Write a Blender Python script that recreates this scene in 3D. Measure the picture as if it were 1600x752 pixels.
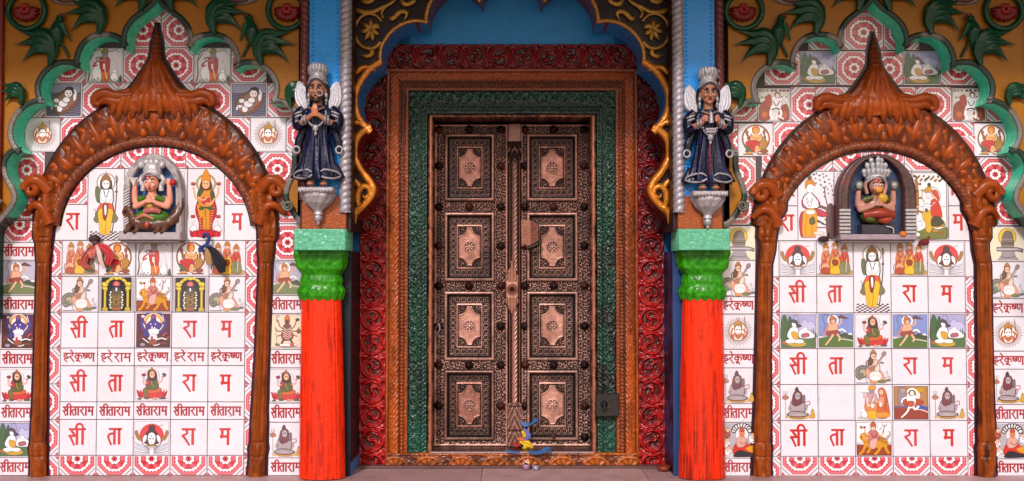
import bpy, math, random
import numpy as np
for _o in list(bpy.data.objects): bpy.data.objects.remove(_o)
SC = bpy.context.scene
COL = SC.collection
# ------------------------------------------------------------------ camera, sky, sun, exposure
K = 0.004; FOC = 1500.0; CAMY = -6.0; PITCH = math.radians(1.9); CAMZ = 1.23
cam = bpy.data.cameras.new('camera'); camo = bpy.data.objects.new('camera', cam); COL.objects.link(camo)
cam.sensor_width = 36.0; cam.lens = 36.0 * FOC / 1600.0; cam.clip_end = 500.0
camo.location = (0, CAMY, CAMZ); camo.rotation_euler = (math.pi / 2 + PITCH, 0, 0)
SC.camera = camo
SUN_EL, SUN_AZ = 33.0, -16.0          # degrees; azimuth measured from straight behind the camera
w = bpy.data.worlds.new('World'); SC.world = w; w.use_nodes = True
nt = w.node_tree; bg = nt.nodes['Background']
sky = nt.nodes.new('ShaderNodeTexSky'); sky.sky_type = 'NISHITA'; sky.sun_disc = False
sky.sun_elevation = math.radians(SUN_EL); sky.sun_rotation = math.radians(180 + SUN_AZ)
sky.air_density = 1.0; sky.dust_density = 3.0
nt.links.new(sky.outputs[0], bg.inputs[0]); bg.inputs[1].default_value = 0.1
sl = bpy.data.lights.new('sun', 'SUN'); sl.energy = 2.8; sl.angle = math.radians(8); sl.color = (1, .95, .93)
so = bpy.data.objects.new('sun', sl); COL.objects.link(so)
so.rotation_euler = (math.radians(90 - SUN_EL), 0, math.radians(SUN_AZ))
so.location = (0, -8, 6)
SC.view_settings.view_transform = 'Standard'; SC.view_settings.look = 'None'
SC.view_settings.exposure = 0.12; SC.view_settings.gamma = 1; SC.view_settings.use_curve_mapping = False
SC.render.engine = 'CYCLES'

# ------------------------------------------------------------------ helpers
_cp, _sp = math.cos(PITCH), math.sin(PITCH)
def U(px, py, y=0.0):
    "point of the plane at depth y seen at photo pixel px,py"
    px = np.asarray(px, float); py = np.asarray(py, float)
    u = (px - 800) / FOC; v = (376 - py) / FOC
    dy = _cp - v * _sp; dz = _sp + v * _cp
    t = (y - CAMY) / dy
    return u * t, CAMZ + dz * t
def kk(y): return K * (6 + y) / 6
def hexc(h):
    h = h.lstrip('#'); h = h if len(h) == 6 else ''.join(q * 2 for q in h); c = [int(h[i:i + 2], 16) / 255 for i in (0, 2, 4)]
    return tuple(x / 12.92 if x <= .04045 else ((x + .055) / 1.055) ** 2.4 for x in c)
_hc = {}
def CC(c):
    if isinstance(c, str):
        if c not in _hc: _hc[c] = hexc(c)
        return _hc[c]
    return c
def mix(a, b, t):
    a = np.array(CC(a)); b = np.array(CC(b)); t = np.asarray(t)[..., None]
    return a * (1 - t) + b * t
def sst(a, b, x):
    t = np.clip((x - a) / (b - a), 0, 1); return t * t * (3 - 2 * t)
def _h(i, j, s):
    n = (i * 374761393 + j * 668265263 + s * 982451653).astype(np.int64) & 0xffffffff
    n = ((n ^ (n >> 13)) * 1274126177) & 0xffffffff
    return ((n ^ (n >> 16)) & 0xffff) / 65535.0
def vn(x, y, s=0):
    x = np.asarray(x, float); y = np.asarray(y, float)
    i = np.floor(x).astype(np.int64); j = np.floor(y).astype(np.int64)
    f = x - i; g = y - j; f = f * f * (3 - 2 * f); g = g * g * (3 - 2 * g)
    return (_h(i, j, s) * (1 - f) + _h(i + 1, j, s) * f) * (1 - g) + (_h(i, j + 1, s) * (1 - f) + _h(i + 1, j + 1, s) * f) * g
def fbm(x, y, s=0, o=3):
    r = 0; a = .5; t = 0
    for k in range(o):
        r = r + a * vn(x * 2 ** k, y * 2 ** k, s + k); t += a; a *= .5
    return r / t
def spl(pts, n=8, closed=False):
    "Catmull-Rom through pts (any dimension)"
    P = [np.array(p, float) for p in pts]
    if closed: Q = [P[-1]] + P + [P[0], P[1]]
    else: Q = [2 * P[0] - P[1]] + P + [2 * P[-1] - P[-2]]
    out = []
    for i in range(1, len(Q) - 2):
        a, b, c, d = Q[i - 1:i + 3]
        for k in range(n):
            t = k / n
            out.append(.5 * ((2 * b) + (c - a) * t + (2 * a - 5 * b + 4 * c - d) * t * t + (3 * b - a - 3 * c + d) * t ** 3))
    if not closed: out.append(P[-1])
    return np.array(out)

MATS = {}
def material(name, rough=.4, metal=0., noise=.15, nscale=30., bump=0., bscale=60., coat=0., spec=.5, dirt=None, dscale=6., dlo=.55, dhi=.75):
    m = bpy.data.materials.new(name); m.use_nodes = True
    N = m.node_tree.nodes; L = m.node_tree.links; p = N['Principled BSDF']
    at = N.new('ShaderNodeAttribute'); at.attribute_name = 'Col'
    tc = N.new('ShaderNodeTexCoord')
    n1 = N.new('ShaderNodeTexNoise'); n1.inputs['Scale'].default_value = nscale; n1.inputs['Detail'].default_value = 5
    L.new(tc.outputs['Object'], n1.inputs['Vector'])
    mr = N.new('ShaderNodeMapRange'); mr.inputs[1].default_value = .25; mr.inputs[2].default_value = .75
    mr.inputs[3].default_value = 1 - noise; mr.inputs[4].default_value = 1 + noise * .6
    L.new(n1.outputs[0], mr.inputs[0])
    mx = N.new('ShaderNodeVectorMath'); mx.operation = 'SCALE'
    L.new(at.outputs['Color'], mx.inputs[0]); L.new(mr.outputs[0], mx.inputs['Scale'])
    last = mx.outputs[0]
    if dirt:
        n2 = N.new('ShaderNodeTexNoise'); n2.inputs['Scale'].default_value = dscale; n2.inputs['Detail'].default_value = 8; n2.inputs['Roughness'].default_value = .7
        L.new(tc.outputs['Object'], n2.inputs['Vector'])
        m2 = N.new('ShaderNodeMapRange'); m2.inputs[1].default_value = dlo; m2.inputs[2].default_value = dhi; m2.inputs[3].default_value = 0; m2.inputs[4].default_value = .8
        L.new(n2.outputs[0], m2.inputs[0])
        mm = N.new('ShaderNodeMix'); mm.data_type = 'RGBA'
        L.new(m2.outputs[0], mm.inputs[0]); L.new(last, mm.inputs[6]); mm.inputs[7].default_value = (*CC(dirt), 1)
        last = mm.outputs[2]
    L.new(last, p.inputs['Base Color'])
    p.inputs['Roughness'].default_value = rough; p.inputs['Metallic'].default_value = metal
    p.inputs['Specular IOR Level'].default_value = spec
    if coat: p.inputs['Coat Weight'].default_value = coat; p.inputs['Coat Roughness'].default_value = .12
    rr = N.new('ShaderNodeMapRange'); rr.inputs[3].default_value = max(.05, rough - .1); rr.inputs[4].default_value = rough + .15
    L.new(n1.outputs[0], rr.inputs[0]); L.new(rr.outputs[0], p.inputs['Roughness'])
    if bump:
        n3 = N.new('ShaderNodeTexNoise'); n3.inputs['Scale'].default_value = bscale; n3.inputs['Detail'].default_value = 4
        L.new(tc.outputs['Object'], n3.inputs['Vector'])
        b = N.new('ShaderNodeBump'); b.inputs['Strength'].default_value = bump; b.inputs['Distance'].default_value = .01
        L.new(n3.outputs[0], b.inputs['Height']); L.new(b.outputs[0], p.inputs['Normal'])
    MATS[name] = m; return m
material('glazed_tile', rough=.2, noise=.07, nscale=9, bump=.08, bscale=9, dirt='#8a7868', dscale=7, dlo=.62, dhi=.95)
material('grout', rough=.8, noise=.3)
material('gloss_paint', rough=.16, noise=.25, nscale=45, bump=.4, bscale=80, spec=.42)
material('brown_paint', rough=.3, noise=.3, nscale=22, bump=.12, bscale=50, spec=.22, dirt='#2a1208', dscale=5, dlo=.58, dhi=.85)
material('enamel_paint', rough=.24, noise=.14, nscale=26, bump=.22, bscale=45, spec=.28)
material('wall_paint', spec=.25, rough=.4, noise=.12, nscale=14, bump=.2, bscale=40, dirt='#3a2010', dscale=4, dlo=.6, dhi=.9)
material('worn_paint', rough=.4, noise=.2, nscale=30, bump=.35, bscale=40, dirt='#1b120e', dscale=3.2, dlo=.62, dhi=.8)
material('silver_paint', rough=.36, noise=.3, nscale=60, metal=.25, bump=.3, bscale=90)
material('gold_paint', rough=.22, noise=.3, nscale=50, metal=.3, bump=.4, bscale=80)
material('copper', rough=.34, noise=.35, nscale=40, metal=.45, bump=.25, bscale=120)
material('iron', rough=.5, noise=.3, metal=.5, bump=.3)
material('marble', rough=.45, noise=.2, nscale=8, bump=.1, dirt='#6b4a44', dscale=5)
material('cloth', rough=.8, noise=.2, nscale=80, bump=.2, bscale=200)
material('plaster', rough=.7, noise=.2, bump=.2)

class MB:
    def __init__(s): s.V = []; s.C = []; s.F = []; s.S = []; s.n = 0
    def grid(s, X, Y, Z, col, smooth=True, closeu=False, closev=False):
        X, Y, Z = np.broadcast_arrays(X, Y, Z); n, m = X.shape
        s.V.append(np.stack([X, Y, Z], -1).reshape(-1, 3).astype(float))
        if isinstance(col, (str, tuple)): c = np.tile(np.array(CC(col)), (n * m, 1))
        else: c = np.broadcast_to(np.asarray(col), (n, m, 3)).reshape(-1, 3)
        s.C.append(c)
        idx = np.arange(n * m).reshape(n, m) + s.n
        if closeu: idx = np.vstack([idx, idx[:1]])
        if closev: idx = np.hstack([idx, idx[:, :1]])
        q = np.stack([idx[:-1, :-1], idx[1:, :-1], idx[1:, 1:], idx[:-1, 1:]], -1).reshape(-1, 4)
        s.F += q.tolist(); s.S += [smooth] * len(q); s.n += n * m; return s
    def poly(s, P, col):
        P = np.asarray(P, float); n = len(P)
        s.V.append(P); s.C.append(np.tile(np.array(CC(col)), (n, 1)))
        s.F.append(list(range(s.n, s.n + n))); s.S.append(False); s.n += n; return s
    def box(s, x0, x1, y0, y1, z0, z1, col, b=0.0):
        if b:
            r = b
            # bevelled: three nested rings per side built from a rounded superbox grid
            A = [(x0, x1), (y0, y1), (z0, z1)]
            P = lambda x, y, z: (x, y, z)
            s.poly([(x0 + r, y0, z0 + r), (x1 - r, y0, z0 + r), (x1 - r, y0, z1 - r), (x0 + r, y0, z1 - r)], col)
            s.poly([(x0, y0 + r, z0), (x0 + r, y0, z0 + r), (x0 + r, y0, z1 - r), (x0, y0 + r, z1)], col)
            s.poly([(x1, y0 + r, z0), (x1, y0 + r, z1), (x1 - r, y0, z1 - r), (x1 - r, y0, z0 + r)], col)
            s.poly([(x0, y0 + r, z1), (x0 + r, y0, z1 - r), (x1 - r, y0, z1 - r), (x1, y0 + r, z1)], col)
            s.poly([(x0, y0 + r, z0), (x1, y0 + r, z0), (x1 - r, y0, z0 + r), (x0 + r, y0, z0 + r)], col)
            y0 = y0 + r
        else: s.poly([(x0, y0, z0), (x1, y0, z0), (x1, y0, z1), (x0, y0, z1)], col)
        s.poly([(x0, y1, z0), (x0, y0, z0), (x0, y0, z1), (x0, y1, z1)], col)
        s.poly([(x1, y0, z0), (x1, y1, z0), (x1, y1, z1), (x1, y0, z1)], col)
        s.poly([(x0, y0, z1), (x1, y0, z1), (x1, y1, z1), (x0, y1, z1)], col)
        s.poly([(x0, y1, z0), (x1, y1, z0), (x1, y0, z0), (x0, y0, z0)], col)
        s.poly([(x1, y1, z0), (x0, y1, z0), (x0, y1, z1), (x1, y1, z1)], col); return s
    def sweep(s, P, R, col, depth=1.0, n=10, mod=None, ref=(0, -1, 0)):
        "tube along P; section axes: sideways (R) and towards the viewer (R*depth)"
        P = np.asarray(P, float); R = np.broadcast_to(np.asarray(R, float), (len(P),))
        T = np.gradient(P, axis=0); T /= (np.linalg.norm(T, axis=1, keepdims=True) + 1e-9)
        ref = np.array(ref, float)
        B = np.cross(T, ref); nb = np.linalg.norm(B, axis=1, keepdims=True)
        B = np.where(nb > 1e-4, B / (nb + 1e-9), np.array([1., 0, 0])); N = np.cross(B, T)
        a = np.linspace(0, 2 * np.pi, n, endpoint=False)
        rr = np.ones((len(P), n)) if mod is None else mod(np.arange(len(P))[:, None] / len(P), a[None, :])
        Q = P[:, None, :] + (B[:, None, :] * np.cos(a)[None, :, None] + N[:, None, :] * (np.sin(a) * depth)[None, :, None]) * (R[:, None] * rr)[..., None]
        s.grid(Q[..., 0], Q[..., 1], Q[..., 2], col, closev=True)
        for k in (0, -1):
            if R[k] > 1e-5: s.poly(Q[k], col if isinstance(col, (str, tuple)) else tuple(np.asarray(col).reshape(-1, 3)[k]))
        return s
    def ell(s, c, r, col, n=14, m=9, fn=None):
        a = np.linspace(0, 2 * np.pi, n, endpoint=False)[None, :]; b = np.linspace(-np.pi / 2, np.pi / 2, m)[:, None]
        rr = 1 if fn is None else fn(a, b)
        s.grid(c[0] + r[0] * np.cos(a) * np.cos(b) * rr, c[1] + r[1] * np.sin(a) * np.cos(b) * rr, c[2] + r[2] * np.sin(b) * np.ones_like(a) * rr, col, closev=True); return s
    def lathe(s, c, prof, col, n=24, fl=1.0, mod=None, a0=0.0, a1=2 * np.pi):
        "prof: list of (z, r); fl flattens in y"
        pr = np.array(prof, float); full = abs(a1 - a0 - 2 * np.pi) < 1e-6
        a = np.linspace(a0, a1, n, endpoint=not full)[None, :]; z = pr[:, :1]; r = pr[:, 1:2] * np.ones_like(a)
        if mod is not None: r = r * mod(a, z)
        s.grid(c[0] + r * np.cos(a), c[1] + r * np.sin(a) * fl, c[2] + z + 0 * a, col, closev=full); return s
    def build(s, name, mat, parent=None, label=None):
        me = bpy.data.meshes.new(name)
        V = np.concatenate(s.V); base = None
        if parent is None:
            base = np.array([(V[:, 0].min() + V[:, 0].max()) / 2, (V[:, 1].min() + V[:, 1].max()) / 2, V[:, 2].min()]); V = V - base
        me.from_pydata(V.tolist(), [], s.F)
        me.polygons.foreach_set('use_smooth', s.S)
        ca = me.color_attributes.new('Col', 'FLOAT_COLOR', 'POINT')
        C = np.concatenate(s.C); C = np.hstack([C, np.ones((len(C), 1))]).astype(np.float32)
        ca.data.foreach_set('color', C.ravel())
        me.materials.append(MATS[mat]); me.update()
        o = bpy.data.objects.new(name, me); COL.objects.link(o)
        if parent is not None:
            o.parent = parent; o.matrix_parent_inverse = inv(parent)
        if base is not None: o.location = base
        if label: o['label'] = label
        return o
from mathutils import Matrix
def wt(o):
    "world translation of o (nothing here is rotated)"
    v = np.array(o.location)
    if o.parent is not None: v = v + np.array(o.matrix_parent_inverse.translation) + wt(o.parent)
    return v
def inv(o): return Matrix.Translation(-wt(o))
def tag(o, label, cat, group=None, kind=None):
    if label: o['label'] = label
    if cat: o['category'] = cat
    if group: o['group'] = group
    if kind: o['kind'] = kind
    return o
def thing(name, label, cat, loc=(0, 0, 0), group=None):
    o = bpy.data.objects.new(name, None); COL.objects.link(o); o.location = loc; o.empty_display_size = .1
    return tag(o, label, cat, group)
def P3(px, py, y, d=0.):
    x, z = U(px, py, y); return np.array([float(x), y - d * K, float(z)])
def PP(pts, y, d=0.):
    pts = np.asarray(pts, float); x, z = U(pts[:, 0], pts[:, 1], y)
    dd = pts[:, 2] if pts.shape[1] > 2 else d
    return np.stack([x, y - dd * K + 0 * x, z], -1)
def remesh(o, vox, smooth=1):
    m = o.modifiers.new('r', 'REMESH'); m.mode = 'VOXEL'; m.voxel_size = vox; m.use_smooth_shade = True
    if smooth:
        q = o.modifiers.new('s', 'SMOOTH'); q.iterations = smooth; q.factor = .5
    dg = bpy.context.evaluated_depsgraph_get(); dg.update()
    old = o.data
    V0 = np.empty(len(old.vertices) * 3); old.vertices.foreach_get('co', V0); V0 = V0.reshape(-1, 3)
    C0 = np.empty(len(old.vertices) * 4, np.float32); old.color_attributes['Col'].data.foreach_get('color', C0); C0 = C0.reshape(-1, 4)
    me = bpy.data.meshes.new_from_object(o.evaluated_get(dg))
    o.modifiers.clear(); o.data = me
    for a in list(me.color_attributes): me.color_attributes.remove(a)
    ca = me.color_attributes.new('Col', 'FLOAT_COLOR', 'POINT')
    V = np.empty(len(me.vertices) * 3); me.vertices.foreach_get('co', V); V = V.reshape(-1, 3)
    if len(V) == 0: o.data = old; return o
    C = np.empty((len(V), 4), np.float32)
    if np.ptp(C0, axis=0).max() < 1e-5: C[:] = C0[0]
    else:
     for i in range(0, len(V), 400):
        d = ((V[i:i + 400, None, :] - V0[None]) ** 2).sum(-1); C[i:i + 400] = C0[d.argmin(1)]
    ca.data.foreach_set('color', C.ravel())
    if not me.materials: me.materials.append(old.materials[0])
    me.polygons.foreach_set('use_smooth', [True] * len(me.polygons))
    return o
def clip(poly, x0, y0, x1, y1):
    def cut(P, f, g):
        out = []
        for i in range(len(P)):
            a, b = P[i - 1], P[i]; fa, fb = f(a), f(b)
            if fa >= 0:
                if fb >= 0: out.append(b)
                else: out.append(g(a, b, fa, fb))
            elif fb >= 0: out.append(g(a, b, fa, fb)); out.append(b)
        return out
    g = lambda a, b, fa, fb: (a[0] + (b[0] - a[0]) * fa / (fa - fb), a[1] + (b[1] - a[1]) * fa / (fa - fb))
    for f in (lambda p: p[0] - x0, lambda p: x1 - p[0], lambda p: p[1] - y0, lambda p: y1 - p[1]):
        if not poly: return []
        poly = cut(poly, f, g)
    return poly if len(poly) >= 3 else []
# ------------------------------------------------------------------ printed tile pictures (drawn as pigment shapes on each tile)
BLK = '#221a20'; WHT = '#f3eef2'; TILE = '#dcd4dc'; RED = '#c4202c'; SKIN = '#dd9a78'; YEL = '#dba31c'; ORG = '#d8691c'; BRN = '#6a3a22'
class Art:
    def __init__(s, w=56, h=56): s.w = w; s.h = h; s.L = []; s.k = 0
    def P(s, pts, c, same=False):
        if not same: s.k += 1
        s.L.append((s.k, [tuple(p) for p in pts], c)); return s
    def E(s, x, y, rx, ry, c, n=14, rot=0., same=False):
        cr, sr = math.cos(rot), math.sin(rot)
        pts = []
        for i in range(n):
            a = 2 * math.pi * i / n; p, q = rx * math.cos(a), ry * math.sin(a)
            pts.append((x + p * cr - q * sr, y + p * sr + q * cr))
        if not same: s._o(pts, c, .4)
        return s.P(pts, c, same)
    def _o(s, pts, c, wd=.5):
        P = np.array(pts, float); A = .5 * np.sum(P[:, 0] * np.roll(P[:, 1], -1) - P[:, 1] * np.roll(P[:, 0], -1))
        if abs(A) < 7: return
        T = np.roll(P, -1, 0) - np.roll(P, 1, 0); T /= np.linalg.norm(T, axis=1, keepdims=True) + 1e-9; N = np.stack([T[:, 1], -T[:, 0]], 1) * (1 if A > 0 else -1)
        s.P((P + N * wd).tolist(), tuple(np.array(CC(c)) * .16 + .006))
    def R(s, x0, y0, x1, y1, c, same=False):
        if c == BLK and abs(y1 - y0) < 1.3 and abs(x1 - x0) < 4: y0 -= .3; y1 += .35; x0 -= .2; x1 += .2
        return s.P([(x0, y0), (x1, y0), (x1, y1), (x0, y1)], c, same)
    def L_(s, pts, wd, c, same=False, taper=None):
        if not same: s.k += 1
        P = np.array(pts, float); T = np.gradient(P, axis=0); T /= (np.linalg.norm(T, axis=1, keepdims=True) + 1e-9)
        N = np.stack([-T[:, 1], T[:, 0]], 1)
        W = np.full(len(P), wd / 2.) if taper is None else np.linspace(wd / 2., taper / 2., len(P))
        A = P + N * W[:, None]; B = P - N * W[:, None]
        for i in range(len(P) - 1):
            s.L.append((s.k, [tuple(A[i]), tuple(A[i + 1]), tuple(B[i + 1]), tuple(B[i])], c))
        return s
    def C(s, pts, wd, c, n=6, same=False, taper=None): return s.L_(spl(pts, n), wd, c, same, taper)
    def S(s, pts, c, n=5, same=False):
        if not same: s._o(spl(pts, n, True), c)
        return s.P(spl(pts, n, True), c, same)
    def ring(s, x, y, r0, r1, c, n=28, ry=1.0):
        s.k += 1
        for i in range(n):
            a, b = 2 * math.pi * i / n, 2 * math.pi * (i + 1) / n
            s.L.append((s.k, [(x + r * math.cos(t), y + r * ry * math.sin(t)) for r, t in ((r0, a), (r1, a), (r1, b), (r0, b))], c))
        return s
    def frame(s, m, wd, c):
        s.k += 1; w, h = s.w, s.h
        for q in ((m, m, w - m, m + wd), (m, h - m - wd, w - m, h - m), (m, m + wd, m + wd, h - m - wd), (w - m - wd, m + wd, w - m, h - m - wd)):
            s.R(*q, c, same=True)
        return s
# --- Devanagari letters as brush strokes: (advance, strokes); headline y=0, foot y=25
G = {
 'sa': (17, [[(4.5, 0), (5, 4), (8, 7), (6, 10), (0.5, 10.5)], [(0, 9.5), (3, 13), (8.5, 25.5)], [(5, 10.3), (12.5, 10)], [(12.5, 0), (12.5, 24.5)]]),
 'ii': (9, [[(4, 0), (4, 24.5)], [(-6, -1.5), (-4.5, -6.5), (-1, -8.6), (3, -6.5), (5.5, 0)]]),
 'ta': (12, [[(8.5, 0), (8.5, 24.5)], [(8.5, 7), (3, 7.5), (-.6, 10.5), (-.2, 15), (4, 25.5)]]),
 'aa': (8, [[(3.6, 0), (3.6, 24.5)]]),
 'ra': (13, [[(5.5, 0), (8.2, 4), (7, 7.5), (1.2, 9.6)], [(0.4, 9), (5, 14.5), (12, 25.5)]]),
 'ma': (17, [[(4.2, 0), (4.2, 12)], [(0.6, 11.5), (13, 11.5)], [(13, 0), (13, 25)], [(2.2, 11), (4.6, 14)]]),
 'ha': (13, [[(7.5, 0), (7.5, 4.5), (2.5, 5.5), (1, 9), (4, 11.5), (9, 9.5)], [(9, 9.5), (11, 13), (7.5, 16), (3.5, 15.5), (3, 19.5), (9, 26)]]),
 'e': (0, [[(-11, -9), (-7.5, -7.5), (-4, 0)]]),
 'kri': (19, [[(9, 0), (9, 17.5), (4.5, 20), (6, 23), (11, 22), (13.5, 27)], [(9, 8), (4, 5.5), (1, 9.5), (4, 14.5), (9, 12)], [(9, 9), (13.5, 6), (16.8, 9.5), (15.5, 16.5)]]),
 'shn': (28, [[(2, 0), (2, 9), (5, 13.5), (10, 13)], [(2.5, 2), (10, 12)], [(10, 0), (10, 13.5)], [(14.5, 0), (14.5, 12), (17.5, 14.5), (20, 12), (20, 0)], [(25, 0), (25, 25)]]),
 'gap': (3, None)}
def word(a, seq, x, y, sx, sy, wd, c):
    a.k += 1; x0 = x
    def fl():
        if x > x0: a.R(x0 - .2, y - wd * .42, x, y + wd * .48, c, same=True)
    for g in seq:
        adv, st = G[g]
        if st is None: fl(); x += adv * sx; x0 = x; continue
        for q in st:
            a.k += 0
            P = spl([(x + p * sx, y + r * sy) for p, r in q], 4) if len(q) > 2 else np.array([(x + p * sx, y + r * sy) for p, r in q])
            a.k += 1; a.L_(P, wd, c, same=True, taper=wd * (.75 if len(q) > 2 else 1.05))
        x += adv * sx
    fl()
LET = {'si': (['sa', 'ii'], 14.5), 'taa': (['ta', 'aa'], 19.3), 'raa': (['ra', 'aa'], 17.5), 'ma': (['ma'], 19), 'rend': (['ra'], 38), 'stem': (['aa'], 2.5), 'raa_b': (['ra', 'aa'], 23.5), 'ma_b': (['ma'], 11.5), 'raa_c': (['ra', 'aa'], 29), 'ma_c': (['ma'], 6)}
def t_letter(kind):
    a = Art(); seq, x = LET[kind]
    a.frame(.5, .35, '#b9b0b8'); word(a, seq, x, 15, 1, 1, 4.0, '#b81e1c'); return a
def t_word(kind, faint=False):
    a = Art(56, 28); a.frame(.5, .35, '#b9b0b8'); c = '#98101f'
    if kind == 'sr': word(a, ['sa', 'ii', 'ta', 'aa', 'ra', 'aa', 'ma'], 4.5, 8, .56, .56, 2.7, c)
    elif kind == 'hk': word(a, ['ha', 'ra', 'e', 'kri', 'shn'], 4.5, 8, .65, .54, 2.5, c)
    else: word(a, ['ha', 'ra', 'e', 'gap', 'ra', 'aa', 'ma'], 5, 8, .69, .54, 2.5, c)
    return a
def t_blank():
    a = Art(); a.frame(2, .4, '#8d8490'); return a
def octo(r, x=28, y=28): return [(x + r / math.cos(math.pi / 8) * math.cos(math.pi / 8 + i * math.pi / 4), y + r / math.cos(math.pi / 8) * math.sin(math.pi / 8 + i * math.pi / 4)) for i in range(8)]
def wob(r, n, amp, x=28, y=28, m=4, oct_=0.):
    out = []
    for i in range(n * m):
        t = 2 * math.pi * i / (n * m); rr = r + amp * (abs(math.sin(t * n / 2)) * 2 - 1)
        tt = (t + math.pi / 8) % (math.pi / 4) - math.pi / 8
        rr *= (1 - oct_) + oct_ / math.cos(tt)
        out.append((x + rr * math.cos(t), y + rr * math.sin(t)))
    return out
def t_flower():
    a = Art(); pk = '#bb3c4a'; pk2 = '#d26c76'
    for sx, sy in ((0, 0), (1, 0), (0, 1), (1, 1)):
        m = lambda p: [((56 - x) if sx else x, (56 - y) if sy else y) for x, y in p]
        a.P(m([(1, 1), (7, 1), (1, 7)]), pk, same=bool(sx or sy)); a.P(m([(2.4, 2.4), (4.4, 2.4), (2.4, 4.4)]), '#7d2030', same=True)
        a.L_(m([(1, 13), (13, 1)]), 1.0, '#3a2030', same=True)
    a.P(octo(26.3), '#e8c4ca'); a.P(octo(25.4), pk); a.P(wob(23.6, 32, .7, oct_=1.), pk2); a.P(octo(21.5), pk); a.P(wob(19.2, 24, 1.0, oct_=.7), WHT)
    a.P(wob(16.3, 12, .9), '#b8384a')
    a.k += 1
    for i in range(12):
        t = 2 * math.pi * i / 12; b = .22
        a.L.append((a.k, [(28 + r * math.cos(t + q), 28 + r * math.sin(t + q)) for r, q in ((8.6, -b * .8), (14.5, -b), (16.6, 0), (14.5, b), (8.6, b * .8))], '#b81424' if i % 2 else '#d4525e'))
    a.P(wob(9.0, 8, 1.1), '#8d1424'); a.P(wob(8.0, 8, 1.1), WHT); a.P(wob(4.6, 8, .9), '#c4303c'); a.E(28, 28, 1.9, 1.9, '#6c1420', 8)
    return a
def face(a, x, y, r, skin=SKIN, hair=BLK, eyes=True):
    a.E(x, y, r * .84, r * 1.08, hair, 12, same=False); a.E(x, y + r * .12, r * .72, r * .95, skin, 12)
    if eyes:
        a.R(x - r * .5, y - r * .05, x - r * .14, y + r * .12, BLK); a.R(x + r * .14, y - r * .05, x + r * .5, y + r * .12, BLK, same=True)
        a.R(x - r * .2, y + r * .52, x + r * .2, y + r * .66, '#a03030', same=True)
def t_flute():
    a = Art(); g = '#46503c'; a.frame(1.6, .4, BLK)
    a.C([(4, 54), (6, 40), (5, 24), (8, 10), (16, 3)], 2.4, g, taper=1); a.C([(5.5, 22), (10, 14), (13, 10)], 1.4, g)
    for i in range(14): a.E(8 + i * 3.1, 3.6 + (i * 7 % 4), 2.0, .8, g, 6, rot=.5, same=i > 0)
    a.S([(14, 30), (20, 20), (30, 32), (26, 52), (14, 52), (9, 40)], '#f0edf2'); a.C([(14, 30), (10, 38), (12, 52)], .5, '#777'); a.C([(34, 22), (42, 20), (48, 34), (50, 50)], .5, '#888')
    a.S([(24, 34), (34, 34), (36, 50), (33, 55), (25, 55), (24, 44)], ORG); a.S([(22, 16), (34, 16), (36, 28), (34, 38), (24, 38), (21, 26)], '#b5352a')
    a.C([(22, 20), (14, 25), (12, 30), (18, 28)], 2.4, '#b5352a'); a.C([(21, 15), (16, 17), (19, 21), (30, 20)], 2, '#9a8a98'); a.C([(14, 18), (24, 15)], .8, BLK)
    a.E(28.5, 12, 4.4, 5.6, '#8b7c8c'); a.S([(24, 9), (26, 3), (29, 1), (32, 4), (33, 9)], '#8d7840'); a.C([(28, 26), (29, 36), (32, 50)], 1.1, '#f4e8d0'); a.R(26, 26, 29, 34, '#f4e8d0')
    a.E(43, 38, 3, 3, '#fff'); a.ring(43, 38, 2.8, 3.3, '#555', 12); a.S([(39, 42), (46, 41), (49, 52), (41, 54), (37, 48)], '#fff'); a.C([(39, 42), (37, 48), (41, 54), (48, 52), (46, 42)], .6, '#444')
    for i in range(9): a.C([(8 + i * 5, 55), (9 + i * 5, 51 - (i % 3)), (12 + i * 5, 55)], .8, g, same=i > 0)
    a.S([(50, 55), (52, 44), (54, 55)], g); return a
def t_baby():
    a = Art(); a.R(2, 2, 54, 54, '#4a4358')
    for i in range(9): a.C([(3, 20 + i * 4), (14, 18 + i * 4), (26, 21 + i * 4), (40, 19 + i * 4), (53, 21 + i * 4)], .6, '#8f88a4', same=i > 0)
    a.R(2, 2, 54, 16, '#8c86a0'); a.S([(7, 38), (14, 22), (34, 10), (48, 16), (49, 32), (38, 46), (18, 52)], '#6a4a3c'); a.S([(10, 38), (17, 25), (34, 14), (45, 20), (45, 32), (34, 43), (19, 48)], '#8c6450')
    a.C([(36, 40), (44, 34), (47, 22)], 2.4, '#9a3026')
    for p in ((17, 29, 5, 4), (14, 38, 6.5, 3), (22, 42, 5, 6), (27, 34, 7.5, 6), (32, 28, 6, 5), (44, 24, 2.6, 7), (10, 41, 2, 4)): a.E(*p, '#57404a', same=False); a.E(p[0], p[1], p[2] - .7, p[3] - .7, '#f0e6ec')
    a.C([(33, 12), (40, 10), (46, 16), (45, 28)], 3, '#f0e6ec'); a.E(35, 17, 6.6, 7, '#57404a'); a.E(35, 17.6, 5.8, 6, '#f2e2e4'); a.S([(30, 11), (34, 7), (41, 8), (43, 14), (38, 12)], BLK)
    a.R(32, 17, 34, 18, BLK); a.R(37, 17, 39, 18, BLK, same=True); a.R(34, 21, 37, 22, '#a03030', same=True); a.frame(2, .7, BLK); return a
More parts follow.
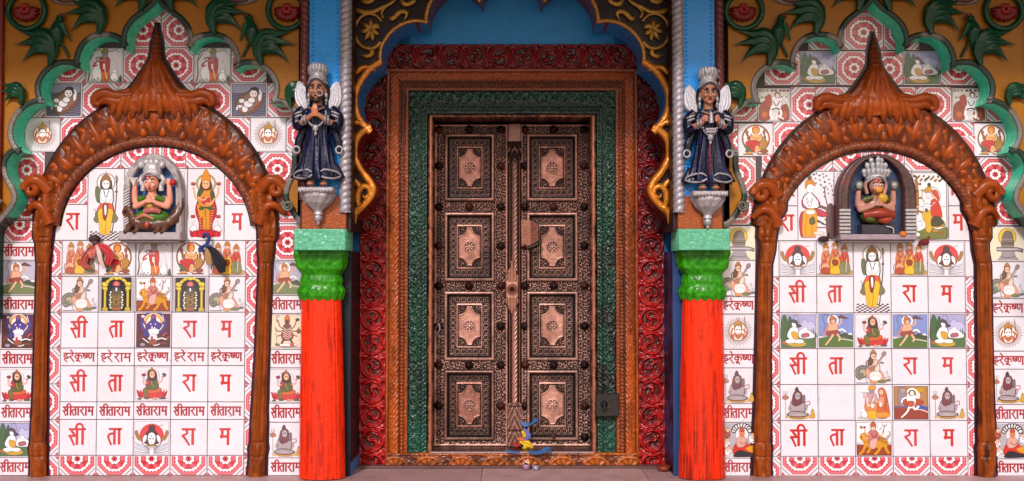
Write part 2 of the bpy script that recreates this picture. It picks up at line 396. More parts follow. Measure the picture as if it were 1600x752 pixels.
def t_sun():
    a = Art(); a.frame(1.6, .4, '#999'); a.k += 1
    for i in range(56):
        t = 2 * math.pi * i / 56; r1 = 23 if i % 2 else 20.5
        a.L.append((a.k, [(28 + r * math.cos(t + q), 28 + r * math.sin(t + q)) for r, q in ((14.5, -.028), (r1, -.02), (r1, .02), (14.5, .028))], '#7d6a58'))
    a.E(28, 28, 14.6, 14.6, '#8c4b34', 28); a.E(28, 28, 13.6, 13.6, '#e9d5c6', 28)
    a.S([(18, 38), (22, 31), (34, 31), (38, 38), (33, 42), (23, 42)], '#b5603e'); a.C([(38, 4), (39, 20), (37, 36)], 1.2, '#7a3626'); a.C([(20, 22), (17, 30), (19, 38)], 2.4, '#b5442e')
    a.C([(35, 24), (41, 30), (38, 37)], 2, '#b5442e'); a.S([(22, 34), (28, 39), (34, 34), (33, 41), (23, 41)], '#f0cdb6'); a.C([(23, 35), (28, 40), (33, 35)], .9, '#8c2020')
    a.E(28, 24, 6, 8, BLK); a.E(28, 25.5, 5, 7, '#f4e8e4'); a.S([(22, 20), (23, 14), (27, 11), (28, 7), (29, 11), (33, 14), (34, 20), (28, 17)], '#b07828')
    a.R(24.5, 24.5, 27, 25.6, BLK); a.R(29, 24.5, 31.5, 25.6, BLK, same=True); a.R(27.6, 18, 28.4, 22, RED, same=True); a.R(26.5, 30, 29.5, 31, RED, same=True); return a
def t_archer():
    a = Art(56, 112); a.k += 1
    for j in range(6):
        y0 = 97.5 + j * 2.3; ex = 2 + j * .55
        for i in range(13):
            if (i + j) % 2 == 0:
                wd = (48 + j * .9) / 13; x = 28 - wd * 6.5 + i * wd
                a.L.append((a.k, [(x + 1, y0), (x + wd + 1, y0), (x + wd, y0 + 2.3), (x, y0 + 2.3)], BLK))
    a.ring(28, 21, 13.4, 14.6, '#8c7048'); a.ring(28, 21, 12.4, 12.9, '#555'); a.E(28, 21, 12.4, 12.4, WHT, 24)
    g = '#4c4a30'
    a.C([(43, 12), (44.5, 30), (43, 60), (38, 102)], 1.8, g); a.C([(43, 10), (46, 16), (44, 24)], 1.5, g); a.E(44, 36, 2, 1.2, g)
    a.S([(13, 28), (18, 32), (20, 50), (15, 52), (12, 40)], '#5a6040'); a.S([(17, 60), (13, 72), (10, 80), (17, 84), (22, 70)], '#6e6844'); a.S([(38, 55), (42, 68), (47, 78), (42, 84), (36, 80)], '#6e6844')
    a.C([(10, 62), (13, 66), (12, 72)], 1, '#556')
    a.S([(19, 34), (24, 30), (34, 30), (39, 34), (40, 48), (36, 58), (22, 58), (18, 46)], BLK); a.S([(20, 35), (24, 31), (34, 31), (38, 35), (39, 47), (35, 58), (23, 58), (19, 46)], '#ece8f0')
    a.C([(21, 36), (20, 46), (27, 52)], .7, '#555'); a.C([(37, 36), (38, 46), (31, 52)], .7, '#555'); a.C([(24, 33), (28, 44), (33, 34)], 1.1, '#444'); a.C([(26, 33), (28, 52), (32, 33)], .6, '#666')
    a.S([(17, 60), (22, 54), (35, 54), (39, 60), (38, 66), (18, 66)], '#d0502a'); a.S([(18, 64), (38, 64), (37, 84), (34, 101), (28, 103), (21, 102), (18, 84)], '#d9ab18'); a.C([(28, 70), (29, 86), (28, 101)], .9, '#8c6410'); a.C([(23, 68), (22, 84), (24, 100)], .6, '#a87c14')
    a.S([(24, 56), (31, 56), (31, 68), (28, 80), (25, 78), (24, 68)], '#7a2420'); a.S([(26, 58), (29, 58), (29, 70), (27, 72)], '#efe4e0')
    a.S([(20, 30), (20, 18), (28, 12), (36, 18), (37, 30), (33, 32), (24, 32)], '#4a3424'); a.E(28, 24, 5.6, 7.2, '#eeeaf2'); a.S([(21, 21), (22, 13), (28, 9), (34, 13), (35, 21), (28, 17)], '#8c5f28'); a.C([(28, 10), (28, 4)], .9, '#8c5f28')
    a.R(24.5, 23, 27, 24, BLK); a.R(29.2, 23, 31.7, 24, BLK, same=True); a.R(26.5, 28.4, 29.8, 29.2, '#8c3838', same=True); a.E(25, 103, 3, 1.2, '#c98'); a.E(32, 104, 3, 1.2, '#c98')
    return a
def t_goddess():
    a = Art(56, 112); a.ring(28, 23, 12.6, 15.2, '#8b8a4a'); a.ring(28, 23, 11.6, 12.4, '#c8b060')
    a.C([(20, 42), (13, 46), (10, 34), (9, 28)], 3, SKIN); a.C([(37, 42), (44, 44), (47, 34), (46, 28)], 3, SKIN)
    for x, y in ((9, 23), (47, 23), (9, 74), (47, 74)): a.E(x, y + 1, 3.4, 2, '#9a2030'); a.E(x - 1.6, y, 1.6, 2, '#b84048'); a.E(x + 1.6, y, 1.6, 2, '#b84048')
    for sx in (-1, 1):
        X = lambda x: 28 + sx * (x - 28)
        a.C([(X(8), 98), (X(13), 92), (X(8), 86), (X(12), 80)], 2.6, '#c9c0c4'); a.S([(X(4), 94), (X(10), 88), (X(15), 92), (X(12), 98), (X(5), 98)], '#ded6da')
    a.S([(14, 56), (20, 44), (37, 44), (43, 56), (44, 70), (38, 86), (37, 98), (20, 98), (18, 84), (13, 68)], '#a81e22')
    for i in range(9): a.C([(16 + i * .5, 60 + i * 4), (20 + i * .3, 62 + i * 4)], .9, '#e8a050', same=i > 0); a.C([(41 - i * .6, 60 + i * 4), (36 - i * .2, 62 + i * 4)], .9, '#e8a050', same=True)
    a.S([(24, 58), (33, 58), (34, 84), (33, 98), (25, 98), (24, 80)], '#c98420'); a.S([(15, 56), (24, 58), (27, 70), (20, 76)], '#c98420'); a.C([(28, 62), (29, 97)], .8, '#7d4a14')
    a.S([(18, 62), (24, 57), (28, 60), (33, 57), (40, 63), (34, 64), (28, 61), (22, 64)], '#39522c')
    a.S([(17, 36), (22, 31), (35, 31), (40, 36), (41, 48), (36, 58), (21, 58), (16, 48)], '#c87d24'); a.S([(15, 42), (18, 32), (24, 34), (18, 44)], '#3c4e2a'); a.S([(42, 48), (38, 34), (35, 38), (38, 52)], '#3c4e2a'); a.S([(22, 46), (34, 46), (32, 54), (24, 54)], '#b02a24')
    a.C([(16, 44), (24, 49), (30, 44)], 2.6, SKIN); a.C([(42, 46), (36, 54), (28, 54)], 2.6, SKIN)
    a.S([(20, 32), (21, 20), (28, 14), (35, 20), (36, 32)], '#5c2c14'); a.E(28, 24, 5.6, 7.2, '#e8a878'); a.S([(21, 20), (23, 10), (28, 1), (33, 10), (35, 20), (28, 17)], '#cf7e1c'); a.R(24.5, 23, 27, 24, BLK); a.R(29.2, 23, 31.7, 24, BLK, same=True); a.R(26.5, 28, 29.5, 29, RED, same=True)
    a.E(28, 101, 22, 6, '#a01424')
    for i in range(11): a.S([(6 + i * 4, 105), (8.2 + i * 4 - (5 - i) * .5, 94.5 + abs(5 - i) * .3), (10.4 + i * 4, 105)], '#c81c30' if i % 2 else '#b01628', same=i > 0)
    return a
def t_court():
    a = Art(); a.frame(2, .3, '#aaa'); a.S([(5, 51), (12, 46), (50, 46), (52, 53), (4, 53)], '#b58a62')
    for x, y, c1, c2 in ((14, 12, '#c8744e', '#b85838'), (28, 9, '#c86a48', '#d8a41c'), (42, 14, '#c44434', '#7a7a58')):
        a.ring(x, y, 5.2, 5.9, '#a87858', 16); a.S([(x - 5, y + 6), (x, y + 4), (x + 5, y + 6), (x + 6, y + 22), (x - 6, y + 22)], c1); a.S([(x - 6, y + 20), (x + 6, y + 20), (x + 7, 50), (x - 6, 50)], c2)
        a.C([(x - 4, y + 8), (x + 1, y + 15), (x + 4, y + 8)], 1.1, '#5c2a1c'); a.C([(x - 2, y + 8), (x - 1, y + 30)], .7, '#6c3018'); a.C([(x + 3, y + 14), (x + 2, y + 34)], .7, '#eccfae')
        a.E(x, y, 3.5, 4.4, '#5a2818'); a.E(x, y + .6, 2.9, 3.6, '#e4b094'); a.S([(x - 4, y - 2), (x, y - 9), (x + 4, y - 2)], '#b06c28')
    a.E(13, 42, 6, 7, '#dc9878'); a.S([(6, 50), (10, 42), (20, 44), (22, 51)], '#a8442c'); a.C([(5, 36), (4, 44), (8, 50)], 1, '#8c4a34'); a.S([(24, 30), (31, 30), (32, 36), (28, 40), (24, 36)], '#8c3420'); a.S([(22, 42), (32, 40), (34, 51), (21, 51)], '#e0ac20'); return a
def t_ring():
    a = Art(); a.frame(2, .3, '#b9b0b0'); a.E(28, 26, 22, 23.5, '#7a3c1c', 30); a.E(28, 26, 19.8, 21.4, '#e6dcdc', 30); a.ring(28, 26, 19.8, 20.4, '#c87840')
    for x, y in ((14, 16), (16, 24), (41, 15), (42, 24)): a.S([(x, y - 4), (x + 2, y), (x, y + 5), (x - 2, y)], '#94503c')
    a.S([(20, 20), (24, 17), (33, 17), (38, 22), (37, 32), (22, 33), (18, 28)], BRN); a.S([(21, 20), (24, 18), (33, 18), (37, 22), (36, 31), (23, 32), (19, 28)], '#dda066')
    a.C([(22, 24), (29, 26), (28, 32)], 1, '#a8642c'); a.C([(36, 23), (30, 27)], 1, '#a8642c'); a.ring(28, 12, 6.4, 8.4, WHT, 20)
    a.E(28, 12, 6, 7, '#a85c20'); a.E(28, 12.5, 4.6, 5.2, '#e0882c'); a.S([(22, 9), (28, 3), (34, 9), (28, 7)], '#c4661c'); a.C([(28, 14), (29, 20), (26, 24)], 2, '#e0a060')
    a.S([(12, 32), (22, 29), (32, 31), (34, 40), (30, 48), (20, 47), (14, 40)], '#b81c1c'); a.S([(34, 30), (44, 28), (46, 36), (40, 44), (33, 42), (36, 36)], '#a87424'); a.C([(16, 34), (24, 40), (30, 36)], .8, '#6c1010'); a.S([(10, 37), (16, 40), (22, 47), (14, 46)], '#4c5a34')
    a.S([(28, 38), (33, 40), (31, 50), (26, 48)], '#dda066'); a.E(41, 47, 6, 3.4, '#8a4224'); a.E(17, 50, 5, 2.2, '#c98a3c'); a.R(8, 51.4, 24, 53, '#6c4428'); a.R(30, 51, 48, 53, '#7a3a20', same=True); a.E(14, 47, 3, 1.4, '#444'); return a
def t_sitar():
    a = Art(); a.frame(1.5, .3, '#b0a8ac')
    for i in range(11):
        t = 2.2 + i * .36; a.E(12 + 8 * math.cos(t), 38 + 9 * math.sin(t), 4, 3.4, '#5e5650', 8, same=False); a.E(12 + 8 * math.cos(t), 38 + 9 * math.sin(t), 2.8, 2.3, '#a09484', 8)
    a.E(12, 38, 7, 8, '#6e675a'); a.E(12, 38, 5, 6, '#a09a82'); a.E(10, 42, 3, 4, '#6b7060'); a.C([(18, 40), (17, 48), (20, 54)], 1.2, '#8a8aa0'); a.R(2, 53, 20, 54, '#555')
    a.S([(16, 34), (24, 30), (36, 32), (43, 42), (44, 50), (30, 52), (20, 46)], '#d49078'); a.S([(24, 37), (32, 34), (40, 40), (36, 50), (26, 50), (22, 44)], '#ecdcdc'); a.C([(24, 44), (31, 40), (38, 44)], .6, '#987'); a.C([(24, 38), (34, 34), (40, 42)], .7, '#a05a44')
    a.S([(22, 20), (27, 16), (33, 17), (37, 24), (36, 34), (24, 34), (21, 27)], '#d9a48c'); a.S([(30, 20), (36, 24), (36, 34), (30, 34)], '#dac4b8'); a.C([(20, 18), (17, 22), (19, 28)], 1.6, '#6c5448'); a.S([(20, 26), (22, 14), (28, 12), (26, 24)], '#5c3a26')
    a.C([(25, 33), (33, 24), (42, 10)], 1.7, '#7c5a50'); a.C([(27, 33), (36, 24), (44, 10)], .6, '#555'); a.E(44, 8, 3, 4, '#8a7478', rot=.6); a.E(26, 31, 4.6, 3.6, '#9c6a50', rot=-.8)
    a.E(28, 11, 4.2, 5.4, '#5c3018'); a.E(28, 12, 3.4, 4.2, '#e6b49c'); a.S([(23, 9), (26, 3), (29, 2), (33, 9), (28, 6)], '#a86a2c'); a.R(26.5, 11.5, 27.6, 12.4, BLK); a.R(29, 11.5, 30.1, 12.4, BLK, same=True)
    a.E(41, 22, 2.6, 1, '#777'); a.E(40, 51, 7, 2.2, '#6c7048'); a.E(28, 52, 6, 2, '#cf8a4c'); a.E(50, 49, 3.4, 1.6, '#666'); a.C([(46, 40), (48, 34), (50, 44), (53, 42)], .7, '#999'); a.C([(44, 46), (50, 44), (54, 47)], .6, '#999'); return a
def t_shrine():
    a = Art(); a.R(5, 1.5, 51, 54.5, '#1d1418')
    for x0 in (.6, 51.5):
        a.R(x0, 1, x0 + 4, 55, '#c4bcc0', same=x0 > 1)
    for i in range(18): a.R(1.2, 2 + i * 3, 2.6, 3.4 + i * 3, '#5a3444', same=i > 0); a.R(3, 3.4 + i * 3, 4.4, 4.8 + i * 3, '#5a3444', same=True); a.R(51.9, 2 + i * 3, 53.3, 3.4 + i * 3, '#5a3444', same=True); a.R(53.7, 3.4 + i * 3, 55, 4.8 + i * 3, '#5a3444', same=True)
    y = '#b89a1e'; y2 = '#d8c040'
    for s in (-1, 1):
        X = lambda x: 28 + s * (x - 28)
        a.P([(X(7), 54), (X(7), 50), (X(9), 48), (X(9), 22), (X(6), 19), (X(6), 17), (X(10), 12), (X(14), 17), (X(14), 22), (X(12.5), 24), (X(12.5), 48), (X(15), 50), (X(15), 54)], y); a.R(min(X(10), X(11)), 24, max(X(10), X(11)), 47, y2); a.E(X(9.5), 12, 3.5, 3, y2, 8); a.E(X(11), 19, 3.6, 2, y2, 8)
    a.k += 1
    for i in range(14):
        t0, t1 = math.pi * (1 + i / 14), math.pi * (1 + (i + 1) / 14)
        a.L.append((a.k, [(28 + r * math.cos(t), 15 + r * .8 * math.sin(t)) for r, t in ((13.5, t0), (18, t0), (18, t1), (13.5, t1))], y if i % 2 else y2))
    a.E(28, 3.4, 3, 2.2, y2); a.E(28, 26, 9, 11, '#3c3440'); a.S([(20, 26), (28, 20), (36, 26), (39, 44), (34, 53), (22, 53), (17, 44)], '#5a4a34')
    a.E(28, 13, 5.6, 5.4, '#b8283c'); a.E(28, 12, 3.8, 3.6, '#d86a70'); a.R(23, 15, 33, 18, '#26202a'); a.R(27, 18, 29, 23, '#f0f0f0')
    for i in range(7): a.E(19.5 - (i % 2), 25 + i * 4, 1.3, 1.5, '#e8e4d8', 6, same=i > 0); a.E(36.5 + (i % 2), 25 + i * 4, 1.3, 1.5, '#e8e4d8', 6, same=True)
    for i in range(6): a.C([(22, 28 + i * 4), (28, 32 + i * 4), (34, 28 + i * 4)], 1.1, '#b08c3c' if i % 2 else '#8c6a3c')
    a.E(28, 40, 4, 5, '#a88430'); a.E(28, 40, 2.4, 3.4, '#5a4420'); a.E(28, 51, 8, 2, '#9a5a2c'); return a
def t_tiger():
    a = Art(); a.R(2, 37, 54, 54, '#8c3c22'); a.R(2, 2, 54, 37, '#e8dfe6'); a.R(2, 33, 54, 37, '#c8bcc0')
    t = '#c8881c'
    a.S([(14, 26), (22, 24), (38, 24), (47, 30), (48, 38), (36, 42), (20, 42), (13, 34)], t); a.S([(8, 22), (13, 19), (19, 23), (19, 31), (13, 33), (9, 29), (7, 27)], t); a.E(15, 20, 2, 2, t)
    a.C([(16, 34), (13, 44), (8, 51), (5, 51)], 4.2, t, taper=3); a.C([(22, 38), (21, 46), (17, 50)], 3.6, t); a.C([(44, 34), (46, 44), (50, 51)], 5, t, taper=3); a.C([(38, 38), (36, 44), (31, 51), (28, 51)], 4.4, t, taper=3); a.C([(47, 30), (52, 22), (50, 16)], 1.4, '#7c6040')
    for i in range(6): a.C([(37 + i * 2, 27 + i), (36 + i * 2, 32 + i)], .8, '#6c3a14', same=i > 0)
    a.R(9, 25, 10.4, 26.2, BLK); a.C([(7, 28), (10, 29)], .6, BLK)
    a.ring(27, 10, 6.6, 7.2, '#b08888'); a.S([(20, 18), (27, 14), (34, 18), (36, 28), (30, 32), (28, 42), (22, 41), (20, 30)], '#b86c64'); a.S([(24, 30), (32, 28), (31, 40), (25, 44), (21, 38)], '#d89c94'); a.C([(22, 22), (16, 20), (14, 12)], 1.8, '#cf9a84'); a.C([(34, 22), (40, 22), (42, 12)], 1.8, '#cf9a84'); a.C([(34, 26), (44, 28), (50, 22)], 1.4, '#5c5460'); a.C([(21, 26), (14, 28), (12, 20)], 1.4, '#cf9a84')
    a.C([(42, 20), (44, 5)], .9, '#444'); a.C([(41, 4), (41.5, 8), (44, 9), (46.5, 8), (47, 4)], .9, '#444'); a.E(9, 10, 2.6, 1.6, '#a87c30', rot=1); a.E(14, 10, 2, 1.2, '#8c2430'); a.C([(36, 14), (40, 10)], 1.2, '#666'); a.C([(24, 20), (28, 26), (33, 20)], 1.2, '#7c2c2c')
    a.E(27, 10, 4, 5, '#3c2018'); a.E(27, 11, 3.2, 4, '#e4b49c'); a.S([(23, 8), (27, 1), (31, 8)], '#b45c28'); a.frame(2, .5, BLK); return a
def t_purple():
    a = Art(); a.R(2, 1.5, 54, 54.5, '#5a1c34'); a.E(28, 17, 20.5, 19, '#4a3a78', 26); a.R(2, 34, 54, 54.5, '#4c2620'); a.E(28, 16, 15.5, 15, '#ecdcc0', 24); a.ring(28, 16, 11, 14, '#cf8c1c'); a.E(28, 17, 10.6, 11, '#efe0d4', 20)
    for i in range(22): a.E(4 + (i * 13 % 50), 32 + (i * 5 % 11), 2.2, 1.2, '#a84458' if i % 2 else '#7c2840', 6, same=i > 0)
    a.S([(16, 22), (22, 14), (28, 11), (34, 14), (41, 20), (36, 28), (38, 34), (20, 34), (18, 28)], '#4c3484'); a.C([(20, 22), (14, 16), (12, 8)], 2.6, '#4c3484'); a.C([(36, 22), (43, 16), (43, 9)], 2.6, '#4c3484'); a.E(12, 6, 2.6, 2, '#e0d0d0'); a.C([(42, 4), (44, 14)], 1, '#ddd')
    a.E(28, 12, 4, 5.6, '#40307c'); a.S([(24, 9), (28, 2), (32, 9)], '#7a4478'); a.E(24, 18, 1, 1, WHT); a.E(31, 18, 1, 1, WHT, same=True); a.E(26, 23, .9, 1.4, WHT, same=True); a.E(30, 24, .9, 1.4, WHT, same=True)
    a.S([(18, 30), (26, 25), (36, 27), (34, 34), (22, 35)], '#e8e0ea'); a.S([(12, 34), (18, 28), (22, 34), (17, 38)], '#43367c'); a.S([(24, 34), (32, 34), (34, 42), (28, 45), (22, 42)], '#d8d0dc'); a.C([(20, 40), (30, 43), (40, 40), (48, 42)], 1.8, '#e4dce4')
    a.C([(12, 40), (20, 46), (30, 51), (38, 49)], 1.4, '#e4dce4'); a.E(28, 46, 6.5, 4.4, '#8c4830'); a.E(12, 50, 4, 2.4, '#9c80a0'); a.E(26, 40, 1.4, 3, '#c03040'); a.E(44, 48, 6, 2, '#6c3c30'); return a
def t_lotus():
    a = Art(); a.frame(2, .5, '#55505a'); a.ring(27, 17, 11.4, 12.1, '#7a8088'); a.C([(4, 52), (20, 50), (36, 52), (52, 50)], .8, '#8a8088')
    for i in range(11):
        x = 28 + (i - 5) * 3.7; a.S([(x - 3, 46), (28 + (i - 5) * 4.6, 34 + abs(i - 5) * .8), (x + 3, 46), (x, 50)], '#c8262c' if i % 2 else '#a81c24', same=i > 0)
    a.E(28, 45, 17, 5.5, '#c02a2c'); a.S([(16, 36), (24, 33), (38, 34), (42, 38), (34, 42), (18, 42)], '#c45a2c'); a.S([(15, 36), (21, 35), (21, 47), (17, 48)], '#6c6428')
    a.S([(20, 20), (26, 17), (32, 18), (37, 26), (36, 36), (22, 37), (18, 30)], '#54542a'); a.S([(20, 20), (25, 20), (24, 30), (19, 30)], '#9a3040'); a.C([(28, 20), (27, 28), (31, 34)], 1, '#a88c3c'); a.S([(23, 22), (21, 10), (28, 6), (34, 12), (34, 22)], '#3c2418'); a.E(27.6, 14, 3.9, 5.2, '#e0a888'); a.S([(24, 10), (27, 3), (31, 10), (27, 7)], '#a85c28')
    a.C([(20, 26), (15, 28), (14, 18)], 2.2, '#dc9c88'); a.C([(36, 26), (42, 24), (44, 16)], 2.2, '#dc9c88'); a.E(15, 14.5, 3.2, 2.2, '#8c2038'); a.E(46, 14, 3, 2, '#3c4430', rot=.4); a.C([(42, 18), (49, 16)], 1.4, '#5c4a3c')
    a.R(26, 13, 27.2, 14, BLK); a.R(28.6, 13, 29.8, 14, BLK, same=True); a.E(20, 50.4, 4, 1.4, '#50502c'); a.E(44, 50.6, 5, 1.2, '#44483c'); a.E(32, 50.6, 3.4, 1.6, '#d88c6c'); a.E(9, 51.5, 3, 1, '#555'); return a
def t_disc():
    a = Art(); a.frame(2, .5, '#55505a'); a.E(28, 25, 18, 18.5, '#cc2c2c', 28)
    w_ = '#6c6878'
    a.P([(3, 54), (3, 32), (12, 36), (20, 44), (36, 44), (44, 36), (53, 32), (53, 54)], '#dcd8e2')
    for i in range(7):
        for s in (-1, 1):
            X = lambda x: 28 + s * (x - 28)
            a.C([(X(3), 34 + i * 3.1), (X(9 + i), 38 + i * 2.6), (X(16), 39 + i * 2.4), (X(25), 46 + i * 1.2)], 1.1, w_ if i % 2 else '#9c98a8', same=False)
    for s in (-1, 1):
        X = lambda x: 28 + s * (x - 28)
        a.S([(X(3), 19), (X(6), 17), (X(9), 25), (X(14), 30), (X(9), 32), (X(5), 27)], '#9a6c2c')
    a.E(28, 32, 14, 11, '#ece6ee', 22); a.ring(28, 32, 13.4, 14, '#6c4438'); a.S([(20, 24), (22, 18), (28, 10), (34, 18), (36, 24)], '#42202c'); a.E(28, 12, 5, 3.6, '#42202c'); a.S([(22, 22), (28, 17), (34, 22), (36, 32), (39, 36), (34, 38), (22, 38), (17, 36), (20, 32)], '#42202c'); a.S([(23, 24), (28, 20), (33, 24), (33, 34), (28, 40), (23, 34)], '#f2ecf2')
    a.R(24.6, 29, 27, 30, BLK); a.R(29, 29, 31.4, 30, BLK, same=True); a.E(28, 25.5, .8, 1.6, '#7a2838', 6); a.R(26.4, 35.4, 29.6, 36.2, '#a04850', same=True); a.E(28, 40, 8, 1.5, '#8c6430'); a.C([(40, 9), (45, 8)], .8, '#444'); a.E(21.5, 34, 1.8, 2.4, '#5a3028'); a.E(34.5, 34, 1.8, 2.4, '#5a3028', same=True); return a
def t_forest():
    a = Art(); a.R(2, 2, 54, 36, '#9c98c4'); a.P([(28, 24), (34, 12), (38, 9), (42, 14), (48, 12), (54, 20), (54, 36), (28, 36)], '#b4b0d4'); a.C([(30, 18), (38, 9), (42, 14), (48, 13), (54, 20)], .6, '#5c5878'); a.R(2, 34, 54, 54, '#41602c')
    a.S([(2, 40), (3, 14), (7, 3), (12, 12), (13, 40)], '#2f5524'); a.S([(11, 36), (13, 14), (16, 5), (19, 16), (20, 38)], '#2a4a22')
    for i in range(9): a.P([(26 + i * 3.2, 38), (28 + i * 3.2, 19 + (i * 5 % 7) + i * .4), (30.5 + i * 3.2, 38)], '#2c4c2a', same=i > 0)
    a.C([(20, 12), (22, 4), (27, 4), (30, 16)], .7, '#556'); a.E(12, 46, 9, 3.4, '#9c5a24'); a.E(26, 48, 14, 4.4, '#b8901c'); a.S([(30, 28), (38, 24), (50, 32), (52, 37), (44, 39), (30, 38)], '#e8e2e8'); a.S([(33, 33), (42, 31), (44, 36), (34, 38)], '#a05060'); a.E(38, 25, 3, 3, '#e8e2e8')
    a.S([(15, 26), (20, 22), (27, 24), (28, 34), (26, 42), (17, 42), (14, 34)], '#f0eaee'); a.S([(18, 29), (27, 31), (27, 40), (20, 39)], '#c8941c'); a.C([(15, 28), (13, 36), (20, 42)], 2.6, '#f0eaee'); a.E(16, 44, 7, 3, '#f4eef2'); a.E(29, 44, 7, 3, '#f4eef2'); a.C([(12, 44), (22, 47), (34, 44)], .5, '#777')
    a.E(22, 17, 3.4, 5, '#f4eef2'); a.S([(18, 14), (20, 10), (26, 12), (28, 17), (33, 20), (27, 22), (24, 16)], '#3c2c40'); a.R(18, 12, 25, 13.4, '#444'); a.frame(1.8, .6, '#30303c'); return a
def t_runner(faded=False):
    a = Art(); a.R(2, 2, 54, 37, '#b0a8bc' if faded else '#7484bc'); a.P([(2, 40), (20, 36), (38, 36), (54, 42), (54, 54.5), (2, 54.5)], '#6c7448' if faded else '#4a6628'); a.P([(30, 36), (42, 31), (54, 36), (54, 42), (40, 38)], '#39422c'); a.P([(46, 34), (50, 31), (53, 35)], '#e8e8ee'); a.C([(36, 41), (44, 42), (54, 44)], 1.2, '#d8d0d0')
    a.P([(28, 9), (36, 3), (46, 8), (48, 10)], '#5c3c3c'); a.C([(9, 14), (9, 5), (15, 3), (18, 8)], .9, '#454c70'); a.C([(10, 30), (12, 20), (10, 14)], .7, '#454c70'); a.ring(24, 12, 6.4, 8.4, '#f4eee8', 18)
    a.C([(30, 20), (36, 16), (36, 9)], 2.4, '#d89a7c'); a.S([(17, 18), (24, 16), (30, 20), (30, 30), (24, 32), (17, 30)], '#dca080'); a.S([(14, 30), (24, 28), (32, 28), (34, 34), (24, 36), (15, 35)], '#8c4030'); a.C([(24, 34), (19, 42), (12, 51)], 3.4, '#dfac8c', taper=2); a.C([(30, 33), (34, 40), (32, 44)], 3, '#dfac8c'); a.C([(32, 28), (38, 26), (43, 30)], 2.4, '#f0e4dc'); a.C([(17, 20), (14, 26), (10, 34), (12, 37)], 2.6, '#c87868')
    a.E(23, 13, 4, 4.6, '#c8743c'); a.E(24, 14, 2.8, 3.2, '#e4a888'); a.S([(19, 10), (22, 4), (27, 9)], '#b86c28'); a.frame(1.8, .5, '#454c60'); return a
def t_sadhu():
    a = Art(); a.ring(31, 19, 15, 15.5, '#b8b0c0', 30); a.C([(8, 54), (8, 10)], 1, '#8a7468'); a.C([(5.5, 10), (5.5, 15), (8, 16), (10.5, 15), (10.5, 10)], .9, '#8a7468'); a.S([(4, 18), (11, 18), (12, 22), (5, 23)], '#a8684c'); a.E(27, 50, 19, 4, '#caa45c'); a.E(26, 51, 11, 2.4, '#b87c24')
    g = '#a09098'
    a.C([(3, 50), (20, 54), (46, 52), (54, 48)], .4, '#999'); a.S([(15, 30), (20, 24), (32, 24), (37, 31), (35, 44), (17, 44)], '#554a52'); a.S([(16, 30), (20, 25), (32, 25), (36, 31), (34, 43), (18, 43)], g); a.C([(16, 30), (13, 38), (18, 44)], 3, g); a.C([(36, 30), (40, 34), (38, 42)], 2.8, g); a.C([(36, 28), (43, 26), (44, 31), (38, 33)], 1.4, '#a05c68')
    a.S([(10, 46), (18, 42), (30, 42), (42, 46), (36, 50), (16, 50)], '#554a52'); a.S([(12, 46), (18, 43), (30, 43), (40, 46), (35, 49), (17, 49)], '#a8989c'); a.C([(14, 47), (26, 44), (38, 47)], .8, '#6c5c60'); a.S([(18, 30), (24, 26), (24, 34)], '#7c3038'); a.S([(18, 27), (20, 14), (26, 10), (32, 14), (33, 27), (28, 32), (22, 32)], '#6c3038'); a.E(26, 18, 4, 5.6, '#a8989c'); a.C([(22, 27), (26, 32), (31, 27)], 1.6, '#5c2830')
    a.E(25, 9, 3, 2.4, '#4c3038'); a.E(25, 6, 1.8, 1.8, '#4c3038'); a.R(23.4, 17, 25, 17.8, BLK); a.R(26.8, 17, 28.4, 17.8, BLK, same=True); a.S([(32, 22), (36, 16), (37, 24), (35, 30)], '#6c5c68'); a.S([(45, 50), (46, 43), (48, 40), (50, 43), (51, 50), (48, 53)], '#c8941c'); a.R(46.6, 38, 49.4, 41, '#8c6414'); return a
def t_dancer():
    a = Art(); a.R(2, 2, 54, 54, '#a8764c'); a.R(2, 34, 54, 54, '#8c3c30'); a.P([(32, 36), (40, 31), (54, 35), (54, 38), (32, 38)], '#3c50a0'); a.R(2, 33, 32, 36, '#6c5478'); a.S([(34, 8), (42, 3), (50, 8), (46, 11), (36, 11)], '#b88c20'); a.ring(30, 14, 6.6, 9, '#f4eee8')
    a.S([(9, 8), (16, 4), (22, 10), (20, 30), (10, 32)], '#8c7c84'); a.E(16, 9, 4, 4.4, '#a89088'); a.S([(16, 22), (24, 22), (44, 24), (44, 30), (20, 32)], '#a84430'); a.S([(22, 16), (32, 14), (35, 26), (30, 36), (24, 33)], '#eee4e8'); a.C([(26, 32), (22, 42), (13, 51)], 3.4, '#f0e6e8', taper=2); a.C([(30, 32), (34, 38), (40, 33)], 3, '#f0e6e8'); a.C([(24, 19), (16, 22), (14, 28)], 2.2, '#eee4e8'); a.C([(33, 18), (40, 20), (40, 12)], 2.2, '#eee4e8')
    a.S([(23, 26), (32, 26), (31, 33), (24, 33)], '#b0503c'); a.E(29, 12.6, 4, 4.6, '#5c2c20'); a.E(29.5, 13, 3, 3.6, '#f0dcd4'); a.C([(34, 38), (44, 39), (54, 43)], 1.2, '#e8e0e0'); a.frame(2, .8, '#4c3c3c'); return a
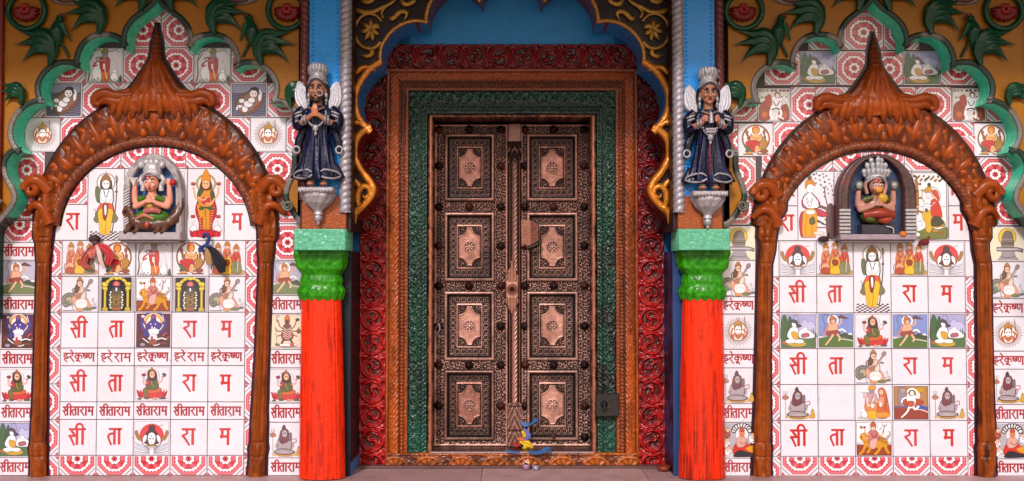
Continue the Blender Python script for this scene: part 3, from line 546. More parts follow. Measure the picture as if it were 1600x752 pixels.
def t_couple():
    a = Art(); a.E(26, 52, 22, 2, '#c0b4a8'); a.E(14, 46, 6, 5, '#eee'); a.ring(14, 46, 5, 5.6, '#777', 14); a.E(11, 40, 2.4, 3, '#eee')
    a.S([(17, 16), (24, 13), (31, 16), (33, 32), (16, 33)], '#b89094'); a.S([(15, 30), (34, 30), (33, 44), (18, 44)], '#cc7c40'); a.S([(18, 42), (32, 42), (30, 53), (21, 53)], '#d8a020'); a.C([(18, 20), (20, 34), (29, 20)], 1.6, '#ecd8c4'); a.C([(26, 18), (22, 36)], .8, '#7a3a2c'); a.E(25, 9, 4, 5, '#94808c'); a.S([(20, 8), (23, 1), (30, 2), (30, 7)], '#c8902c'); a.C([(10, 13), (22, 13)], 1, '#5a4a4a'); a.C([(18, 18), (13, 20), (14, 13)], 1.8, '#b89094')
    a.S([(35, 8), (41, 5), (46, 12), (49, 28), (51, 46), (44, 52), (33, 50), (34, 30), (36, 20)], '#bd5a2c'); a.S([(36, 20), (43, 20), (42, 32), (35, 32)], '#d88c70'); a.S([(33, 44), (50, 44), (50, 50), (34, 51)], '#d8882c'); a.E(39, 12, 3.2, 4.2, '#e4ac90'); a.C([(40, 24), (34, 27), (30, 24)], 2, '#dc9c84'); a.C([(47, 16), (45, 40)], .8, '#7c2c1c'); a.E(26, 33, 3, 3.6, '#e8d4cc'); a.E(38, 31, 2.4, 4, '#e8d4cc'); return a
def t_arms():
    a = Art(); a.R(2, 2, 54, 54, '#dcc4ac'); d = '#4c3434'
    for s in (-1, 1):
        for p in (((28, 24), (18, 22), (13, 10)), ((28, 26), (14, 28), (9, 22)), ((28, 28), (18, 34), (12, 36))): a.C([(28 + s * (x - 28), y) for x, y in p], 1.7, '#6a4438')
    a.S([(22, 20), (28, 17), (34, 20), (34, 32), (32, 38), (24, 38), (22, 32)], '#6a4438'); a.S([(20, 30), (36, 30), (36, 40), (22, 42)], '#8c3c2c')
    for i in range(5): a.C([(22, 22 + i * 3.4), (28, 26 + i * 3.4), (35, 22 + i * 3.4)], 1, '#d8c0b0', same=i > 0)
    a.C([(24, 40), (20, 46), (22, 50)], 3.4, d); a.C([(32, 40), (36, 46), (34, 50)], 3.4, d); a.E(28, 12, 4, 6, '#b04424'); a.S([(24, 9), (28, 2), (32, 9)], '#c86428'); a.E(28, 14, 2.4, 3.4, d); a.C([(12, 14), (12, 5), (16, 4)], 1.2, '#555'); a.E(44, 10, 3, 2, '#3c2c2c'); a.E(46, 28, 3, 3.6, '#7c4434'); a.C([(10, 22), (12, 50)], .8, '#777')
    a.E(30, 50, 14, 3, '#e8dcd8'); a.E(36, 49, 3, 3, '#c8442c'); a.C([(12, 50), (22, 52), (44, 51)], 1.2, '#5c3c3c'); a.E(13, 49, 3.4, 2, '#666'); a.frame(2, .6, '#3c3430'); return a
def t_linga():
    a = Art(); a.R(1.5, 1.5, 54.5, 54.5, '#d9cfb8'); a.E(29, 17, 14, 14, '#d8a41c', 26); a.E(29, 17, 12.6, 12.6, '#e0b83c', 26); g = '#70605c'
    a.S([(21, 34), (21, 18), (25, 9), (31, 7), (37, 12), (38, 34)], g); a.R(20, 20, 39, 22, '#8c7c78'); a.R(20, 26, 39, 28, '#544848', same=True); a.R(20, 31, 39, 33, '#8c7c78', same=True)
    a.P([(12, 33), (44, 33), (54, 36), (53, 42), (46, 40), (12, 40)], '#5c5258'); a.P([(13, 35), (44, 35), (53, 38), (46, 38), (13, 38)], '#b8acb4'); a.P([(20, 40), (40, 40), (42, 48), (48, 54), (12, 54), (18, 48)], '#948890'); a.C([(18, 48), (30, 50), (42, 48)], 1.2, '#5c5258'); return a
def t_snake():
    a = Art(); a.R(1.5, 1.5, 54.5, 54.5, '#a8a0a8'); a.R(1.5, 44, 54.5, 54.5, '#c8c0c4')
    for i in range(9):
        t = math.pi * (1.08 + .84 * i / 8); x, y = 32 + 13 * math.cos(t), 16 + 11 * math.sin(t); a.E(x, y, 4.4, 3.6, '#2c2a30', 10, rot=t); a.E(x, y, 3, 2.2, '#d8d4d8', 10, rot=t)
    a.E(32, 20, 10, 11, '#d8d0d4'); a.S([(18, 48), (22, 34), (34, 28), (44, 36), (54, 42), (54, 50), (34, 51)], '#c02c20'); a.S([(38, 40), (54, 36), (54, 46), (44, 46)], '#d08c1c'); a.S([(20, 50), (28, 44), (44, 48), (54, 50), (54, 53), (22, 54)], '#28242c')
    a.S([(24, 26), (34, 22), (40, 30), (34, 38), (25, 38)], '#c8988c'); a.E(32, 18, 4, 5, '#c8744c'); a.S([(28, 14), (32, 8), (36, 14)], '#b4442c'); a.C([(28, 30), (34, 34), (40, 30)], 1, '#7c2c28')
    for x, y in ((9, 14), (8, 30), (10, 42), (48, 22)): a.E(x, y + 4, 5, 7, '#a85040' if x < 20 and y < 20 else '#eee6ea'); a.E(x + 1, y - 2, 3, 3.6, '#d8a890'); a.C([(x - 3, y + 2), (x + 4, y + 6), (x - 2, y + 10)], .9, '#4c3038'); a.C([(x, y - 6), (x + 2, y - 4)], 1.6, '#7c3828')
    return a
def t_fight():
    a = Art(); a.R(2, 2, 54, 54, '#d8ccc8'); b = '#6c3224'
    for i in range(16): a.E(5 + (i * 17 % 48), 5 + (i * 11 % 22), 2.8, 2, b if i % 3 else '#9c8478', 7, same=i > 0)
    a.S([(4, 30), (14, 22), (22, 30), (20, 52), (4, 53)], '#8c3c28'); a.S([(38, 34), (50, 28), (53, 52), (36, 53)], '#8c3c28'); a.S([(22, 18), (32, 14), (40, 20), (38, 34), (24, 36)], '#efe6ea'); a.C([(24, 34), (22, 44), (26, 52)], 4, '#efe6ea'); a.C([(36, 32), (40, 42), (37, 50)], 4, '#efe6ea'); a.C([(24, 20), (16, 16), (14, 24)], 2.6, '#b8402c'); a.C([(38, 20), (46, 16), (50, 22)], 3, '#efe6ea')
    a.E(34, 12, 4.4, 5, '#7c3020'); a.E(34, 13, 3, 3.6, '#f0dcd4'); a.S([(14, 16), (22, 12), (24, 28), (16, 32)], '#a83c2c'); a.C([(26, 22), (32, 30), (38, 22)], 1.4, BLK); a.C([(24, 36), (32, 34), (38, 36)], 2, BLK); a.E(12, 44, 5, 5, '#b8602c'); a.E(46, 44, 4, 6, '#b05030'); a.C([(30, 50), (36, 46), (44, 52)], 2, '#efe6ea'); a.frame(2, .6, '#5c4c48'); return a
def t_saffron():
    a = Art(56, 112)
    for i in range(22): a.E(36 + (i * 7 % 20) - (10 if i < 8 else 0), 5 + i * 2.4 - (30 if i > 15 else 0), 2, 1.1, '#3c3438', 6, rot=i, same=i > 0)
    for i in range(9): a.E(4 + i * 5, 4 + (i * 3 % 5), 2.2, 1.1, '#3c3438', 6, rot=i, same=i > 0)
    a.S([(44, 60), (54, 56), (56, 104), (50, 110), (44, 100)], '#5c3c40'); a.C([(30, 56), (42, 60), (50, 66)], 5, '#6a484c'); a.C([(41, 26), (42, 40), (46, 58)], 1.8, '#5c4448'); a.R(28, 90, 46, 92, '#6a4c50')
    for i in range(12): a.E(28 + (i * 5 % 18), 78 + (i * 3 % 10), 2, 1.4, '#4c4448', 6, same=i > 0)
    a.S([(6, 66), (2, 80), (4, 104), (10, 104), (12, 70)], '#a8244c'); a.S([(10, 40), (18, 34), (26, 40), (34, 52), (30, 60), (10, 60), (6, 50)], BLK); a.S([(11, 41), (18, 35), (25, 41), (32, 52), (29, 59), (11, 59), (7, 50)], '#f2edf2'); a.C([(7, 46), (8, 54), (14, 60)], 2.4, '#b02c5c'); a.C([(28, 44), (32, 50), (30, 56)], 1.4, '#b02c5c'); a.S([(26, 62), (34, 62), (46, 70), (38, 74), (28, 70)], '#b02c4c')
    a.S([(10, 64), (26, 62), (29, 80), (26, 104), (8, 104), (7, 80)], '#d89414'); a.C([(14, 66), (12, 84), (12, 102)], .8, '#94640c'); a.C([(22, 66), (22, 84), (21, 102)], .8, '#94640c'); a.S([(18, 78), (24, 74), (26, 84), (19, 86)], '#5c5420'); a.C([(12, 42), (18, 58), (24, 42)], 1, '#5c3030'); a.C([(14, 42), (18, 52), (22, 42)], .8, '#555'); a.S([(13, 64), (25, 64), (24, 69), (14, 69)], '#efe4e0')
    a.E(19, 28, 5, 7, '#f0eaf0'); a.S([(12, 28), (12, 18), (18, 12), (24, 16), (27, 24), (22, 21), (16, 22)], '#c07820'); a.E(18.5, 11, 3, 4, '#6c4030'); a.E(11, 106, 5, 1.6, '#c88c6c'); a.E(22, 106, 5, 1.6, '#c88c6c'); a.E(32, 100, 8, 3, '#d8c8c0'); return a
def t_pair():
    a = Art(56, 112); a.R(3, 4, 53, 108, '#e2dade'); b = '#8a6434'
    a.C([(8, 70), (9, 40), (7, 14)], 5, '#94602c')
    for i in range(34): a.E(5 + (i * 11 % 46) * (1 if i < 22 else .25), 8 + (i * 5 % 9) + (0 if i < 22 else (i - 22) * 5), 2.6, 1.6, b if i % 2 else '#4c4028', 7, rot=i, same=i > 0)
    a.E(30, 40, 14.5, 15, '#c8b498', 26); a.E(30, 40, 13.4, 14, '#e6dcde', 26); a.R(3, 56, 53, 58, '#c0b4b4'); a.S([(3, 92), (20, 88), (40, 94), (53, 90), (53, 108), (3, 108)], '#6c6c30')
    a.S([(18, 56), (22, 46), (29, 46), (31, 60), (28, 70), (20, 70)], '#e8e0e4'); a.S([(17, 66), (29, 64), (32, 84), (28, 98), (22, 96), (18, 80)], '#c8a028'); a.S([(30, 48), (38, 46), (44, 58), (46, 74), (38, 78), (30, 70)], '#c03020'); a.S([(30, 78), (38, 72), (48, 80), (50, 88), (32, 90)], '#3c3c24'); a.C([(30, 90), (42, 90), (51, 84)], 1.6, '#c8901c')
    a.E(26, 38, 4.4, 5.6, '#d8ccd8'); a.E(35, 39, 4.4, 5.6, '#e8b498'); a.S([(20, 34), (24, 26), (28, 22), (31, 30), (33, 33)], '#b8862c'); a.E(27, 22, 2.4, 3, '#2c3030'); a.S([(31, 34), (36, 30), (41, 36), (42, 48), (39, 44)], '#b84030'); a.C([(18, 54), (26, 58), (36, 50)], 1.6, '#c8b8c4'); a.C([(22, 60), (23, 66)], 4, '#444'); a.C([(20, 52), (34, 54)], .8, BLK)
    a.S([(4, 82), (10, 76), (18, 80), (20, 90), (10, 96), (4, 92)], '#ece6ee'); a.E(10, 76, 4, 4, '#ece6ee'); a.C([(4, 84), (8, 90), (6, 98)], 1, '#555'); a.C([(9, 80), (16, 82), (14, 90)], .8, '#555'); a.E(8, 102, 4, 3, '#e8e2e4'); a.E(36, 96, 5, 1.6, '#b8843c'); a.E(44, 100, 4, 1.2, '#a05c2c'); a.frame(2, 1, '#4c4434'); return a
ARTS = {}
def art(k):
    if k not in ARTS:
        ARTS[k] = {'flower': t_flower, 'flute': t_flute, 'baby': t_baby, 'sun': t_sun, 'archer': t_archer, 'goddess': t_goddess, 'court': t_court, 'ring': t_ring, 'sitar': t_sitar, 'shrine': t_shrine, 'tiger': t_tiger, 'purple': t_purple, 'lotus': t_lotus, 'disc': t_disc, 'forest': t_forest, 'runner': t_runner, 'faded': lambda: t_runner(True), 'sadhu': t_sadhu, 'dancer': t_dancer, 'couple': t_couple, 'arms': t_arms, 'linga': t_linga, 'snake': t_snake, 'fight': t_fight, 'saffron': t_saffron, 'pair': t_pair, 'blank': t_blank,
                   'si': lambda: t_letter('si'), 'taa': lambda: t_letter('taa'), 'raa': lambda: t_letter('raa'), 'ma': lambda: t_letter('ma'), 'rend': lambda: t_letter('rend'), **{q: (lambda q=q: t_letter(q)) for q in ('raa_b', 'ma_b', 'raa_c', 'ma_c')}, 'stem': lambda: t_letter('stem'), 'sr': lambda: t_word('sr'), 'hk': lambda: t_word('hk'), 'hr': lambda: t_word('hr')}[k]()
    return ARTS[k]
LBL = {'flute': 'flute player with white cow under a tree', 'baby': 'white infant on a brown leaf', 'sun': 'crowned face in a ring of rays', 'archer': 'tall archer in yellow on a chequered floor', 'goddess': 'tall standing woman in red and gold on a red lotus', 'court': 'group of crowned figures in red and yellow', 'ring': 'seated figure in red inside a brown ring', 'sitar': 'lute player beside a peacock', 'shrine': 'dark idol under a yellow arch', 'tiger': 'woman riding a yellow tiger', 'purple': 'purple seated figure before a golden disc', 'lotus': 'woman in green seated on a red lotus', 'disc': 'white face before a red disc above waves', 'forest': 'white seated figure and bull in a forest', 'runner': 'striding figure lifting a mountain under blue sky', 'faded': 'faded striding figure lifting a mountain', 'sadhu': 'grey seated ascetic with trident and yellow pot', 'dancer': 'white dancing figure on brown ground', 'couple': 'flute player beside a woman in orange', 'arms': 'dark many armed figure on tan ground', 'linga': 'grey stone before a yellow disc', 'snake': 'reclining figure in red under a fan of snakes', 'fight': 'brown and white crowded scene', 'saffron': 'tall figure in a saffron skirt by a tree', 'pair': 'tall picture of a couple under a brown tree', 'blank': 'blank white tile with a thin line', 'si': 'large red letter with a loop on top', 'taa': 'large red letter ending in two stems', 'raa': 'large red letter with a slanted tail', 'ma': 'large red square letter', 'rend': 'red letter cut by the arch', 'stem': 'red stem of a letter cut by the arch', 'sr': 'narrow tile with four red syllables', 'hk': 'narrow tile with a red prayer word', 'hr': 'narrow tile with two red words'}
random.seed(4)
TY = -0.008
def tile(parent, k, px0, py0, px1, py1, ref=488., off=(0, 0), cr=None, flip=False):
    "one glazed tile; px box at photo row ref; off shifts the print (tile cut at its edge)"
    A = art(k); x0, x1 = float(U(px0, ref)[0]), float(U(px1, ref)[0]); z1, z0 = float(U(px0, py0)[1]), float(U(px0, py1)[1])
    g = .0022; a = random.uniform(-.008, .008); b = random.uniform(-.008, .008); cx, cz = (x0 + x1) / 2, (z0 + z1) / 2
    off = (off[0], off[1]); W = A.w - off[0] if off[0] >= 0 else A.w + off[0]; Hh = A.h - off[1]
    if cr is None: cr = (W, Hh)
    sx = (x1 - x0) / cr[0]; sz = (z1 - z0) / cr[1]
    m = MB(); gx, gz = g / sx, g / sz
    jx, jy = random.uniform(-.5, .5), random.uniform(-.5, .5); fade = random.uniform(0, .06); base = tuple(np.array(CC(TILE)) * random.uniform(.93, 1.0) * np.array([1, random.uniform(.985, 1), 1])); fc = lambda c: tuple(np.array(CC(c)) * (1 - fade) + np.array(base) * fade)
    if k == 'flower': jx = jy = 0
    fy = lambda x, z, e=0.: TY + a * (x - cx) + b * (z - cz) - e
    X0, X1, Z0, Z1 = x0 + g, x1 - g, z0 + g, z1 - g; r = .0016
    m.poly([(X0 + r, fy(X0, Z0), Z0 + r), (X1 - r, fy(X1, Z0), Z0 + r), (X1 - r, fy(X1, Z1), Z1 - r), (X0 + r, fy(X0, Z1), Z1 - r)], base)
    ring = [(X0, Z0), (X1, Z0), (X1, Z1), (X0, Z1)]; inn = [(X0 + r, Z0 + r), (X1 - r, Z0 + r), (X1 - r, Z1 - r), (X0 + r, Z1 - r)]
    for i in range(4):
        j = (i + 1) % 4; p, q, s, t = ring[i], ring[j], inn[j], inn[i]
        m.poly([(p[0], fy(*p, -r), p[1]), (q[0], fy(*q, -r), q[1]), (s[0], fy(*s), s[1]), (t[0], fy(*t), t[1])], base)
        m.poly([(p[0], .004, p[1]), (q[0], .004, q[1]), (q[0], fy(*q, -r), q[1]), (p[0], fy(*p, -r), p[1])], TILE)
    ox = off[0] if off[0] > 0 else 0
    bx = .45
    for kz, pts, c in A.L:
        pts = [(p[0] + jx, p[1] + jy) for p in pts]
        q = clip(pts, ox + gx + bx, off[1] + gz + bx, ox + cr[0] - gx - bx, off[1] + cr[1] - gz - bx)
        if len(q) < 3: continue
        V = [(x0 + (p[0] - ox) * sx, z1 - (p[1] - off[1]) * sz) for p in q]
        m.poly([(x, fy(x, z, 4e-5 * (kz + 1)), z) for x, z in V], fc(c))
    for i in range(random.choice((0, 0, 1, 2, 3))):      # chips and dark specks in the glaze
        cx_, cz_ = random.uniform(X0, X1), random.uniform(Z0, Z1); rr = random.uniform(.0012, .003)
        if random.random() < .35: cx_ = random.choice((X0, X1)) ; rr *= 1.8
        P_ = [(min(max(cx_ + rr * random.uniform(.5, 1.3) * math.cos(t), X0), X1), min(max(cz_ + rr * random.uniform(.5, 1.6) * math.sin(t), Z0), Z1)) for t in np.linspace(0, 5.5, 7)]
        m.poly([(x, fy(x, z, .004 + 1e-4 * i), z) for x, z in P_], random.choice(('#5a4a4c', '#8c7a74', '#4a3c40')))
    nm = 'flower_tile' if k == 'flower' else 'letter_tile' if k in ('si', 'taa', 'raa', 'ma', 'rend', 'stem', 'raa_b', 'raa_c', 'ma_b', 'ma_c', 'sr', 'hk', 'hr') else 'plain_tile' if k == 'blank' else 'picture_tile'
    o = m.build(nm, 'glazed_tile', parent)
    if k.split('_')[0] in LBL: o['label'] = LBL[k.split('_')[0]]
    return o
# ------------------------------------------------------------------ ground
m = MB()
Z0 = float(U(245, 743, 0)[1])
m.box(-6, 6, -2.4, .9, Z0 - .2, Z0 - .006, '#5a4644', b=0)
xs_ = np.cumsum([0] + [random.uniform(.7, 1.1) for _ in range(14)]) - 6
for i in range(14):
    for ya, yb2 in ((-2.4, -1.3), (-1.296, -.33), (-.326, .9)): m.box(xs_[i] + .002, xs_[i + 1] - .002, ya, yb2, Z0 - .02, Z0 - random.uniform(0, .0012), tuple(np.array(CC('#b08c8c')) * random.uniform(.8, 1.05)), b=0)
o = m.build('floor', 'marble'); tag(o, 'pinkish stone platform floor in front of the temple wall', 'floor', kind='structure')
m = MB(); m.box(-30, 30, -60, -2.41, Z0 - .5, Z0 - .35, '#cdb9a4')
o = m.build('ground', 'marble'); tag(o, 'pale ground in front of the platform', 'ground', kind='structure')

# ------------------------------------------------------------------ porch roof over the wall (above the frame; shades its upper part)
m = MB(); zr = 3.35
m.box(-6, 6, -1.35, 1.2, zr, zr + .2, '#6a6460'); m.box(-6, 6, -1.41, -1.351, zr - .12, zr + .25, '#b0a8a0')
o = m.build('porch_roof', 'plaster'); tag(o, 'stone porch roof slab above the painted wall', 'roof')

# ------------------------------------------------------------------ tiled walls
def wall_base(parent, xa, xb):
    m = MB(); m.box(xa, xb, .0, .12, Z0 - .02, 3.2, '#54484a'); m.build('backing', 'grout', parent)
LW = thing('tiled_wall', 'left tiled wall with purple pictures and red letters around the grey framed idol', 'tiled wall', (-2.2, .06, Z0))
RW = thing('tiled_wall', 'right tiled wall with a chequered-floor archer below the dark ringed idol', 'tiled wall', (2.2, .06, Z0))
wall_base(LW, -3.5, float(U(479, 400, 0)[0])); wall_base(RW, float(U(1121, 400, 0)[0]), 3.5)
def rows(W, cols, spec):
    for (y0, y1, ks) in spec:
        for c, k in zip(range(5), ks):
            if k: tile(W, k, cols[c], y0, cols[c + 1], y1, flip=(k == 'x'))
cl = [96.5, 154, 211.5, 269, 326.5, 383.5]
rows(LW, cl, [(376, 432, ['court', 'ring', 'flute', 'ring', 'court']), (432, 488, ['sitar', 'shrine', 'tiger', 'shrine', 'sitar']), (488, 544, ['si', 'taa', 'purple', 'raa', 'ma']),
  (544, 571.5, ['hk', 'hr', 'hk', 'hr', 'hk']), (571.5, 628, ['si', 'taa', 'lotus', 'raa', 'ma']), (628, 655.5, ['sr'] * 5), (655.5, 711.5, ['si', 'taa', 'disc', 'raa', 'ma'])])
for c in range(5): tile(LW, 'flower', cl[c], 711.5, cl[c + 1], 743, off=(0, 23), cr=(56, 31.5))
ey = [376, 432, 488, 544, 600, 656, 712, 743]
for i in range(7):
    h = ey[i + 1] - ey[i]; tile(LW, 'flower', 72, ey[i], 96.5, ey[i + 1], off=(31.5, 0), cr=(24.5, h)); tile(LW, 'flower', 383.5, ey[i], 410, ey[i + 1], cr=(26.5, h))
for x0, x1 in ((132, 189), (189, 240), (240, 253), (253, 290), (290, 349)): tile(LW, 'flower', x0, 208, x1, 264, ref=300, cr=(min(56, x1 - x0), 56))
tile(LW, 'flower', 81, 264, 138, 320, ref=320); tile(LW, 'archer', 138, 264, 195, 376, ref=320); tile(LW, 'goddess', 293, 264, 351, 376, ref=320); tile(LW, 'flower', 351, 264, 408, 320, ref=320)
tile(LW, 'raa_b', 81, 320, 138, 376, ref=320); tile(LW, 'ma_b', 351, 320, 408, 376, ref=320); tile(LW, 'plain' if 0 else 'blank', 195, 264, 293, 376, ref=320)
for x0, ks in ((1.5, ['flower', 'sr', 'faded', 'sr', 'purple', 'sr', 'lotus', 'sr', 'forest', 'sr']), (421, ['flower', 'sr', 'faded', 'sr', 'arms', 'sr', 'lotus', 'sr', 'sadhu', 'sr'])):
    ys = [345, 379, 407, 462, 490, 546, 574.5, 630, 659, 714.5, 743] if x0 < 99 else [322, 350, 407, 462, 490, 546, 575, 630, 660, 715.5, 743]
    for i, k in enumerate(ks):
        if x0 > 99 and i == 1: k = 'flower'
        if k == 'flower': tile(LW, k, x0, ys[i], x0 + 56, ys[i + 1], cr=(56, ys[i + 1] - ys[i]), off=(0, 56 - (ys[i + 1] - ys[i])))
        else: tile(LW, k, x0, ys[i], x0 + 56, ys[i + 1])
def F_(W, x0, y0, x1, y1): tile(W, 'flower', x0, y0, x1, y1, ref=150, cr=(min(56, x1 - x0), min(56, y1 - y0)) if (x1 - x0 < 50 or y1 - y0 < 50) else None)
for x0, y0, x1, y1, k in ((40, 184, 96, 238, 'sun'), (392, 184, 448, 238, 'sun'), (72, 130, 129.5, 184, 'baby'), (361, 130, 418, 184, 'baby'), (134, 75, 193, 130, 'flute'), (303, 75, 361, 130, 'flute')): tile(LW, k, x0, y0, x1, y1, ref=150)
for q in ((96, 184, 152, 238), (336, 184, 392, 238), (129.5, 130, 186, 184), (186, 130, 242, 184), (248, 130, 304, 184), (304, 130, 361, 184), (193, 75, 248, 130), (248, 75, 303, 130), (78, 75, 134, 130), (361, 75, 417, 130), (16, 130, 72, 184), (418, 130, 474, 184), (-16, 184, 40, 238), (448, 184, 477, 238), (195, 20, 251, 75), (251, 20, 307, 75), (195, -34, 251, 20), (251, -34, 307, 20), (17, 238, 73, 294), (17, 294, 57.5, 344), (407, 238, 463, 292), (421, 292, 477, 321)): F_(LW, *q)

cr_ = [1217.5, 1276, 1333.7, 1392, 1449.8, 1508]
rows(RW, cr_, [(376.5, 432, ['disc', 'court', None, 'court', 'disc']), (432, 489, ['si', 'taa', None, 'raa', 'ma']), (489, 545, ['forest', 'runner', 'lotus', 'runner', 'forest']), (545, 601, ['si', 'taa', 'sitar', 'raa', 'ma']),
  (601, 657, ['sadhu', 'blank', 'couple', 'dancer', 'sadhu']), (657, 713, ['si', 'taa', 'tiger', 'raa', 'ma'])])
tile(RW, 'archer', 1333.7, 376.5, 1392, 489)
for c in range(5): tile(RW, 'flower', cr_[c], 713, cr_[c + 1], 743.5, off=(0, 25.5), cr=(56, 30.5))
ey = [433, 489, 545, 601, 657, 713, 743.5]
for i in range(6):
    h = ey[i + 1] - ey[i]; tile(RW, 'flower', 1196, ey[i], 1217.5, ey[i + 1], off=(34, 0), cr=(22, h)); tile(RW, 'flower', 1508, ey[i], 1536, ey[i + 1], cr=(28, h))
tile(RW, 'blank', 1196, 376.5, 1217.5, 433); tile(RW, 'blank', 1508, 376.5, 1536, 433)
for x0, x1 in ((1190, 1246), (1246, 1301), (1301, 1357), (1357, 1413), (1413, 1469), (1469, 1525)): tile(RW, 'flower', x0, 212, x1, 268, ref=300)
tile(RW, 'rend', 1189, 268, 1246, 322, ref=320); tile(RW, 'saffron', 1246, 268, 1303, 376.5, ref=320); tile(RW, 'pair', 1424, 268, 1481, 376.5, ref=320); tile(RW, 'stem', 1481, 268, 1538, 322, ref=320)
tile(RW, 'raa_c', 1189, 322, 1246, 376.5, ref=320); tile(RW, 'ma_c', 1481, 322, 1538, 376.5, ref=320); tile(RW, 'blank', 1303, 268, 1424, 376.5, ref=320)
for x0, ys in ((1125, [353, 407, 464, 491, 546, 575, 631, 660, 716, 743.5]), (1546, [354, 409, 467, 495, 549, 577, 632, 660.5, 717, 743.5])):
    for i, k in enumerate(['linga', 'sitar', 'hk', 'sun', 'hk', 'sadhu', 'sr', 'snake', 'sr']): tile(RW, k, x0, ys[i], x0 + 56, ys[i + 1])
for x0, y0, x1, y1, k in ((1152, 193, 1207, 245, 'ring'), (1520, 193, 1574, 245, 'ring'), (1183, 138, 1235, 191, 'fight'), (1486, 138, 1540, 191, 'fight'), (1250, 80, 1307, 134, 'forest'), (1411, 80, 1469, 134, 'forest')): tile(RW, k, x0, y0, x1, y1, ref=150)
for q in ((1207, 191, 1263, 245), (1464, 191, 1520, 245), (1235, 136, 1273, 191), (1273, 136, 1329, 191), (1329, 136, 1385, 191), (1385, 136, 1430, 191), (1430, 136, 1486, 191), (1307, 80, 1362, 134), (1362, 80, 1411, 134), (1194, 80, 1250, 134), (1469, 80, 1525, 134), (1127, 138, 1183, 191), (1540, 138, 1596, 191), (1125, 193, 1152, 245), (1574, 191, 1620, 245),
  (1319, 24, 1381, 79), (1381, 24, 1437, 79), (1263, 24, 1319, 79), (1319, -30, 1381, 24), (1125, 246, 1180, 300), (1524, 246, 1580, 300), (1125, 300, 1180, 352), (1546, 300, 1602, 353), (1290, 56, 1319, 79)): 
    if q[0] != 1290: F_(RW, *q)

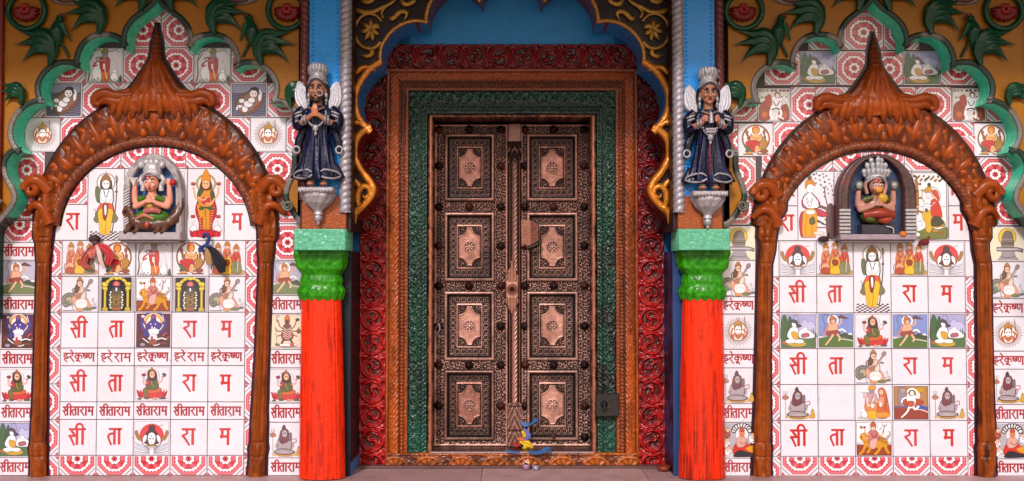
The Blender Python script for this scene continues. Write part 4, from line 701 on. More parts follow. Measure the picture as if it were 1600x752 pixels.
# ------------------------------------------------------------------ ochre walls with the scalloped opening
LH = [(0, 2), (-10, 14), (-24, 24), (-38, 36), (-47, 52), (-50, 79), None, (-60, 64), (-78, 58), (-98, 60), (-114, 72), (-122, 92), (-120, 109), None, (-134, 102), (-152, 102), (-170, 112), (-182, 130), (-182, 148), (-175, 162), None, (-190, 162), (-206, 170), (-220, 186), (-226, 206), (-222, 224), (-211, 238)]
def lobes(sgn, cx):
    segs = [[]]; out = []
    for p in LH:
        if p is None: segs.append([segs[-1][-1]])
        else: segs[-1].append((cx + sgn * -p[0], p[1]))
    for s in segs: out += spl(s, 5).tolist()[:-1]
    out.append(segs[-1][-1]); return out
YF = -.15
def scallop_wall(mp, lab, x_in, x_out):
    W = thing('scalloped_wall', lab, 'carved wall', (float(U(mp(246), 0, YF)[0]), YF, 2.0))
    left = lobes(1, 246)[::-1] if False else [(492 - x if 0 else x, y) for x, y in lobes(-1, 246)]
    left = [(246 - (x - 246), y) if x > 246 else (x, y) for x, y in left]
    right = [(492 - x, y) for x, y in left]
    lt = spl([left[-1], (20, 240), (10, 256), (13, 276), (24, 296), (26, 314), (14, 334), (0, 350), (-12, 370), (-14, 500)], 5).tolist()
    rt = spl([right[-1], (457, 248), (456, 266), (447, 288), (443, 308), (450, 326), (462, 344), (470, 352), (480, 356)], 5).tolist()
    curve = lt[::-1] + left[::-1] + right[1:] + rt
    cv = np.array([(mp(x), y) for x, y in curve]); X, Z = U(cv[:, 0], cv[:, 1], YF)
    m = MB(); c = '#965c04'
    # front face as vertical strips between the opening curve and the wall's top
    zt = 3.2
    xi, _ = U(mp(x_in), 200, YF); xo, _ = U(mp(x_out), 200, YF); xi = float(xi); xo = float(xo)
    pts = [(X[i], YF, Z[i]) for i in range(len(X))]
    m.poly([(xo, YF, Z[0])] + pts + [(xi, YF, Z[-1]), (xi, YF, zt), (xo, YF, zt)], c)
    m.poly([(xi, YF, Z[-1]), (xi, .0, Z[-1]), (xi, .0, zt), (xi, YF, zt)], c)
    m.build('wall_face', 'wall_paint', W)
    m = MB(); tcol = np.where((np.arange(len(X)) < 14)[:, None], np.array(CC('#0d3c34')), np.array(CC('#3cd8b0')))[:, None, :]
    Yg = np.array([YF + .001, -.012]); m.grid(np.stack([X, X], 1), np.broadcast_to(Yg, (len(X), 2)), np.stack([Z, Z], 1), np.repeat(tcol, 2, 1), smooth=False)
    m.build('reveal', 'enamel_paint', W, 'turquoise inner edge of the scalloped opening')
    # moulding along the edge
    T = np.gradient(np.stack([X, Z], 1), axis=0); T /= np.linalg.norm(T, axis=1, keepdims=True); N = np.stack([T[:, 1], -T[:, 0]], 1)
    cen = np.array([float(U(mp(246), 150, YF)[0]), 2.1])
    if (N[len(N) // 2 + 8] @ (np.array([X[len(X) // 2 + 8], Z[len(Z) // 2 + 8]]) - cen)) < 0: N = -N
    prof = [(-.002, 0), (-.002, .008), (.002, .011), (.012, .009), (.018, .012), (.025, .011), (.031, .007), (.034, 0)]
    gx = np.stack([X + N[:, 0] * a for a, b in prof], 1); gz = np.stack([Z + N[:, 1] * a for a, b in prof], 1); gy = np.stack([YF - b + 0 * X for a, b in prof], 1)
    s = np.cumsum(np.hypot(np.gradient(X), np.gradient(Z))); g = sst(.5, .62, vn(s * 9, s * 0, 7))
    col = mix('#6c625c', '#12291f', np.repeat(g[:, None], len(prof), 1)); m = MB(); m.grid(gx, gy, gz, col); m.build('moulding', 'silver_paint', W, 'grey and dark green moulding round the scallops')
    # border strips
    m = MB(); a, b = sorted((float(U(mp(-3), 100, YF)[0]), float(U(mp(7), 100, YF)[0]))); m.box(a, b, YF - .03, YF, 1.6, zt, '#6c1c12', b=.004); m.build('border', 'enamel_paint', W)
    G = '#0a3a24'
    def leaf(bx, by, s, fl, name='leaf'):
        m = MB()
        for pts, r in (([(0, 0), (6, -22), (-4, -44), (-26, -48), (-50, -54)], 6.5), ([(0, 0), (4, -22), (-8, -36), (-30, -36), (-56, -31)], 6.5), ([(0, 0), (2, -20), (-12, -27), (-28, -20), (-44, -3)], 6.0), ([(0, 0), (6, -24), (4, -40), (-12, -44), (-30, -42)], 4.5)):
            P = spl([(mp(bx + fl * x * s), by + y * s, 6 + 3 * (i == 2)) for i, (x, y) in enumerate(pts)], 7)
            t = np.linspace(0, 1, len(P)); R = r * s * K * (.36 + 1.25 * np.sin(np.pi * np.clip(t * .8 + .1, 0, 1)) ** 2) * np.clip((1 - t) * 2.6, 0.03, 1) ** .8
            m.sweep(PP(P, YF), R, G, depth=.6, n=20, mod=lambda u, a: 1 + .16 * np.cos(5 * a + .6))
        m.build(name, 'enamel_paint', W)
    for bx, by, s, fl in ((80, 103, 1, 1), (156, 55, 1, 1), (221, 18, .95, 1), (34, 165, .62, 1), (410, 103, 1, -1), (337, 55, 1, -1), (271, 18, .95, -1), (456, 168, .7, -1)): leaf(bx, by, s, fl)
    for cx, sg in ((43, 1), (450, -1)):
        m = MB(); a = np.linspace(-.55 * np.pi, 1.36 * np.pi, 40); R = 31 * (1 - .004 * np.arange(40)); P = np.stack([mp(cx + sg * R * np.cos(a)), 18 + R * np.sin(a), 5 + 0 * a], 1)
        m.sweep(PP(P, YF), 4.4 * K, G, n=10); m.build('ring', 'enamel_paint', W, 'dark green ring round a red flower')
        m = MB()
        for i in range(9):
            t = math.pi * (i / 8) * 1.15 - .25; P = spl([(mp(cx + sg * 2), 18, 3), (mp(cx + 12 * math.cos(t)), 20 + 9 * math.sin(t), 8), (mp(cx + 22 * math.cos(t)), 19 + 17 * math.sin(t), 3)], 6)
            tt = np.linspace(0, 1, len(P)); m.sweep(PP(P, YF), K * 5.2 * np.sin(np.pi * np.clip(tt * .9 + .1, 0, 1)) ** .7 + .0005, '#6a1414', depth=.7, n=8)
        for i in range(6):
            t = 2 * math.pi * i / 6; m.ell(P3(mp(cx + 5 * math.cos(t)), 16 + 5 * math.sin(t), YF, 9), (4 * K, 3 * K, 4 * K), '#8a1c18', 8, 6)
        m.build('flower', 'enamel_paint', W, 'dark red flower inside a green ring')
    for cx, sg in ((97, 1), (392, -1)):
        m = MB(); P = spl([(mp(cx - sg * 0), 24, 6), (mp(cx), 34, 9), (mp(cx - sg * 4), 50, 10), (mp(cx - sg * 3), 64, 7), (mp(cx - sg * 8), 78, 4), (mp(cx - sg * 14), 100, 3)], 7)
        t = np.linspace(0, 1, len(P)); R = K * np.interp(t, [0, .12, .2, .4, .58, .7, 1], [2, 6, 5.2, 10, 8, 4, 1.5]); m.sweep(PP(P, YF), R, G, depth=.7, n=12)
        m.sweep(PP([(mp(cx + sg * 1), 26, 9), (mp(cx + sg * 7), 27, 9), (mp(cx + sg * 9), 32, 7)], YF), [3 * K, 2 * K, .4 * K], '#5a1a14', n=8)
        m.sweep(PP(spl([(mp(cx + sg * 4), 40, 12), (mp(cx + sg * 10), 54, 9), (mp(cx + sg * 16), 65, 4)], 5), YF), np.linspace(5, 1, 11) * K, '#0d4428', depth=.5, n=8)
        m.sweep(PP(spl([(mp(cx - sg * 2), 62, 5), (mp(cx + sg * 5), 76, 4), (mp(cx + sg * 12), 90, 3)], 5), YF), np.linspace(2.6, 2, 11) * K, G, n=8)
        m.build('parrot', 'enamel_paint', W, 'dark green parrot in relief')
    for cx in (107, 376):
        m = MB(); c0 = P3(mp(cx), -4, YF, 2); m.ell(c0, (27 * K, 9 * K, 12 * K), '#9a8c84', 24, 12, fn=lambda a, b: 1 + .08 * np.cos(10 * a)); m.ell(P3(mp(cx), 2, YF, 9), (15 * K, 5 * K, 5 * K), '#5c3a30', 18, 8); m.build('vase', 'silver_paint', W, 'silver vase in relief')
    # end curl and lower bracket
    m = MB(); th = np.linspace(0, 3.6 * np.pi, 50); r = np.linspace(8.5, 1.5, 50)
    m.sweep(PP(np.stack([mp(452 + r * np.cos(th + 2.4)), 322 - r * np.sin(th + 2.4), 8 + 4 * th / 11], 1), YF), np.linspace(3, 1.4, 50) * K, '#5c5850', n=8)
    th = np.linspace(0, 3.4 * np.pi, 50)
    m.sweep(PP(np.stack([mp(-2 + r * np.cos(th + .5)), 322 - r * np.sin(th + .5), 8 + 4 * th / 11], 1), YF), np.linspace(4.4, 2, 50) * K, '#7a7068', n=8)
    m.build('scroll', 'silver_paint', W, 'grey spiral scroll'); return W
scallop_wall(lambda x: x, 'left ochre wall with scalloped turquoise edge and dark green leaves', 466, -40)
scallop_wall(lambda x: 1610 - x, 'right ochre wall with scalloped turquoise edge and dark green leaves', 471, -40)

# ------------------------------------------------------------------ brown arched frames
BR = '#8e3a08'; BD = '#4c1c05'
def brown(cx, dy, tipx, tipy, posts, lab, aH):
    cz = 368 + dy; W = thing('arched_frame', lab, 'arched frame', (float(U(cx, cz, 0)[0]), 0, Z0))
    # dark painted line behind
    # arch band
    n, mm = 420, 64
    th = np.linspace(math.radians(6), math.radians(174), n)[:, None]; q = np.linspace(0, 1, mm)[None, :]
    ai, bi, ao, bo = 150.5, 140, 191, aH
    rx = ai + (ao - ai) * q; ry = bi + (bo - bi) * q
    px = cx + rx * np.cos(th); py = cz - ry * np.sin(th)
    band = q * (40 + 40 * np.sin(th) ** 2)           # distance from inner edge in px
    wd = (40 + 40 * np.sin(th) ** 2)
    s = th * 185 - (np.pi / 2) * 185                  # px along
    roll = np.sqrt(np.clip(1 - ((band - 7) / 7) ** 2, 0, 1)) * 9 * (1 + .05 * np.sin(s * 1.3)) + np.sin((s + band * 1.2) * .7) * .5 * (band < 13)
    z2 = np.clip((band - 14) / (wd - 14), 0, 1)
    # acanthus leaves: slanted overlapping cells
    hh = 0
    for k, (per, lo, hi, sl_) in enumerate(((26, 0., .62, .35), (30, .36, 1.05, .55))):
        ss = s + k * 13 + np.sign(s) * (z2 - lo) * sl_ * 30; cell = np.floor(ss / per); f = (ss / per - cell) * 2 - 1
        v = (z2 - lo) / (hi - lo); shape = np.sqrt(np.clip(1 - v ** 2.2, 0, 1)); e = np.clip(1 - (np.abs(f) / np.clip(shape, .02, 1)) ** 2, 0, 1)
        inside = (v > 0) & (v < 1)
        hh = np.maximum(hh, np.where(inside, np.sqrt(e) * 1.4, 0))
    hh = hh + 3 * (fbm(s / 16, band / 14, 3) - .5)
    dome = np.sin(np.pi * np.clip(z2 * .9 + .08, 0, 1)) * 6
    h = np.where(band < 14, roll * .7 + 2, 1.5 + dome * .7 + hh)
    h = h * sst(0, .02, q) * sst(1.0, .975, q) + 2
    x, z = U(px, py, 0); y = -h * K - .008
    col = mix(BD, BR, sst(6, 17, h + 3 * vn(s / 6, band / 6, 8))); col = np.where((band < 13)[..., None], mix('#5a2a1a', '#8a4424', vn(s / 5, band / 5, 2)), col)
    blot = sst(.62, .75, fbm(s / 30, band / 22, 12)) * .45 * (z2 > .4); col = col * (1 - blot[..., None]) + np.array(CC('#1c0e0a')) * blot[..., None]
    xx = np.hstack([x[:, :1], x, x[:, -1:]]); zz = np.hstack([z[:, :1], z, z[:, -1:]]); yy = np.hstack([0 * y[:, :1], y, 0 * y[:, -1:]]); cc = np.concatenate([col[:, :1], col, col[:, -1:]], 1)
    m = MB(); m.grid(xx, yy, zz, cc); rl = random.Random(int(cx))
    def sb(s0, z0):        # (px along the crown line, 0..1 across the leaf zone) -> photo px
        t_ = s0 / 185 + np.pi / 2; w_ = 40 + 40 * math.sin(t_) ** 2; b_ = 13 + z0 * (w_ - 15); q_ = b_ / w_; return cx + (ai + (ao - ai) * q_) * math.cos(t_), cz - (bi + (bo - bi) * q_) * math.sin(t_)
    for i in range(-8, 9):
        s0 = i * 33.0; sg = 1 if i > 0 else -1 if i < 0 else 0; wide = 1 if abs(i) < 7 else .75
        blades = [((0, .02), (3 * sg, .45), (9 * sg, .97), 6.2), ((-2, .05), (-9, .34), (-19, .46), 5.0), ((2, .05), (9, .34), (19, .46), 5.0), ((-2, .3), (-8, .62), (-17, .8), 4.6), ((2, .3), (9, .62), (18, .8), 4.6), ((-16.5, .0), (-16 + 2 * sg, .1), (-15 + 4 * sg, .3), 5.0), ((-16.5, .62), (-14 + 3 * sg, .78), (-12 + 8 * sg, .98), 4.6)]
        for (a0, b0, c0, r0) in blades:
            jj = lambda p: (s0 + p[0] * wide + rl.uniform(-1.5, 1.5), p[1] + rl.uniform(-.05, .05)); p3 = []
            for kk_, p in enumerate((a0, b0, c0)):
                if abs(jj(p)[0]) > 268: continue
                X_, Y_ = sb(*jj(p)); p3.append((X_, Y_, 1.5 + (3, 5, 5)[kk_]))
            if len(p3) < 3: continue
            P_ = spl(p3, 7); t_ = np.linspace(0, 1, len(P_)); m.sweep(PP(P_, 0), K * r0 * (.3 + .95 * np.sin(np.pi * np.clip(t_ * .95 + .03, 0, 1)) ** .8), mix(BD, '#a04408', np.repeat(np.sin(np.pi * t_)[:, None], 9, 1) * rl.uniform(.5, 1)), depth=.85, n=9)
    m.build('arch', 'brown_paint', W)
    # finial: bell shaped cap rising to a spike
    py0, py1 = 176 + dy, tipy
    t = np.linspace(0, 1, 150)[:, None]; pyy = py0 + (py1 - py0) * t
    L = np.array([(176, 74), (166, 72), (156, 66), (148, 55), (140, 43), (130, 34), (118, 26), (106, 18), (94, 11), (84, 8.6), (76, 8.6), (66, 7), (54, 4), (44, 1.4), (38, .3)], float); L[:, 0] = np.interp(L[:, 0], [38, 176], [py1, py0])
    hw = np.interp(-pyy, -L[:, 0], L[:, 1]); ctr = np.interp(pyy, [py1, py0 - 60, py0], [tipx, cx + 1, cx + 1])
    u = np.linspace(-1, 1, 90)[None, :]; X = ctr + u * hw
    dep = np.sqrt(np.clip(1 - u ** 2, 0, 1)) * np.minimum(hw * .8, 14) + 3
    f = np.cos(u * 13) * 1.6 * sst(0, 20, hw) + 3 * (fbm(X / 6 + 9, pyy / 14, 4) - .5) + 1.0 * np.sin(pyy * .8) * (hw < 12)
    skirt = 5 * sst(.75, .98, 1 - t) * np.abs(np.cos(u * 8))
    h = dep + f * np.sqrt(np.clip(1 - u ** 2, 0, 1)) + skirt * .3 - 4 * sst(.12, 0, t)
    h = h * (np.abs(u) < .995)
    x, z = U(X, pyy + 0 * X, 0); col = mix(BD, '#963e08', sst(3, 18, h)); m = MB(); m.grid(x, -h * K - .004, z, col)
    for sg in (-1, 1):
        for k, (pts, r) in enumerate((([(30, 150), (56, 152), (74, 148), (88, 152), (91, 162), (84, 166)], 6.5), ([(30, 158), (56, 161), (76, 158), (88, 164)], 6.5), ([(20, 140), (44, 146), (62, 150), (80, 150)], 5), ([(34, 166), (56, 169), (72, 166)], 6))):
            P = spl([(cx + sg * a, b + dy, 11 - k * 2) for a, b in pts], 7); tt = np.linspace(0, 1, len(P)); m.sweep(PP(P, 0), K * r * (.35 + .9 * np.sin(np.pi * np.clip(tt * .8 + .12, 0, 1))), BR, depth=.9, n=12, mod=lambda u, a: 1 + .08 * np.cos(5 * a))
    for i in range(-6, 7):      # leaf fringe where the cap runs into the arch
        x0_ = i * 10.5; P = spl([(cx + x0_ * .62, 138 + dy + abs(i) * 1.5, 13 - abs(i) * .9), (cx + x0_ * .9, 158 + dy, 15 - abs(i) * .9), (cx + x0_ * 1.08, 178 + dy + (i % 2) * 8 + abs(i), 12 - abs(i) * .5)], 7); tt = np.linspace(0, 1, len(P)); m.sweep(PP(P, 0), K * 5.6 * (.25 + np.sin(np.pi * np.clip(tt * .85 + .05, 0, 1))), mix(BD, '#a04408', np.repeat(np.sin(np.pi * tt)[:, None], 10, 1)), depth=.8, n=10)
    m.build('finial', 'brown_paint', W)
    for side, prof in zip((-1, 1), posts):
        Pq = np.array(prof, float); yv = np.arange(Pq[0, 0], Pq[-1, 0] + .1, 1.0)[:, None]; c = np.interp(yv, Pq[:, 0], Pq[:, 1]); hwv = np.interp(yv, Pq[:, 0], Pq[:, 2]) * .93
        ph = np.linspace(-np.pi / 2, np.pi / 2, 44)[None, :]; X = c + hwv * np.sin(ph)
        low = sst(400, 425, yv) * sst(692, 660, yv); cap = sst(392, 350, yv)
        h = hwv * .75 * np.cos(ph) + low * 1.1 * np.cos(ph * 8) + cap * (2.2 * np.cos(ph * 5 + .5 * np.sin(yv / 8)) + 4.5 * (fbm(X / 6, yv / 9, 21 + int(cx)) - .5)) + 1.6 * (fbm(X / 5, yv / 12, 5) - .5)
        for g in (372, 380, 412, 690, 712): h = h - 1.8 * np.exp(-((yv - g) / 1.6) ** 2) * np.cos(ph)
        lo2 = sst(688, 694, yv); h = h + lo2 * 1.6 * np.cos(ph * 6) * np.sin((yv - 690) / 9)
        h = h * (np.abs(ph) < 1.56) + 1
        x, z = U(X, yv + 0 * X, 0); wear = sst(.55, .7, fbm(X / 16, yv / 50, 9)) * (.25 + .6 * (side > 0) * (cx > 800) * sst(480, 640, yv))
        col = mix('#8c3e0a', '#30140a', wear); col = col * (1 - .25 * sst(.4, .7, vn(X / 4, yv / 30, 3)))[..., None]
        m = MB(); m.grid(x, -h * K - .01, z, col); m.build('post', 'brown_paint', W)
        m = MB(); c0, w0 = float(np.interp(300, Pq[:, 0], Pq[:, 1])), 1
        # volutes at the spring
        vx = c0 + side * 26; th = np.linspace(0, 2.4 * np.pi, 46); r = np.linspace(13, 3, 46)
        m.sweep(PP(np.stack([vx + side * -r * np.cos(th) * -1 * .9, 298 + dy - r * np.sin(th) * .9 - 0, 14 + 0 * th], 1)[::-1], 0), np.linspace(5, 7.5, 46) * K, BR, depth=1, n=12)
        P = spl([(c0 - side * 2, 300 + dy, 10), (c0 + side * 14, 284 + dy, 15), (c0 + side * 28, 286 + dy, 15), (c0 + side * 37, 298 + dy, 12)], 7); m.sweep(PP(P, 0), K * np.linspace(11, 7, len(P)), BR, n=12, mod=lambda u, a: 1 + .06 * np.cos(6 * a))
        P = spl([(c0 - side * 2, 350 + dy * .5, 10), (c0 + side * 8, 326 + dy, 14), (c0 + side * 22, 322 + dy, 14), (c0 + side * 36, 334 + dy, 8)], 7); m.sweep(PP(P, 0), K * np.linspace(10, 4, len(P)), BR, n=12, mod=lambda u, a: 1 + .08 * np.cos(5 * a))
        m.build('volute', 'brown_paint', W)
        m = MB(); xa, za = U(Pq[:, 1] - Pq[:, 2] - 3.5, Pq[:, 0], 0); xb, zb = U(Pq[:, 1] + Pq[:, 2] + 3.0, Pq[:, 0], 0)
        jit = lambda a, sd: a + .004 * (vn(np.arange(len(a)) * 1.7, 0 * a, sd) - .5)
        m.grid(np.stack([jit(xa, 3), jit(xb, 5)], 1), -.0095 + 0 * np.stack([xa, xb], 1), np.stack([za, zb], 1), '#2a0c20', smooth=False); m.build('painted_outline', 'enamel_paint', W)
    m = MB(); th = np.linspace(math.radians(6), math.radians(174), 120)
    for a0, b0, a1, b1 in ((ao - 2, bo - 2, ao + 3.5, bo + 3.5), (ai - 2.5, bi - 2.5, ai + 1, bi + 1)):
        xa, za = U(cx + a0 * np.cos(th), cz - b0 * np.sin(th), 0); xb, zb = U(cx + a1 * np.cos(th), cz - b1 * np.sin(th), 0)
        m.grid(np.stack([xa, xb], 1), -.0101 + 0 * np.stack([xa, xb], 1), np.stack([za, zb], 1), '#20090c', smooth=False)
    L2 = L.copy(); xa, za = U(np.interp(L2[:, 0], [py1, py0 - 60, py0], [tipx, cx + 1, cx + 1]) - L2[:, 1] - 4, L2[:, 0] - 2, 0); xb, zb = U(np.interp(L2[:, 0], [py1, py0 - 60, py0], [tipx, cx + 1, cx + 1]) + L2[:, 1] + 4, L2[:, 0] - 2, 0)
    m.grid(np.stack([xa, xb], 1), -.0106 + 0 * np.stack([xa, xb], 1), np.stack([za, zb], 1), '#20090c', smooth=False); m.build('painted_outline', 'enamel_paint', W)
    return W
PL = [(285, 84, 16), (300, 82, 19), (330, 79, 20), (345, 73, 17), (358, 70, 15.5), (372, 69, 15), (380, 70.5, 12.5), (392, 70, 12.5), (414, 69.5, 10), (560, 65.5, 10.5), (640, 64, 11.5), (665, 63, 13), (690, 62, 12.5), (700, 62, 14.5), (712, 62, 13.5), (735, 62, 13.5), (745, 62, 14)]
def mirr(P, f): return [(a, f(a, b), c) for a, b, c in P]
PR = mirr(PL, lambda a, b: 2 * (246 - (a - 330) * .033) - b - 1)
brown(244.5, 0, 247, 38, [PL, PR], 'brown carved arch with two posts framing the left idol', 220)
QL = [(a, 1192 + (b - 66) * (1 if a < 400 else .6) + (2 if a < 400 else 0), c + (1 if a > 400 else 0)) for a, b, c in PL]
QR = [(a, 2 * 1364.5 - b, c + (.8 if a > 400 else 0)) for a, b, c in QL]
brown(1364.5, 7, 1362, 52, [QL, QR], 'brown carved arch with a blackened right post framing the right idol', 222)
# ------------------------------------------------------------------ recessed wall with the doorway
YW = .32
m = MB(); zt = 3.25
xL = float(U(640, 400, YW)[0]); zT = float(U(800, 147, YW)[1]); xo = float(U(541, 400, YW)[0])
m.box(-1.6, xL, YW, YW + .12, Z0 - .02, zt, '#1c5c94'); m.box(-xL, 1.6, YW, YW + .12, Z0 - .02, zt, '#1c5c94'); m.box(xL, -xL, YW, YW + .12, zT, zt, '#2a80c0')
o = m.build('doorway_wall', 'wall_paint'); tag(o, 'blue painted wall around and above the carved doorway', 'wall')

def circ_scroll(u, v, per, w):
    "carved scroll band: u along, v across 0..w (px)"
    c = np.floor(u / per); f = u - (c + .5) * per; sg = np.where(c % 2 == 0, 1, -1); g = (v - w / 2) * sg
    d = np.hypot(f / .95, g); th = np.arctan2(g, f); R = min(w, per) * .44
    ring = np.exp(-((d - R) / 2.0) ** 2) * 5; ring2 = np.exp(-((d - R * .72) / 1.3) ** 2) * 2.5 * (np.sin(th + .4) > -.6)
    cj = _h(c.astype(int) + 0 * f.astype(int), 0 * c.astype(int), 4); pet = np.clip(np.cos(th * (2 + (cj > .5)) + d * (.22 + .14 * cj) + c * 2.1), 0, 1) ** .7 * 4.6 * sst(R * .72, R * .5, d); ctr = np.exp(-(d / 2.6) ** 2) * 3
    e = np.abs(f) / (per / 2); corner = sst(.55, .95, e) * (2.6 + 2.2 * np.cos((v / w) * 4 * np.pi + c * 3) * np.cos(e * 9))
    return ring + ring2 + pet + ctr + corner + 1.4 * (vn(u / 3.5, v / 3.5, 3) - .5)
def rope(u, v, w, per, sl=1.2):
    q = (u + v * sl) / per; return np.sqrt(np.clip(1 - ((v - w / 2) / (w / 2)) ** 2, 0, 1)) * (2.2 + 2.6 * np.abs(np.sin(np.pi * q)))
DF = thing('door_frame', 'carved door frame painted red, orange and dark green around the double door', 'door frame', (0, YW, Z0))
def band(name, x0, x1, yo, yi, yb, y, hf, cf, mat, res=.8, skirt=.05, label=None, sides=(1, 1, 1)):
    "U-shaped carved band: left edge px x0 (outer) .. x1 (inner), top yo (outer) .. yi (inner), down to yb; mirrored at x=800"
    w = x1 - x0; wt = yi - yo; nv = int(w / res); m = MB(); XL0 = float(U(x0, 400, y)[0]); XL1 = float(U(x1, 400, y)[0])
    v = np.linspace(0, 1, nv)[None, :]
    Zb = float(U(800, yb, y)[1]); Zo = float(U(800, yo, y)[1]); Zi = float(U(800, yi, y)[1])
    for sg in (-1, 1):
        n = int((yb - yo) / res); t = np.linspace(0, 1, n)[:, None]; top = Zo + (Zi - Zo) * v
        Z = top + (Zb - top) * t; X = (XL0 + (XL1 - XL0) * v) * (1 if sg < 0 else -1) + 0 * t; u = (Zo - Z) / kk(y)
        h = hf(u, v * w, w) ; c = cf(u, v * w, w, h, sg)
        add(m, X, y - h * K, Z, c, y + skirt)
    n = int((1600 - 2 * x0) / res); t = np.linspace(-1, 1, n)[:, None]; Xv = XL0 + (XL1 - XL0) * v; X = -t * Xv; Z = Zo + (Zi - Zo) * v + 0 * t
    u = X / kk(y); h = hf(u, v * w, w); c = cf(u * 0 - 10, v * w, w, h, 0); add(m, X, y - h * K, Z, c, y + skirt)
    return m.build(name, mat, DF, label)
def add(m, X, Y, Z, c, yb):
    P = lambda A: np.pad(A, 1, mode='edge'); Yp = P(Y); Yp[0, :] = yb; Yp[-1, :] = yb; Yp[:, 0] = yb; Yp[:, -1] = yb
    m.grid(P(X + 0 * Y), Yp, P(Z + 0 * Y), np.pad(c, ((1, 1), (1, 1), (0, 0)), mode='edge'))
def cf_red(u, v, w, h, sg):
    c = mix('#34060a', '#7c1016', sst(0, 4, h)); g = sst(200, 480, u)[..., None] * .8 if sg else 0 * v[..., None]  # maroon at the top, redder downwards: dimmer light up there painted into the colour
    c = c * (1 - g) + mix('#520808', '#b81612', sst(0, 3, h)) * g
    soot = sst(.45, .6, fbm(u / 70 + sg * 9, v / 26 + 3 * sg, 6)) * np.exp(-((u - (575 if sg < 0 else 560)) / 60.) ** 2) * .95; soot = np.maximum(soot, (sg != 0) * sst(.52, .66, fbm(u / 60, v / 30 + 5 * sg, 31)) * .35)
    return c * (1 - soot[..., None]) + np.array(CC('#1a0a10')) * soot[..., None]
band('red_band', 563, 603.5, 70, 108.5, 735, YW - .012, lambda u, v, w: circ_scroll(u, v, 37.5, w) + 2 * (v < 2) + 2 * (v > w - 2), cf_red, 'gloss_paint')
def hf_or(u, v, w):
    h = np.zeros(np.broadcast(u, v).shape)
    h = h + (v < 3) * 4 + ((v >= 3) & (v < 5)) * 1.5
    r = ((v >= 5) & (v < 20)); h = h + r * (3 + rope(u, np.clip(v - 5, 0, 15), 15, 8.5, 1.5)) + r * 1.5 * (vn(u / 3, v / 3, 4) - .5)
    h = h + ((v >= 20) & (v < 22)) * 0; b = ((v >= 22) & (v < 27)); h = h + b * (1 + 3 * np.abs(np.sin(np.pi * u / 5.5)) * np.sqrt(np.clip(1 - ((v - 24.5) / 2.6) ** 2, 0, 1)))
    h = h + ((v >= 28)) * (2.5 + 1.3 * (np.abs(np.sin(np.pi * (u + v) / 6)) > .5) * (v > 30) * (v < w - 2)); return h + .8 * (vn(u / 5, v / 4, 14) - .5)
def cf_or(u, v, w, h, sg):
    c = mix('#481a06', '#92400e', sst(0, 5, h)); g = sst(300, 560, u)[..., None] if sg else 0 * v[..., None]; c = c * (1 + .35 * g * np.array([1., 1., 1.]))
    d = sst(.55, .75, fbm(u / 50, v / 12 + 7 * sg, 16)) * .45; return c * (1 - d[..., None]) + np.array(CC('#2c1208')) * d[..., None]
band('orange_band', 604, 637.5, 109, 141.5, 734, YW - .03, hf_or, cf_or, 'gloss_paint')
def hf_gr(u, v, w):
    a = (v < 17); h = a * (.5 * circ_scroll(u, np.clip(v, 0, 17), 15, 17) + 1.0) + ((v >= 17) & (v < 19)) * 3.5
    b = (v >= 19) & (v < 27); h = h + b * rope(u, np.clip(v - 19, 0, 8), 8, 7, .9); h = h + (v >= 27) * 2; return h + 1.6 * (vn(u / 2.5, v / 2.5, 8) - .5)
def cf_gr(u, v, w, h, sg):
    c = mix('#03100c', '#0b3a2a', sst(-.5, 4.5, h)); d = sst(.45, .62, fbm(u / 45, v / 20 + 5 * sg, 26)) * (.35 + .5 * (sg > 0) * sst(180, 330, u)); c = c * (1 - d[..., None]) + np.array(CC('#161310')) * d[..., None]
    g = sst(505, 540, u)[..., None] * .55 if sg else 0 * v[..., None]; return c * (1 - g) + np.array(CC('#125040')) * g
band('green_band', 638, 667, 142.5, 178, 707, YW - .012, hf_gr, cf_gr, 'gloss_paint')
m = MB(); m.box(-1.0, 1.0, .62, .70, Z0, 2.8, '#120a08'); m.build('dark_backing', 'wall_paint', DF)
# step between bands and the timber lining
m = MB(); YD = .48
xa = float(U(668.5, 400, YW)[0]); xb = float(U(676, 400, YW - .02)[0]); z1 = float(U(800, 179, YW)[1]); z2 = float(U(800, 184.5, YW - .02)[1]); zb = float(U(800, 707, YW)[1])
n = 300
def timber(P0, P1, wx, wz, cn):
    t = np.linspace(0, 1, n)[:, None]; a = np.linspace(0, 1, 8)[None, :]
for sg in (-1, 1):
    t = np.linspace(0, 1, 400)[:, None]; a = np.array([0, 0, .2, .5, .8, 1, 1])[None, :]; yy = np.array([YD + .05, YW - .01, YW - .022, YW - .025, YW - .022, YW - .012, YD + .05])[None, :]
    X = xa + (xb - xa) * a + .0015 * (vn(t * 40, a * 3, 5) - .5); Z = zb + (z1 - (z1 - z2) * a - zb) * t; c = mix('#3c1a12', '#a2644a', sst(.3, .75, fbm(a * 2 + sg, t * 60, 3) + .35 * (a > .3) * (a < .99)) * (yy < YW))
    m.grid(-sg * X if sg > 0 else X, yy + 0 * t, Z, c)
t = np.linspace(0, 1, 200)[:, None]; X = -(1 - 2 * t) * np.abs(xa + (xb - xa) * a); Z = z1 + (z2 - z1) * a + 0 * t
m.grid(X, yy + 0 * t, Z, mix('#3c1a12', '#8a5240', sst(.3, .7, fbm(t * 60, a * 2, 3)) * (yy < YW)))
m.build('timber_lining', 'copper', DF, 'worn reddish timber edge lining the door opening')
